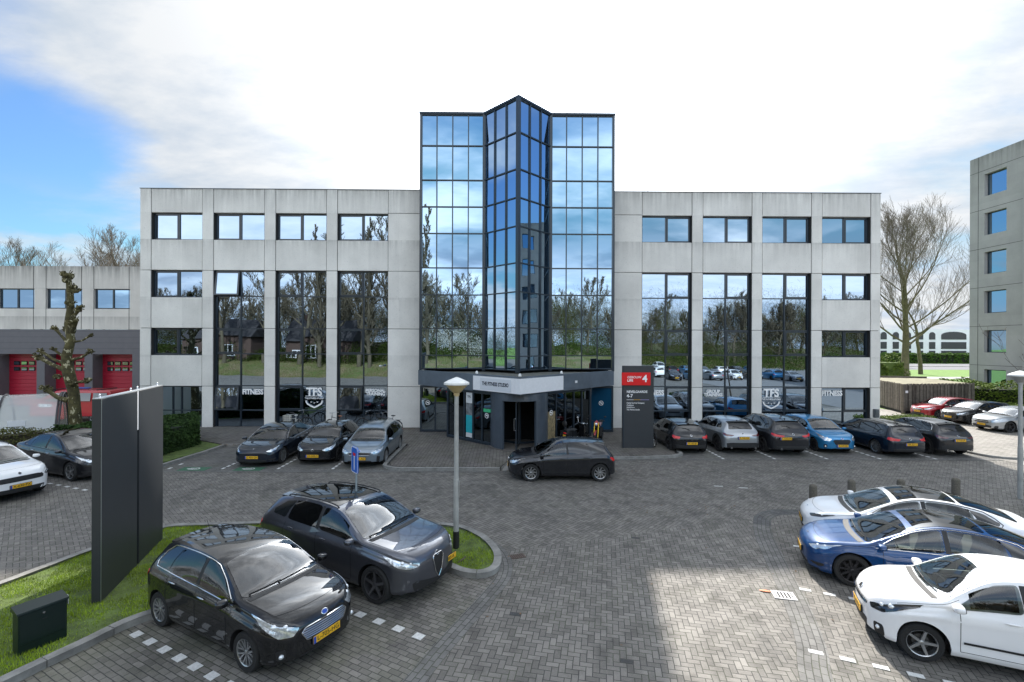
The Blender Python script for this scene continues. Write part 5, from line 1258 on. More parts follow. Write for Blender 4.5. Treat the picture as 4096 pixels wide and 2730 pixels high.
# scattered leaves and litter along the kerbs
def litter():
    rn=random.Random(9); V=[];F=[]
    for (x0,x1,y0,y1,n) in ((-14,-10.5,23.2,23.5,260),(-5,8,20.5,21.1,60),(-3,6,18.85,19.05,60),(-1,7,5,17,60),(-12,-9,14,18,30),(4,7.6,14,15,40),(-6.9,-5.3,27.4,28.1,200)):
        for _ in range(n):
            x=rn.uniform(x0,x1);y=rn.uniform(y0,y1);a=rn.uniform(0,6.3);s=rn.uniform(.015,.04);z=.016 if y<23 else .12; b=len(V)
            V+=[(x+s*math.cos(a),y+s*math.sin(a),z),(x-s*.5*math.sin(a),y+s*.5*math.cos(a),z+.006),(x-s*math.cos(a),y-s*math.sin(a),z+.003),(x+s*.5*math.sin(a),y-s*.5*math.cos(a),z)]; F.append((b,b+1,b+2,b+3))
    mb=MB(); mb.v=V;mb.f=F;mb.m=[0]*len(F); o=mb.build('leaf_litter',mat('dry_leaf',(.16,.09,.04),.8,noise=.4,nscale=9)); tag(o,'scattered brown leaves along the kerbs and paving','leaves',kind='stuff')
litter()
# ---------------------------------------------------------------- far white building with arches
def arches():
    WB=mat('white_render',(.88,.88,.88),.7,noise=.08,nscale=.3); DK=mat('dark_arcade',(.02,.022,.028),.2); o_=(110,150,0)
    r=empty('arched_building',o_,0,'distant white building with rows of arched dark windows behind the hedge','building')
    MB().box(78,190,150,165,0,10.2).build('wall',WB,r,org=o_)
    x=80
    while x<185:
        wide=x>138; wd=8.0 if wide else 1.9; 
        for (z0,z1,arch) in ((.8,3.4,0),(4.0,6.2,0),(7.0,8.4,1)):
            mb=MB()
            if arch:
                P=[(x,z0),(x+wd,z0),(x+wd,z1)]+[(x+wd/2+wd/2*math.cos(math.pi*k/10),z1+min(wd/2,1.1)*math.sin(math.pi*k/10)) for k in range(1,10)]+[(x,z1)]
                V=[(p[0],149.85,p[1]) for p in P]+[(p[0],150.02,p[1]) for p in P]; n=len(P); mb.add(V,[tuple(range(n))]+[(i,(i+1)%n,n+(i+1)%n,n+i) for i in range(n)])
            else: mb.box(x,x+wd,149.85,150.02,z0,z1)
            mb.build('window',DK,r,org=o_)
        x+=wd+(2.0 if not wide else 2.8)
arches()
q=empty('billboard',(81.5,131.5,0),0,'small white notice board with dark red posts by the far hedge','sign')
mb=MB(); mb.box(79.2,83.9,131.4,131.5,1.1,6.2); mb.build('board',WSIGN,q,org=(81.5,131.5,0)); mb=MB(); mb.box(78.9,79.18,131.35,131.6,0,6.4); mb.build('post',mat('dark_red_post',(.15,.01,.02),.5),q,org=(81.5,131.5,0)); mb=MB(); mb.box(83.92,84.2,131.35,131.6,0,6.4); mb.build('post',mat('dark_red_post2',(.15,.01,.02),.5),q,org=(81.5,131.5,0))
# ---------------------------------------------------------------- what stands behind the camera (seen in the glass)
def behind():
    rn=random.Random(77)
    def zb(x,y):
        q=0 if x<14 else min(33,(x-14)*3); d=-y-15-q; return 0 if d<0 else d*.28 if d<5 else 1.4+(d-5)*.10
    geos=[tree_geo(41,16,.30,14,8,5,2,.25,.85,minr=.03),tree_geo(42,13,.25,13,8,5,2,.15,1.0,minr=.03),tree_geo(43,22,.40,15,8,5,2,.28,.7,minr=.03),tree_geo(44,25,.3,34,7,5,2,.10,.30,.7,minr=.03)]
    def np_geo(g):
        V=[];F=[];o=0
        for mb in g: V+=mb.v; F+=[tuple(i+o for i in f) for f in mb.f if len(f)==4]; o+=len(mb.v)
        return np.array(V),np.array(F)
    G_=[np_geo(g) for g in geos]; VV=[];FF=[];off=0
    spots=[]
    for k in range(44):
        x=-70+k*3.6+rn.uniform(-1.5,1.5); y=-38+rn.uniform(-8,4)-(15 if x>10 else 0); spots.append((x,y,rn.choice((0,1)) ,rn.uniform(.75,1.1)))
    spots+=[(-24,-21,2,1.0),(-18.5,-22,2,1.1),(-28,-21,2,1.0),(-34,-22,2,.95),(-15,-26,2,.8),(-40,-22,0,1.1),(-12.8,-20,3,1.05),(-21.7,-19,3,1.0),(-30,-20,3,.95),(-46,-21,0,1.1)]
    for x,y,k,s in spots:
        V,F=G_[k]; a=rn.uniform(0,6.28); c,s_=math.cos(a)*s,math.sin(a)*s
        W=np.column_stack((V[:,0]*c-V[:,1]*s_+x,V[:,0]*s_+V[:,1]*c+y,V[:,2]*s+zb(x,y))); VV.append(W); FF.append(F+off); off+=len(V)
    me=bpy.data.meshes.new('woodland'); me.from_pydata(np.vstack(VV).tolist(),[],np.vstack(FF).tolist()); me.materials.append(mat('wood_bark',(.10,.085,.055),.9,noise=.3,nscale=.4))
    o=bpy.data.objects.new('woodland',me); link(o); tag(o,'leafless woodland behind the camera, mirrored in the windows','woodland',kind='stuff')
    # bank and undergrowth
    mb=MB()
    for _ in range(60000):
        x=rn.uniform(-80,60); y=-15-rn.random()**1.3*12-(0 if x<14 else min(33,(x-14)*3)); z=zb(x,y); s=rn.uniform(.08,.22); a=rn.uniform(-.6,.6); b=len(mb.v); mb.v+=[(x-.02,y,z),(x+.03,y,z),(x+a*s,y+rn.uniform(-.1,.1),z+s*1.3)]; mb.f.append((b,b+1,b+2)); mb.m.append(0)
    o=mb.build('bank_grass',leafmat('bank_tuft',(.17,.13,.07),(.07,.11,.02))); tag(o,'rough dry grass on the bank behind the camera, mirrored in the windows','grass',kind='stuff')
    BK=mat('rough_bank',(.13,.115,.06),.95,noise=.6,nscale=.9,bump=.8,bscale=3); g=NG(BK); ge=g.N.new('ShaderNodeNewGeometry'); g.L.new(g.mix(g.rng(g.noise(ge.outputs['Position'],.35,6,.7),.42,.58,0,1),(.17,.13,.075),(.075,.11,.022)),g.N['Principled BSDF'].inputs['Base Color'])
    V=[];F=[];nx=130
    for i in range(nx+1):
        x=-95+i*1.5
        for d in (-.2,2,5,14,40): y=-15-d-(0 if x<14 else min(33,(x-14)*3)); V.append((x,y,zb(x,y)-(.05 if d<0 else .04)+(.2*math.sin(x*.9)*math.sin(x*.37) if d>1 else 0)))
    for i in range(nx):
        for j in range(4): F.append((i*5+j,i*5+j+1,(i+1)*5+j+1,(i+1)*5+j))
    o=MB().add(V,F).build('grass_bank',BK,smooth=60); fixn2(o); o['kind']='structure'
    mb=MB()
    def tw(c,s1,s2):
        u=Vector((rn.uniform(-1,1),rn.uniform(-1,1),rn.uniform(-.6,1.4))).normalized()*s1; v=u.orthogonal().normalized()*s2; b=len(mb.v); mb.v+=[tuple(c-u),tuple(c+v),tuple(c+u)]; mb.f.append((b,b+1,b+2)); mb.m.append(0)
    for _ in range(1100):                                   # crowns of fine twigs
        x=rn.uniform(-90,100); y=(-44 if x<14 else -57)+rn.gauss(0,3.5); top=(13 if x>8 else 9.5)+2.5*math.sin(x*.37)+1.5*math.sin(x*1.1); h=rn.uniform(.5,1)**.7*rn.uniform(.2,1)*top; r_=rn.uniform(1.0,2.2); zz=zb(x,y)
        for _ in range(230): tw(Vector((x+rn.gauss(0,r_),y+rn.gauss(0,1.2),zz+max(.2,h+rn.gauss(0,r_*.9)))),rn.uniform(.35,1.1),.035)
    for _ in range(160):
        x=-100+rn.gauss(0,3); y=rn.uniform(-20,60); h=rn.uniform(2,9); r_=rn.uniform(1.2,2.6)
        for _ in range(250): tw(Vector((x+rn.gauss(0,1.2),y+rn.gauss(0,r_),max(.3,h+rn.gauss(0,r_*.8)))),rn.uniform(.25,.6),.055)
    TWG=leafmat('twig_haze',(.075,.065,.030),(.12,.13,.045)); o=mb.build('twig_thicket',TWG); tag(o,'brown green thicket of fine twigs behind the camera, mirrored in the windows','thicket',kind='stuff')
    mb=MB()
    for _ in range(60000):
        x=rn.uniform(-75,88); y=rn.gauss(-36,3)-(13 if x>14 else 0); h=rn.random()**1.8*(3.4+1.4*math.sin(x*.7)+1.0*math.sin(x*1.9)); c=Vector((x,y,zb(x,y)+h)); s=.12
        u=Vector((rn.uniform(-1,1),rn.uniform(-1,1),rn.uniform(-1,1))).normalized()*s; v=u.orthogonal().normalized()*s*.7; b=len(mb.v); mb.v+=[tuple(c-u),tuple(c-v),tuple(c+u),tuple(c+v)]; mb.f.append((b,b+1,b+2,b+3)); mb.m.append(0)
    for _ in range(26000):
        x=rn.uniform(-62,-8); y=rn.gauss(-25.5,1.2); h=rn.random()**1.3*(2.2+1.1*math.sin(x*.9)+.7*math.sin(x*2.3)); c=Vector((x,y,zb(x,y)+max(0,h))); s=.11
        u=Vector((rn.uniform(-1,1),rn.uniform(-1,1),rn.uniform(-1,1))).normalized()*s; v=u.orthogonal().normalized()*s*.7; b=len(mb.v); mb.v+=[tuple(c-u),tuple(c-v),tuple(c+u),tuple(c+v)]; mb.f.append((b,b+1,b+2,b+3)); mb.m.append(0)
    o=mb.build('undergrowth',leafmat('undergrowth_leaf',(.03,.045,.012),(.085,.13,.02))); tag(o,'spring undergrowth behind the camera, mirrored in the windows','undergrowth',kind='stuff')
    mb=MB()
    for _ in range(5000):
        cx,cy,cz=rn.choice(((-9,-32,5.5),(-13,-33,6.5),(-5,-34,5),(2,-36,5.5))); c=Vector((rn.gauss(cx,1.4),rn.gauss(cy,1),rn.gauss(cz,1.2))); s=.09
        u=Vector((rn.uniform(-1,1),rn.uniform(-1,1),rn.uniform(-1,1))).normalized()*s; v=u.orthogonal().normalized()*s; b=len(mb.v); mb.v+=[tuple(c-u),tuple(c-v),tuple(c+u),tuple(c+v)]; mb.f.append((b,b+1,b+2,b+3)); mb.m.append(0)
    o=mb.build('blossom',mat('white_blossom',(.6,.6,.55),.8)); tag(o,'white blossom behind the camera, mirrored in the tower glass','blossom',kind='stuff')
    # houses
    for i,(x,y,lb) in enumerate(((-33,-30,'dark roofed brick house behind the camera, nearer the street'),(-50,-29,'brick house with a dark roof behind the camera, at the end of the row'))):
        r=empty('brick_house',(x,y,1.5 if y<0 else 0),.05 if y<0 else -1.57,lb,'house'); BR=mat('house_brick',(.075,.048,.038),.9); RF=mat('house_roof',(.03,.028,.03),.8)
        MB().box(-6,6,-4,4,0,4.5).build('wall',BR,r); mb=MB(); mb.add([(-6.3,-4.4,4.4),(6.3,-4.4,4.4),(6.3,4.4,4.4),(-6.3,4.4,4.4),(-6.3,0,8),(6.3,0,8)],[(0,1,5,4),(2,3,4,5),(1,2,5),(3,0,4),(0,3,2,1)]); rf=mb.build('roof',RF,r)
        mb=MB(); mb.box(-4,-3.3,-.4,.4,7,8.8); mb.build('chimney',BR,rf)
        for xx in (-4,-.5,3):
            for zz in (1.2,): 
                mb=MB(); mb.box(xx-.9,xx+.9,4.0,4.06,zz-.1,zz+1.7); f=mb.build('window',WSIGN,r); mb=MB(); mb.box(xx-.7,xx-.06,4.061,4.08,zz+.05,zz+1.55); mb.box(xx+.06,xx+.7,4.061,4.08,zz+.05,zz+1.55); mb.build('pane',INNER,f)
    sheet('east_car_park',[(26.6,-52),(120,-52),(120,19.3),(26.6,19.3)],.002,mat('east_asphalt',(.20,.20,.20),.85,noise=.15,nscale=2))
    sheet('rear_car_park',[(14,-16.1),(26.5,-16.1),(26.5,-52),(25,-48)],.004,mat('rear_asphalt',(.14,.14,.145),.85,noise=.15,nscale=2))
    blank=[]
behind()
CP = dict(
    black=paint('paint_black',(.006,.0065,.008),.0,.4), darkblue=paint('paint_ink_blue',(.006,.011,.022),.1,.4), grey=paint('paint_grey',(.11,.115,.135),.75,.33),
    dgrey=paint('paint_dark_grey',(.022,.023,.027),.5,.35), silver=paint('paint_silver',(.40,.42,.44),.75,.35), silverblue=paint('paint_silver_blue',(.24,.29,.34),.7,.35), white=paint('paint_white',(.90,.90,.90),.0,.4),
    blue=paint('paint_blue',(.002,.042,.15),.15,.35), lblue=paint('paint_light_blue',(.03,.24,.50),.45,.35), red=paint('paint_red',(.30,.008,.015),.4,.3), redflat=mat('paint_fire_red',(.42,.012,.02),.35,coat=.6))
HL=[(.03,.50,.46),(.035,.78,.50),(.10,.93,.56),(.17,.95,.60),(.12,.90,.565),(.06,.82,.455),(.02,.60,.42)]
TL=[(1,.62,.60),(.975,.88,.62),(.94,.96,.64),(.93,.97,.60),(.97,.94,.52),(1,.70,.52)]
GR=[(-.42,.40),(.42,.40),(.46,.455),(-.46,.455)]
IN=[(-.55,.15),(.55,.15),(.62,.24),(.5,.27),(-.5,.27),(-.62,.24)]
def spec(base=None,**k):
    s=dict(SPEC[base]) if base else dict(type='hatch',L=4.05,W=1.75,H=1.47,wb=2.52,fo=.80,hl=HL,tl=TL,grille=GR,intake=IN,r=.31)
    s.update(k); return s
SPEC={}
SPEC['hatch']=spec(paint=CP['black'])
SPEC['fiesta_black']=spec(paint=CP['black'],L=4.04,W=1.735,H=1.48,wb=2.49,fo=.82,r=.305,plate='L-705-HG',pz=.285,pt=-.05,bz=.50,badge='oval',
    hl=[(.02,.50,.475),(.03,.72,.50),(.09,.90,.575),(.185,.955,.635),(.165,.975,.60),(.09,.97,.51),(.045,.88,.43),(.01,.66,.415)],lens=((0,.05),(.45,.042)),
    grille=[(-.50,.41),(-.40,.32),(.40,.32),(.50,.41),(.42,.455),(-.42,.455)],bars=5,grim=True,intake=[(-.56,.13),(.56,.13),(.50,.19),(-.50,.19)],
    fog=[(.04,.70,.20),(.03,.74,.30),(.05,.90,.29),(.05,.88,.19)],fogl=(.04,.80,.235),trim='loop',spokes=7,twin=True,rr=.68,rim=CM['alloy'],antenna=.80,antk='rod',handm=CM['chrome'])
SPEC['stelvio_grey']=spec(type='suv',paint=CP['grey'],L=4.69,W=1.90,H=1.67,wb=2.82,fo=.86,r=.365,sill=.25,tw=.235,plate='P-485-K',py=.40,pz=.33,bz=.50,badge='ring',
    hl=[(.03,.50,.47),(.03,.70,.50),(.08,.86,.545),(.145,.93,.585),(.13,.95,.56),(.07,.92,.475),(.03,.74,.445),(.02,.56,.445)],hlm=CM['lamp'],lens=((0,.05),(.5,.03)),
    grille=[(0,.22),(.10,.30),(.17,.46),(.13,.50),(-.13,.50),(-.17,.46),(-.10,.30)],grim=True,intake=[(-.70,.16),(.70,.16),(.78,.27),(.62,.30),(.25,.22),(-.25,.22),(-.62,.30),(-.78,.27)],
    spokes=5,twin=False,rr=.74,rim=mat('mid_alloy',(.16,.16,.17),rough=.3,metal=.8),clad=.0,rails=True,roofglass=(.47,.80),antenna=.83,antm=CP['grey'],trim=None,spoil=.14)
SPEC['stelvio_grey']['clad']=None
SPEC['tesla_blue']=spec(type='sedan',paint=CP['blue'],L=4.69,W=1.85,H=1.44,wb=2.875,fo=.84,r=.335,sill=.17,plate='K-214-TB',pz=.30,bz=.505,badge='tee',
    hl=[(.02,.56,.455),(.045,.76,.50),(.10,.88,.555),(.145,.93,.595),(.13,.94,.57),(.075,.93,.50),(.025,.78,.43)],grille=None,intake=[(-.60,.14),(.60,.14),(.66,.20),(.5,.22),(-.5,.22),(-.66,.20)],
    tl=[(1,.52,.60),(.975,.84,.63),(.93,.96,.645),(.935,.97,.60),(.975,.94,.56),(1,.60,.55)],win=dict(a0=.275,b=.50,c=.52,d=.70,e=.71,g=.80),trim='loop',
    seatm=CM['seatw'],swr=CM['glass_side'],spokes=10,rr=.72,rim=CM['dalloy'],roofglass=(.415,.655),ru=.93,rq0=.668,handm=CM['chrome'],fog=[(.04,.60,.17),(.04,.62,.24),(.07,.93,.25),(.07,.90,.21)])
SPEC['mazda_silver']=spec(type='suv',paint=CP['silver'],L=4.40,W=1.795,H=1.54,wb=2.655,fo=.90,r=.345,sill=.24,plate='R-740-GR',front=False,rpz=.50,rbz=.62,badge='ring',tlm=CM['redd'],
    tl=[(1,.45,.60),(.98,.80,.63),(.93,.97,.65),(.935,.975,.60),(.975,.92,.56),(1,.6,.565)],clad=.10,rb=[(-.86,.14),(.86,.14),(.93,.33),(.6,.36),(-.6,.36),(-.93,.33)],
    spokes=10,rim=CM['dalloy'],rr=.72,exh=(-.62,.62),antenna=.84,spoil=.14,spoilm=CM['plastic'])
SPEC['stelvio_rear']=spec('stelvio_grey',paint=CP['dgrey'],front=False,plate='R-334-HN',rpz=.50,rbz=.60,tl=[(1,.40,.585),(.985,.74,.61),(.94,.95,.64),(.935,.965,.60),(.97,.92,.555),(1,.55,.53)],exh=(-.6,.6),rails=True,roofglass=None,antm=CM['plastic'])
SPEC['tesla_white']=spec('tesla_blue',paint=CP['white'],plate='N-867-HR',handm=CP['white'],trim='loop',trimm=CM['plastic'],hlm=CM['lampd'],hl=[(.03,.52,.475),(.055,.72,.505),(.10,.88,.56),(.135,.93,.59),(.125,.94,.57),(.075,.90,.51),(.03,.66,.455)],drl=None)
SPEC['tesla_black']=spec('tesla_blue',seatm=CM['seat'],swr=CM['glass_dark'],paint=CP['darkblue'],plate='G-456-GH',rim=CM['alloy'],rgm=CM['glass'])
SPEC['modely']=spec('tesla_blue',seatm=CM['seat'],paint=CP['dgrey'],L=4.75,W=1.92,H=1.62,wb=2.89,fo=.87,r=.35,plate='J-902-KS',rim=CM['alloy'],spokes=5,trimm=CM['plastic'],pz=.31)
SPEC['picanto_white']=spec(paint=CP['white'],L=3.62,W=1.60,H=1.49,wb=2.40,fo=.69,r=.30,plate='TJ-618-X',pz=.30,bz=.505,badge='ring',rub=True,spokes=5,rr=.70,
    hl=[(.03,.54,.45),(.04,.74,.48),(.10,.90,.555),(.20,.955,.615),(.185,.965,.585),(.10,.95,.49),(.05,.85,.425),(.02,.62,.41)],hlm=CM['lampd'],lens=((0,.055),(.4,.04)),grille=[(-.48,.405),(.48,.405),(.50,.45),(-.50,.45)],bars=2,barm=CM['chrome'],
    intake=[(-.48,.13),(.48,.13),(.52,.26),(-.52,.26)],fog=[(.03,.70,.15),(.02,.70,.28),(.05,.86,.28),(.06,.86,.15)],fogl=(.035,.78,.235),handm=CP['white'])
SPEC['polo']=spec(paint=paint('paint_anthracite',(.012,.013,.017),.4,.35),L=4.07,W=1.75,H=1.46,wb=2.56,fo=.84,r=.325,rr=.68,spokes=9,twist=.5,trim=None,plate='S-352-VD',bz=.47,badge='ring',bars=2,spoil=.12)
SPEC['polo']['twist']=.5
SPEC['ibiza']=spec(paint=CP['black'],L=4.06,W=1.70,H=1.44,wb=2.47,fo=.83,plate='GS-568-D',pz=.28,bz=.44,badge='ring',rim=CM['dalloy'],
    hl=[(.02,.44,.44),(.03,.70,.50),(.09,.90,.56),(.15,.955,.60),(.12,.96,.55),(.05,.88,.45),(.015,.60,.41)],intake=[(-.62,.13),(.62,.13),(.70,.235),(-.70,.235)])
SPEC['ceed']=spec(type='wagon',paint=CP['silverblue'],L=4.60,W=1.80,H=1.42,wb=2.65,fo=.88,r=.325,plate='L-341-NZ',pz=.28,bz=.485,badge='oval',hl=[(.02,.48,.43),(.03,.72,.48),(.08,.90,.55),(.14,.955,.59),(.12,.96,.55),(.05,.90,.45),(.015,.64,.405)],
    grille=[(-.48,.375),(.48,.375),(.46,.44),(-.46,.44)],grim=True,intake=[(-.60,.12),(.60,.12),(.52,.22),(-.52,.22)],fog=[(.03,.74,.17),(.03,.76,.34),(.055,.90,.31),(.05,.88,.15)],spokes=10,rim=CM['alloy'])
SPEC['p208_rear']=spec(paint=CP['black'],L=4.06,W=1.745,H=1.43,wb=2.54,fo=.84,r=.33,plate='N-183-JR',front=False,rpz=.36,rbz=.60,badge='ring',tl=[(1,.60,.60),(.98,.84,.62),(.94,.955,.63),(.935,.965,.56),(.975,.92,.52),(1,.64,.52)],clad=.06,rim=CM['dalloy'],rb=[(-.8,.14),(.8,.14),(.90,.32),(.5,.30),(-.5,.30),(-.90,.32)],spoil=.13)
SPEC['fiesta_blue']=spec('fiesta_black',paint=CP['lblue'],plate='R-049-BS',rim=CM['dalloy'],trim=None,antenna=None,handm=CP['lblue'],grille=[(-.48,.42),(-.36,.30),(.36,.30),(.48,.42),(.40,.46),(-.40,.46)],bars=0,grm=CM['plastic'],grim=False,bz=.485,pz=.27)
SPEC['wagon']=spec(type='wagon',paint=CP['darkblue'],L=4.60,W=1.80,H=1.47,wb=2.73,fo=.86,r=.325,plate='HR-521-L',front=False,rpz=.42,rbz=.575,badge='ring',rails=True,spokes=7,twin=True,tl=[(1,.48,.60),(.985,.74,.61),(.94,.955,.63),(.93,.965,.54),(.975,.92,.52),(1,.56,.53)],antenna=.82)
SPEC['mazda_black']=spec('mazda_silver',paint=CP['dgrey'],plate='J-716-LP',trim='loop')
SPEC['corsa']=spec(paint=CP['red'],L=4.06,W=1.76,H=1.43,wb=2.54,fo=.80,plate='P-298-GB',bz=.44,badge='ring',grim=True,rim=CM['alloy'],mirm=CM['plastic'],hlm=CM['lamp'])
SPEC['p208']=spec('p208_rear',front=True,plate='S-120-LB',pz=.30,bz=.44,exh=None,rbz=None)
SPEC['p208']['rb']=IN and SPEC['p208_rear']['rb']
SPEC['merc']=spec(paint=CP['silver'],L=4.42,W=1.80,H=1.44,wb=2.73,fo=.87,r=.33,plate='T-254-NX',bz=.43,pz=.29,badge='ring',grille=[(-.46,.36),(.46,.36),(.42,.465),(-.42,.465)],bars=1,rim=CM['dalloy'],spokes=5,fog=[(.03,.66,.16),(.03,.72,.26),(.05,.90,.27),(.05,.88,.17)])
SPEC['enyaq']=spec(type='suv',paint=CP['white'],L=4.65,W=1.88,H=1.62,wb=2.77,fo=.88,r=.37,sill=.24,plate='X-030-PX',pz=.30,bz=.535,badge='ring',grille=[(-.66,.385),(.66,.385),(.72,.46),(.64,.485),(-.64,.485),(-.72,.46)],
    hl=[(.025,.72,.45),(.03,.78,.49),(.07,.90,.535),(.12,.95,.56),(.11,.955,.52),(.06,.92,.44),(.03,.82,.42)],hlm=CM['lampd'],intake=[(-.60,.14),(.60,.14),(.78,.26),(-.78,.26)],rails=True)
# ---------------------------------------------------------------- street lamps
POST=mat('lamp_post_grey',(.40,.40,.38),rough=.6,noise=.25,nscale=2.2,metal=.1); CAPW=mat('lamp_cap_white',(.78,.78,.75),.45,noise=.06); BOWL=mat('lamp_bowl_cream',(.52,.40,.20),.4,noise=.15); BOWL2=mat('lamp_bowl_grey',(.40,.40,.38),.35)
def street_lamp(loc,H,label,bowl,sleeve,s=1.0,spike=False):
    r=empty('street_lamp',loc,0,label,'street lamp')
    m=MB(); h=H-.42*s; m.tube([(0,0,.42 if sleeve else 0),(0,0,h*.45),(0,0,h*.451),(0,0,h)],[.068,.066,.058,.052],16); m.build('post',POST,r,smooth=60)
    if sleeve: m=MB(); m.lathe([(.076,0),(.076,.42),(.068,.425)],n=18); m.build('base_sleeve',CM['plastic'],r,smooth=40)
    m=MB(); m.box(-.004,.004,-.035,.035,0,.38); o=m.build('service_hatch',BOWL2,r); o.location=(.07,0,1.25)
    m=MB(); m.lathe([(.055,h-.05),(.075,h),(.07,h+.03),(.11*s,h+.06),(.29*s,h+.25*s)],n=28); m.build('lamp_bowl',bowl,r,smooth=40)
    m=MB(); m.lathe([(.30*s,h+.235*s),(.315*s,h+.25*s),(.31*s,h+.29*s),(.20*s,h+.35*s),(.08*s,h+.40*s),(.03*s,h+.42*s),(0,h+.425*s)],n=32); m.lathe([(.30*s,h+.236*s),(.05,h+.236*s)],n=28); m.build('lamp_cap',CAPW,r,smooth=35)
    return r
street_lamp((-1.23,11.68,.06),4.2,'grey lamp post with a white conical cap on the grass island before the entrance',BOWL,True)
street_lamp((17.06,15.59,0),4.25,'grey lamp post with a flat white cap at the right edge of the picture',BOWL2,False,1.02)
# ---------------------------------------------------------------- signs
PYL=mat('pylon_dark_grey',(.038,.042,.047),rough=.42,noise=.05,nscale=3); RED=mat('sign_red',(.72,.005,.008),.4)
r=empty('building_sign',(5.58,22.79,.1),0,'tall dark grey sign column with a red panel reading GEBOUW LIFE 4','sign')
m=MB(); m.rbox(0,1.5,0,.17,0,3.95,.006); m.build('column',PYL,r)
m=MB(); m.box(.02,.06,-.008,-.001,0,3.95); m.build('edge_strip',FRAME,r)
m=MB(); m.rbox(-.06,1.32,-.07,-.009,3.02,3.63,.004); m.build('red_panel',RED,r)
def st(txt,x,z,size,bold=.0,y=-.012,**k): place_text('sign_lettering',txt,LET,(x,y,z-.1),(math.pi/2,0,0),r,size=size,bold=bold,align='LEFT',**k)
st('GEBOUW',.20,3.50,.155,.008,-.074); st('LIFE',.20,3.345,.165,.022,-.074); st('4',.93,3.43,.46,.03,-.074)
st('NEVELGAARDE',.19,2.80,.158,.022,sx=.93); st('4-7',.19,2.60,.22,.022)
for t,z in (('Digital Survival Company',2.265),('OutSmart',2.155),('Skills2Care',2.05),('The Fitness Studio',1.94)): st(t,.19,z,.092,.014,sx=.92)
m=MB(); m.box(.19,.52,-.012,-.001,2.31,2.325); m.build('rule',LET,r); m=MB(); m.box(.52,.85,-.012,-.001,2.31,2.325); m.build('rule',CM['amber'],r); m=MB(); m.box(.85,1.27,-.012,-.001,2.31,2.325); m.build('rule',mat('rule_violet',(.45,.40,.75),.5),r)
# the edge-on pair of panels on the lawn
an=math.atan2(12.24-9.24,-8.78+7.81); Lp=math.hypot(.97,3.0)
r=empty('advertising_pylon',(-7.81,9.24,.06),an,'tall blank dark grey double panel seen from behind on the lawn at left','sign')
m=MB(); m.rbox(0,Lp*.515,0,.15,0,3.93,.004); m.build('panel',PYL,r); m=MB(); m.rbox(Lp*.545,Lp,0,.15,0,3.93,.004); m.build('panel',PYL,r)
m=MB(); m.box(Lp*.5155,Lp*.5445,.01,.14,3.05,3.93); m.build('white_infill',WSIGN,r); m=MB(); m.box(Lp*.5155,Lp*.5445,.05,.12,0,3.049); m.build('dark_infill',INNER,r)
m=MB(); m.box(.0,Lp,.005,.145,3.931,3.945); m.build('top_cap',mat('aluminium_edge',(.55,.57,.58),.35,metal=.6),r); m=MB(); m.box(-.003,.008,-.004,.0,0,3.93); m.build('edge_strip',mat('alu_strip',(.5,.55,.56),.3,metal=.7),r)
for x in (.12,Lp*.47,Lp*.58,Lp*.95):
    m=MB(); m.tube([(x+.03*math.cos(a),.075,3.985+.03*math.sin(a)) for a in [2*math.pi*k/12 for k in range(12)]],.008,6,closed=True); m.tube([(x,.075,3.94),(x,.075,3.96)],.012,8); m.build('lifting_eye',CM['chrome'],r,smooth=60)
# dead-end road sign
r=empty('dead_end_sign',(-3.48,11.05,.06),math.radians(-52),'blue dead end road sign on a thin pole behind the grey parked car','road sign')
m=MB(); m.tube([(0,0,0),(0,0,2.55)],.024,12); m.build('pole',mat('galvanised',(.35,.42,.46),.4,metal=.5),r,smooth=60)
BL=mat('sign_blue',(.01,.13,.60),.4)
P=rounded([(-.2,-.3),(.2,-.3),(.2,.3),(-.2,.3)],.14,3)
def plate3(P,y0,y1,z): 
    m=MB(); n=len(P); m.add([(p[0],y0,p[1]+z) for p in P]+[(p[0],y1,p[1]+z) for p in P],[tuple(range(n)),tuple(range(2*n-1,n-1,-1))]+[(i,n+i,n+(i+1)%n,(i+1)%n) for i in range(n)]); return m
o=plate3(P,-.045,-.026,2.33).build('sign_plate',BL,r); fixn(o)
m=plate3([(p[0]*.99,p[1]*.99) for p in P],-.0465,-.0455,2.33); w1=m.build('sign_border',LET,r); m=plate3([(p[0]*.90,p[1]*.93) for p in P],-.049,-.047,2.33); m.build('sign_face',BL,r)
m=MB(); m.box(-.022,.022,-.051,-.0495,2.10,2.42); m.build('road_symbol',LET,r); m=MB(); m.box(-.08,.08,-.051,-.0495,2.425,2.49); m.build('bar_symbol',RED,r)
# green distribution cabinet
GRN=mat('cabinet_green',(.005,.016,.014),rough=.38,noise=.1,nscale=3)
an=math.atan2(8.16-7.65,.29); r=empty('utility_cabinet',(-7.77,7.65,.06),an,'dark green utility cabinet with a sloping lid on the lawn at lower left','cabinet')
m=MB(); m.rbox(0,.60,0,.24,0,.66,.006); m.build('body',GRN,r); m=MB(); V=[(-.02,-.025,.66),(.62,-.025,.66),(.62,.265,.66),(-.02,.265,.66),(-.02,-.02,.69),(.62,-.02,.69),(.62,.26,.74),(-.02,.26,.74)]; m.hull(V); m.build('lid',GRN,r)
m=MB(); m.rbox(.015,.585,-.012,-.001,.17,.645,.004); d=m.build('door',GRN,r); m=MB(); m.lathe([(.016,-.03),(.016,-.012)],c=(.30,0,.58),n=14,axis='y'); m.lathe([(0,-.03),(.016,-.03)],c=(.30,0,.58),n=14,axis='y'); m.build('lock',CM['chrome'],d,smooth=40); m=MB(); m.rbox(.28,.35,-.02,-.0125,.47,.48,.002); m.build('handle',CM['plastic'],d)
m=MB(); m.box(.622,.626,.02,.12,.55,.70); m.build('notice_tag',WSIGN,r)
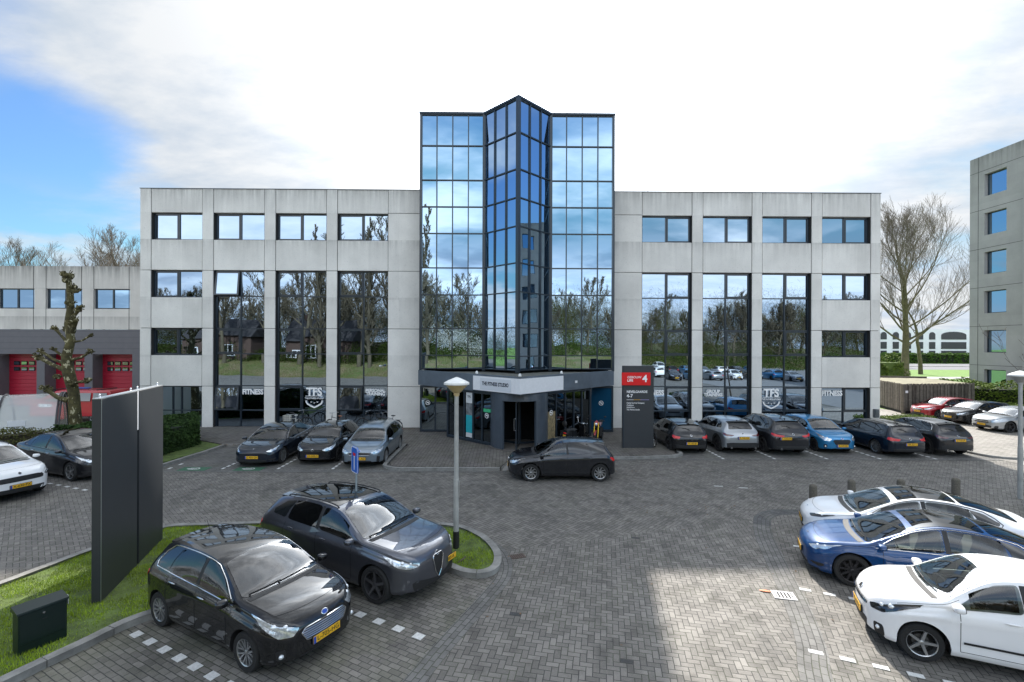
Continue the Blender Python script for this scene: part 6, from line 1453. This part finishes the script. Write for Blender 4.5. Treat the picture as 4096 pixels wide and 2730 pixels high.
m=MB(); m.ellip((0,0,0),(.03,.025,.035),10,7); o=m.build('marker_cap',RED,smooth=80); o.location=(-8.15,7.62,.12); tag(o,'small red marker cap in the grass beside the green cabinet','marker')
# drain gratings
r=empty('drain_grating',(5.62,9.55,.009),math.radians(-14),'pale metal drain grating set in the paving before the right parked cars','drain')
m=MB(); m.box(-.21,.21,-.16,-.12,0,.012); m.box(-.21,.21,.12,.16,0,.012); m.box(-.21,-.16,-.12,.12,0,.012); m.box(.16,.21,-.12,.12,0,.012)
for k in range(5): m.box(-.16+.064*k+.015,-.16+.064*k+.05,-.12,.12,0,.010)
m.build('grate',mat('cast_iron_pale',(.42,.42,.42),.5,metal=.3,noise=.2),r); m=MB(); m.box(-.16,.16,-.12,.12,.0005,.002); m.build('gully',INNER,r)
r=empty('drain_grating',(.28,11.35,.006),math.radians(20),'rusty drain cover at the tip of the grass island','drain')
m=MB(); m.box(-.17,.17,-.11,.11,0,.008); m.build('frame',mat('rusty_iron',(.10,.07,.055),.8,noise=.3),r); m=MB()
for k in range(6): m.box(-.14+.05*k,-.12+.05*k,-.09,.09,.008,.011)
m.build('bar',mat('rusty_iron_dark',(.05,.04,.035),.8),r)
r=MB(); r.ellip((0,0,.012),(.11,.045,.012),10,6); o=r.build('orange_wrapper',mat('orange_wrapper',(.8,.28,.14),.6,noise=.4,nscale=20),smooth=60); o.location=(5.33,9.72,.008); o.rotation_euler=(0,0,-.3); tag(o,'crumpled orange and white wrapper beside the drain grating','litter')
m=MB(); m.tube([(0,0,.01),(.12,.16,.03),(.16,.34,.015)],[.012,.016,.006],6); m.tube([(.05,.06,.02),(.15,.03,.02)],[.01,.004],5); o=m.build('fallen_branch',BARK1,smooth=60); o.location=(-1.1,10.85,.08); tag(o,'broken piece of branch lying on the grass island by the lamp post','branch')
# bollards
BOLL=mat('pebbled_concrete',(.14,.125,.10),.95,noise=.5,nscale=45,bump=.8,bscale=55)
for (x,y,l) in ((9.86,15.16,'pebbled concrete bollard nearest the nose of the white saloon, leftmost of four'),(11.5,15.7,'pebbled concrete bollard behind the white saloon bonnet, second of four'),(13.2,15.75,'pebbled concrete bollard behind the white saloon roof, third of four'),(15.2,15.9,'pebbled concrete bollard nearest the right lamp post, last of four')):
    m=MB(); m.lathe([(.115,0),(.115,.52),(.10,.575),(.06,.60),(0,.61)],n=18); o=m.build('bollard',BOLL,smooth=50); o.location=(x,y,0); tag(o,l,'bollard','pebbled bollards behind the right parked cars')
m=MB(); m.rbox(-.06,.06,-.3,.3,0,.12,.01); o=m.build('kerb_stone',KERB); o.location=(8.55,12.55,0); o.rotation_euler=(0,0,math.radians(-20)); tag(o,'short mossy kerb stone at the nose of the white saloon','kerb stone')
# ---------------------------------------------------------------- wooden enclosure on the right
def enclosure():
    WD=[mat('weathered_wood_%s'%k,c,.9,noise=.35,nscale=5) for k,c in (('grey',(.13,.115,.095)),('dark',(.085,.072,.06)),('light',(.175,.155,.13)))]
    P=[(30.9,39.6),(29.4,34.9),(35.8,35.95)]; O=(29.4,34.9,0); r=empty('wooden_enclosure',O,0,'weathered timber slat enclosure with a mossy flat roof behind the red car','shed')
    rn=random.Random(8)
    for p,q in ((P[0],P[1]),(P[1],P[2])):
        a=Vector(p);b=Vector(q);L_=(b-a).length;d=(b-a)/L_;n=int(L_/.155);m=MB();an=math.atan2(d.y,d.x)
        for k in range(n):
            c=a+d*((k+.5)*L_/n); o_=.02 if k%2 else 0; m.obox((c.x+d.y*o_,c.y-d.x*o_),an,.062,.011,.20+rn.uniform(0,.02),2.22+rn.uniform(-.01,.02),rn.choice((0,0,1,2)))
        m.build('slat_wall',WD,r,org=O)
        m=MB(); c=a.lerp(b,.5)+Vector((-d.y,d.x))*.06; m.obox((c.x,c.y),an,L_/2,.02,.0,2.15); m.build('dark_backing',INNER,r,org=O)
    for c in (P[1],P[0]): m=MB(); m.obox(c,.2,.09,.09,0,2.2); m.build('post',WD[0],r,org=O)
    m=MB(); m.prism([P[1],P[2],(37.5,42),(31.6,43.0),P[0]],2.10,2.16); m.build('roof',mat('mossy_roof',(.24,.22,.15),.95,noise=.4,nscale=1.5),r,org=O)
    m=MB(); m.prism([(31.6,43.0),(37.5,42.0),(37.55,42.2),(31.65,43.2)],0,2.3); m.build('back_wall',WD[1],r,org=O)
    m=MB(); m.obox((29.62,34.86),.16,.12,.01,1.55,1.72); m.build('small_notice',WSIGN,r,org=O)
enclosure()
# ---------------------------------------------------------------- transparent bicycle shelters
def shelters():
    AC=mat('acrylic_hazed',(.90,.92,.93),rough=.12,alpha=.38,coat=1); AC2=mat('acrylic_milky',(.85,.83,.76),rough=.2,alpha=.9,coat=1); RB=mat('rubber_band_seal',(.03,.03,.035),.5)
    r=empty('bicycle_shelter',(-24.34,23.36,0),0,'long half round transparent bicycle shelter behind the low hedge','shelter'); Rr=1.75; an=math.radians(35)
    def ring(x,rr,n=18): return [(x,-rr*math.cos(math.pi*k/n)*1.0,rr*math.sin(math.pi*k/n)*1.38+.1) for k in range(n+1)]
    xs=[-8,-6,-4,-2,0,2]
    for i in range(len(xs)-1):
        A=ring(xs[i]+.03,Rr);B=ring(xs[i+1]-.03,Rr); n=len(A); m=MB(); m.add(A+B,[(k,k+1,n+k+1,n+k) for k in range(n-1)]); o=m.build('shell_panel',AC if i<4 else AC,r,smooth=60); o.rotation_euler.z=an
    A=ring(2,Rr); m=MB(); m.add([(2.02,0,.1)]+A,[(0,k+1,k+2) for k in range(len(A)-1)]); o=m.build('end_panel',AC2,r); o.rotation_euler.z=an
    for x in xs+[2.1]:
        m=MB(); m.tube(ring(x,Rr+.015),.045,6); o=m.build('hoop',RB,r,smooth=60); o.rotation_euler.z=an
    m=MB(); m.box(.35,.95,-1.60,-1.58,1.15,1.42); o=m.build('paper_notice',WSIGN,r); o.rotation_euler.z=an
shelters()
# red fire-service van behind the hedge
def red_van():
    r=empty('red_van',(-27.6,31.2,0),0,'red van with a blue roof bar parked in front of the roller doors','van'); R_=CP['redflat']
    m=MB(); L=2.5; prof=[(-L,.4),(-L,1.25),(-L+.15,1.45),(-L+.75,1.55),(-L+1.5,1.98),(-L+1.9,2.05),(L-.1,2.05),(L,1.9),(L,.4)]
    V=[(p[0],-.92,p[1]) for p in prof]+[(p[0],.92,p[1]) for p in prof]; n=len(prof); V=[(v[0],v[1]*(.88 if v[2]>1.6 else 1),v[2]) for v in V]
    m.add(V,[tuple(range(n)),tuple(range(2*n-1,n-1,-1))]+[(i,n+i,n+(i+1)%n,(i+1)%n) for i in range(n)]); o=m.build('body',R_,r); fixn(o); bv=o.modifiers.new('b','BEVEL'); bv.width=.06; bv.segments=3
    m=MB(); m.add([(-L+.82,-.80,1.60),(-L+.82,.80,1.60),(-L+1.48,.76,1.96),(-L+1.48,-.76,1.96)],[(0,1,2,3)]); m.move(Matrix.Translation((-.03,0,.03))); m.build('windscreen',CM['glass_lit'],r)
    for a,b in ((-L+1.0,-L+1.75),(-L+1.95,-.05+.2),(.35,1.3),(1.45,2.3)):
        m=MB(); m.add([(a,-.935,1.38),(b,-.935,1.38),(b,-.86,1.88),(max(a,-L+1.5),-.86,1.88)],[(0,1,2,3)]); m.build('side_window',CM['glass_lit'],r)
    m=MB(); m.box(-L+.6,-L+1.4,-.94,-.93,1.0,1.2); m.build('white_stripe',LET,r)
    for x in (-1.3,1.6):
        m=MB(); m.tube([(x,-.78,2.07),(x,.78,2.07)],.03,6); m.build('roof_bar',CM['plastic'],r)
    m=MB(); m.rbox(-.9,.5,-.2,.1,2.09,2.17,.02); m.build('light_bar',mat('blue_plastic',(.02,.08,.35),.3),r)
    for s in (1,-1):
        for x in (-1.55,1.5): make_wheel(.34,.2,r,(x,s*.80,.34),s,CM['alloy'],5)
red_van()
# ---------------------------------------------------------------- bicycles, scooter, motorcycle
def bicycle(loc,hd,label,fc,basket=False,saddle=None,child=False):
    r=empty('bicycle',loc,hd,label,'bicycle','bicycles leaning by the building')
    for x in (-.53,.53):
        m=MB(); m.tube([(.34*math.cos(a),0,.34*math.sin(a)) for a in [2*math.pi*k/24 for k in range(24)]],.021,6,closed=True); w=m.build('wheel',CM['tyre'],r,smooth=60); w.location=(x,0,.35)
        m=MB()
        for k in range(12): a=2*math.pi*k/12; m.tube([(0,.02*(-1)**k,0),(.32*math.cos(a),0,.32*math.sin(a))],.0025,3)
        m.lathe([(.025,-.03),(.025,.03)],n=8,axis='y'); m.build('spokes',CM['alloy'],w)
        m=MB(); m.tube([(x+.375*math.cos(a),0,.35+.375*math.sin(a)) for a in [math.pi*(.05+.8*k/12)+(0 if x<0 else .15) for k in range(13)]],.016,5); m.build('mudguard',fc,r,smooth=60)
    m=MB(); B_=(-.10,0,.30);S_=(-.26,0,.80);H_=(.36,0,.86);F_=(.53,0,.35);R_=(-.53,0,.35)
    for p,q in ((B_,S_),(B_,(.40,0,.72)),(S_,H_),(B_,R_),(S_,R_),((.36,0,.95),(.40,0,.72)),((.40,0,.72),F_)): m.tube([p,q],.017,6)
    m.build('frame',fc,r,smooth=60)
    m=MB(); m.tube([(.36,0,.95),(.34,0,1.08)],.014,6); m.tube([(.16,-.28,1.10),(.30,-.22,1.12),(.36,0,1.09),(.30,.22,1.12),(.16,.28,1.10)],.013,6); m.build('handlebar',CM['alloy'],r,smooth=60)
    m=MB(); m.tube([S_,(-.29,0,.93)],.013,6); m.ellip((-.30,0,.97),(.14,.08,.035),10,6); m.build('saddle',saddle or CM['plastic'],r,smooth=60)
    m=MB(); m.tube([(-.75,-.06,.74),(-.3,-.06,.74)],.008,4); m.tube([(-.75,.06,.74),(-.3,.06,.74)],.008,4); m.tube([(-.7,0,.74),(-.53,0,.35)],.008,4); m.build('luggage_rack',CM['plastic'],r)
    m=MB(); m.tube([(-.10,.05,.30),(-.05,.05,.15)],.01,5); m.tube([(-.10,-.05,.30),(-.15,-.05,.45)],.01,5); m.lathe([(.09,-.03),(.09,-.02)],c=(-.1,0,.3),n=14,axis='y'); m.build('crank',CM['alloy'],r)
    if basket:
        m=MB(); W=mat('wicker_white',(.62,.60,.54),.8)
        for z in (.82,.92,1.02,1.1): m.tube([(.50,-.16,z),(.75,-.16,z),(.75,.16,z),(.50,.16,z)],.010,4,closed=True)
        for k in range(12): a=k/12*4; i=int(a);f=a-i; c=[(.50,-.16),(.75,-.16),(.75,.16),(.50,.16),(.50,-.16)]; x=c[i][0]+(c[i+1][0]-c[i][0])*f; y=c[i][1]+(c[i+1][1]-c[i][1])*f; m.tube([(x,y,.8),(x,y,1.1)],.008,4)
        m.build('basket',W,r)
CWH=mat('bike_white',(.6,.6,.56),.4); CBK=mat('bike_black',(.02,.02,.022),.35); CTN=mat('tan_saddle',(.28,.12,.07),.6)
bicycle((-11.75,26.3,.1),math.radians(-95),'white bicycle with a front basket parked behind the dark saloon',CWH,True,mat('white_saddle',(.6,.6,.58),.5))
bicycle((-12.1,27.6,.1),math.radians(4),'black bicycle leaning along the window behind the dark saloon',CBK)
bicycle((-9.45,26.5,.1),math.radians(150),'black bicycle with a tan saddle in front of a concrete pier',CBK,False,CTN)
bicycle((-6.6,26.6,.1),math.radians(165),'black bicycle with a high handlebar behind the silver blue car',mat('bike_grey',(.05,.055,.07),.35))
bicycle((-7.7,27.3,.1),math.radians(185),'dark bicycle against the glass left of the wide concrete wall',CBK)
bicycle((7.05,23.55,.1),math.radians(100),'dark bicycle half hidden behind the tall sign column',CBK)
def scooter():
    r=empty('motor_scooter',(3.5,23.55,.1),math.radians(38),'black motor scooter with mirrors parked right of the revolving door','scooter'); K=CP['black']
    for x in (-.62,.62): make_wheel(.25,.11,r,(x,0,.25),1,CM['alloy'],5)
    m=MB(); m.hull([(-.85,-.13,.62),(-.85,.13,.62),(-.1,-.17,.42),(-.1,.17,.42),(-.15,-.12,.72),(-.15,.12,.72),(-.8,-.1,.78),(-.8,.1,.78),(-.6,-.16,.4),(-.6,.16,.4)]); m.build('rear_body',K,r,smooth=40)
    m=MB(); m.hull([(-.82,-.12,.79),(-.82,.12,.79),(-.1,-.13,.76),(-.1,.13,.76),(-.2,-.1,.84),(-.2,.1,.84),(-.75,-.08,.86),(-.75,.08,.86)]); m.build('seat',CM['plastic'],r,smooth=50)
    m=MB(); m.hull([(-.15,-.16,.28),(-.15,.16,.28),(.35,-.16,.26),(.35,.16,.26),(.35,-.14,.34),(.35,.14,.34),(-.15,.14,.36),(-.15,-.14,.36)]); m.build('footboard',CM['plastic'],r)
    m=MB(); m.hull([(.30,-.2,.35),(.30,.2,.35),(.52,-.12,.5),(.52,.12,.5),(.42,-.2,.8),(.42,.2,.8),(.38,-.12,.98),(.38,.12,.98),(.5,-.05,.9),(.5,.05,.9)]); m.build('front_shield',K,r,smooth=40); m=MB(); m.hull([(.525,-.035,.52),(.525,.035,.52),(.47,-.05,.80),(.47,.05,.80),(.55,0,.6),(.49,0,.84)]); m.build('shield_trim',CM['chrome'],r,smooth=40); m=MB(); m.hull([(.44,-.17,.93),(.44,.17,.93),(.54,-.06,.90),(.54,.06,.90),(.40,-.10,1.04),(.40,.10,1.04),(.50,0,.98)]); m.build('headlamp_housing',K,r,smooth=50)
    m=MB(); m.hull([(.45,-.06,.48),(.85,-.06,.46),(.45,.06,.48),(.85,.06,.46),(.62,-.07,.56),(.62,.07,.56)]); m.build('front_mudguard',K,r,smooth=50)
    m=MB(); m.tube([(.36,-.34,1.05),(.40,-.1,1.0),(.40,.1,1.0),(.36,.34,1.05)],.022,8); m.ellip((.44,0,.99),(.08,.13,.07)); m.build('handlebar',CM['chrome'],r,smooth=60)
    for s in (1,-1):
        m=MB(); m.tube([(.38,.25*s,1.04),(.40,.33*s,1.24)],.008,5); m.ellip((.40,.34*s,1.27),(.02,.06,.045)); m.build('mirror',LET if s>0 else CM['plastic'],r,smooth=60)
    m=MB(); m.tube([(-.75,-.06,.85),(-.85,-.06,1.0),(-.85,.06,1.0),(-.75,.06,.85)],.012,6); m.ellip((-.87,0,1.12),(.05,.17,.15)); m.build('backrest',CM['plastic'],r,smooth=60)
    m=MB(); m.rbox(-.90,-.885,-.09,.09,.45,.58,.004); m.build('number_plate',CM['amber'],r); m=MB(); m.ellip((-.86,0,.66),(.03,.11,.04)); m.build('taillight',CM['red'],r,smooth=60)
scooter()
def motorcycle():
    r=empty('motorcycle',(4.72,24.35,.1),math.radians(-112),'black and red naked motorcycle with gold fork tubes facing the camera','motorcycle'); Y_=mat('gold_fork',(.75,.50,.03),.3,metal=.5); R2=CP['red']
    for x in (-.70,.70): make_wheel(.31,.15,r,(x,0,.31),1,CM['dalloy'],5,rr=.74)
    m=MB()
    for s in (-.10,.10): m.tube([(.70,s,.33),(.46,s,1.02)],.028,8)
    m.build('fork',Y_,r,smooth=60)
    m=MB(); m.hull([(.42,-.11,.98),(.42,.11,.98),(-.05,-.15,.98),(-.05,.15,.98),(.3,-.17,.82),(.3,.17,.82),(-.05,-.12,.8),(-.05,.12,.8),(.2,0,1.08)]); m.build('tank',R2,r,smooth=45)
    m=MB(); m.hull([(.35,-.15,.75),(.35,.15,.75),(-.25,-.15,.7),(-.25,.15,.7),(.3,-.15,.32),(.3,.15,.32),(-.2,-.15,.3),(-.2,.15,.3)]); m.build('engine',CM['plastic'],r)
    m=MB(); m.hull([(0,-.12,.86),(0,.12,.86),(-.75,-.08,1.0),(-.75,.08,1.0),(-.4,-.12,.8),(-.4,.12,.8),(-.8,0,.95)]); m.build('seat',CM['plastic'],r,smooth=40)
    m=MB(); m.hull([(.52,-.09,1.05),(.52,.09,1.05),(.62,-.07,.92),(.62,.07,.92),(.46,-.09,.86),(.46,.09,.86),(.45,0,1.16)]); h=m.build('headlamp_cowl',R2,r,smooth=45); m=MB(); m.ellip((.60,0,.97),(.03,.075,.07)); m.build('headlight',CM['lens'],h,smooth=70)
    m=MB(); m.tube([(.30,-.38,1.12),(.42,-.12,1.08),(.42,.12,1.08),(.30,.38,1.12)],.016,8); m.build('handlebar',CM['plastic'],r,smooth=60)
    m=MB(); m.tube([(.70+.34*math.cos(a),0,.31+.34*math.sin(a)) for a in [.5+1.4*k/8 for k in range(9)]],.05,6); m.build('front_mudguard',R2,r,smooth=60)
    for s in (1,-1): m=MB(); m.tube([(.36,.28*s,1.1),(.34,.38*s,1.3)],.008,5); m.ellip((.34,.40*s,1.33),(.02,.07,.04)); m.build('mirror',CM['plastic'],r,smooth=60)
    m=MB(); m.tube([(-.3,-.14,.4),(-.85,-.16,.62)],[.04,.055],8); m.build('exhaust_pipe',CM['chrome'],r,smooth=60)
motorcycle()
# ---------------------------------------------------------------- the parked cars
GL='cars parked in front of the building, left of the entrance'; GRr='cars parked in front of the building, right of the entrance'; GF='cars in the near bays on the right'; GN='cars in the near bays on the left'; GS_='cars parked by the tall block'; GW_='cars parked on the left edge'
H=math.radians
def car(key,loc,hd,label,group,**k):
    return make_car(spec(key,**k),loc,H(hd),label,group)
car('fiesta_black',(-4.67,8.68,0),-28.8,'glossy black five door hatchback with chrome grille bars, nearest the camera at lower left',GN)
car('stelvio_grey',(-3.43,10.80,0),-28.8,'metallic grey SUV with roof rails and a shield grille beside the grass island',GN)
car('picanto_white',(8.02,7.78,0),155.2,'small white hatchback with black rubbing strips at the lower right corner',GF)
car('tesla_blue',(9.02,10.08,0),155.2,'deep blue saloon with a glass roof between two white cars',GF)
car('tesla_white',(10.15,11.86,0),155.2,'white saloon with a glass roof, farthest of the three at right',GF)
car('polo',(2.10,18.36,0),180,'dark hatchback seen side on in the street before the entrance','cars in the street')
car('tesla_black',(-10.35,21.75,0),-90,'black low saloon with chrome window trim left of the entrance, first in the row',GL)
car('ibiza',(-8.05,21.80,0),-90,'black hatchback with yellow plate in the middle of the three left of the entrance',GL)
car('ceed',(-5.98,21.65,0),-90,'silver blue hatchback parked beside the paved entrance apron',GL)
car('p208_rear',(8.55,23.85,0),90,'black hatchback parked nose in, next to the tall sign column',GRr)
car('mazda_silver',(10.95,24.0,0),90,'silver crossover with black wheel arch cladding parked nose in by the glass',GRr)
car('stelvio_rear',(13.05,23.75,0),90,'dark grey SUV with red tail lights and twin exhausts, third right of the sign column',GRr)
car('fiesta_blue',(15.6,23.90,0),-90,'light blue hatchback parked nose out among the cars on the right',GRr)
car('wagon',(18.2,23.45,0),90,'black estate car with silver wheels parked nose in near the building corner',GRr)
car('mazda_black',(20.55,23.5,0),90,'dark crossover with black wheels parked last in the row by the side street',GRr)
car('corsa',(31.0,33.35,0),183,'red hatchback parked by the weathered wooden enclosure',GS_)
car('p208',(31.0,31.0,0),183,'black hatchback between the red car and the silver car',GS_)
car('merc',(30.6,28.25,0),183,'silver hatchback with a star on its grille at the right edge',GS_)
car('modely',(-17.03,18.94,0),-21,'dark grey electric crossover parked behind the tall blank panel at left',GW_)
car('enyaq',(-17.75,16.25,0),-21,'white SUV with a wide black grille cut off by the left edge',GW_)
# cars behind the camera, seen only as reflections
src=[o for o in C.objects if o.name.startswith('parked_car') and o.parent is None]
rn=random.Random(6)
for i in range(15):
    s=src[(i*5+2)%len(src)]; c=copy_tree(s); row=i//8; c.location=(22+(i%8)*2.9+row*5,-13-row*15,0); c.rotation_euler.z=math.radians(90+180*(i%3==0)+rn.uniform(-3,3))
    c['label']='car in the car park behind the camera, mirrored in the right windows'; c['group']='cars in the car park behind the camera'
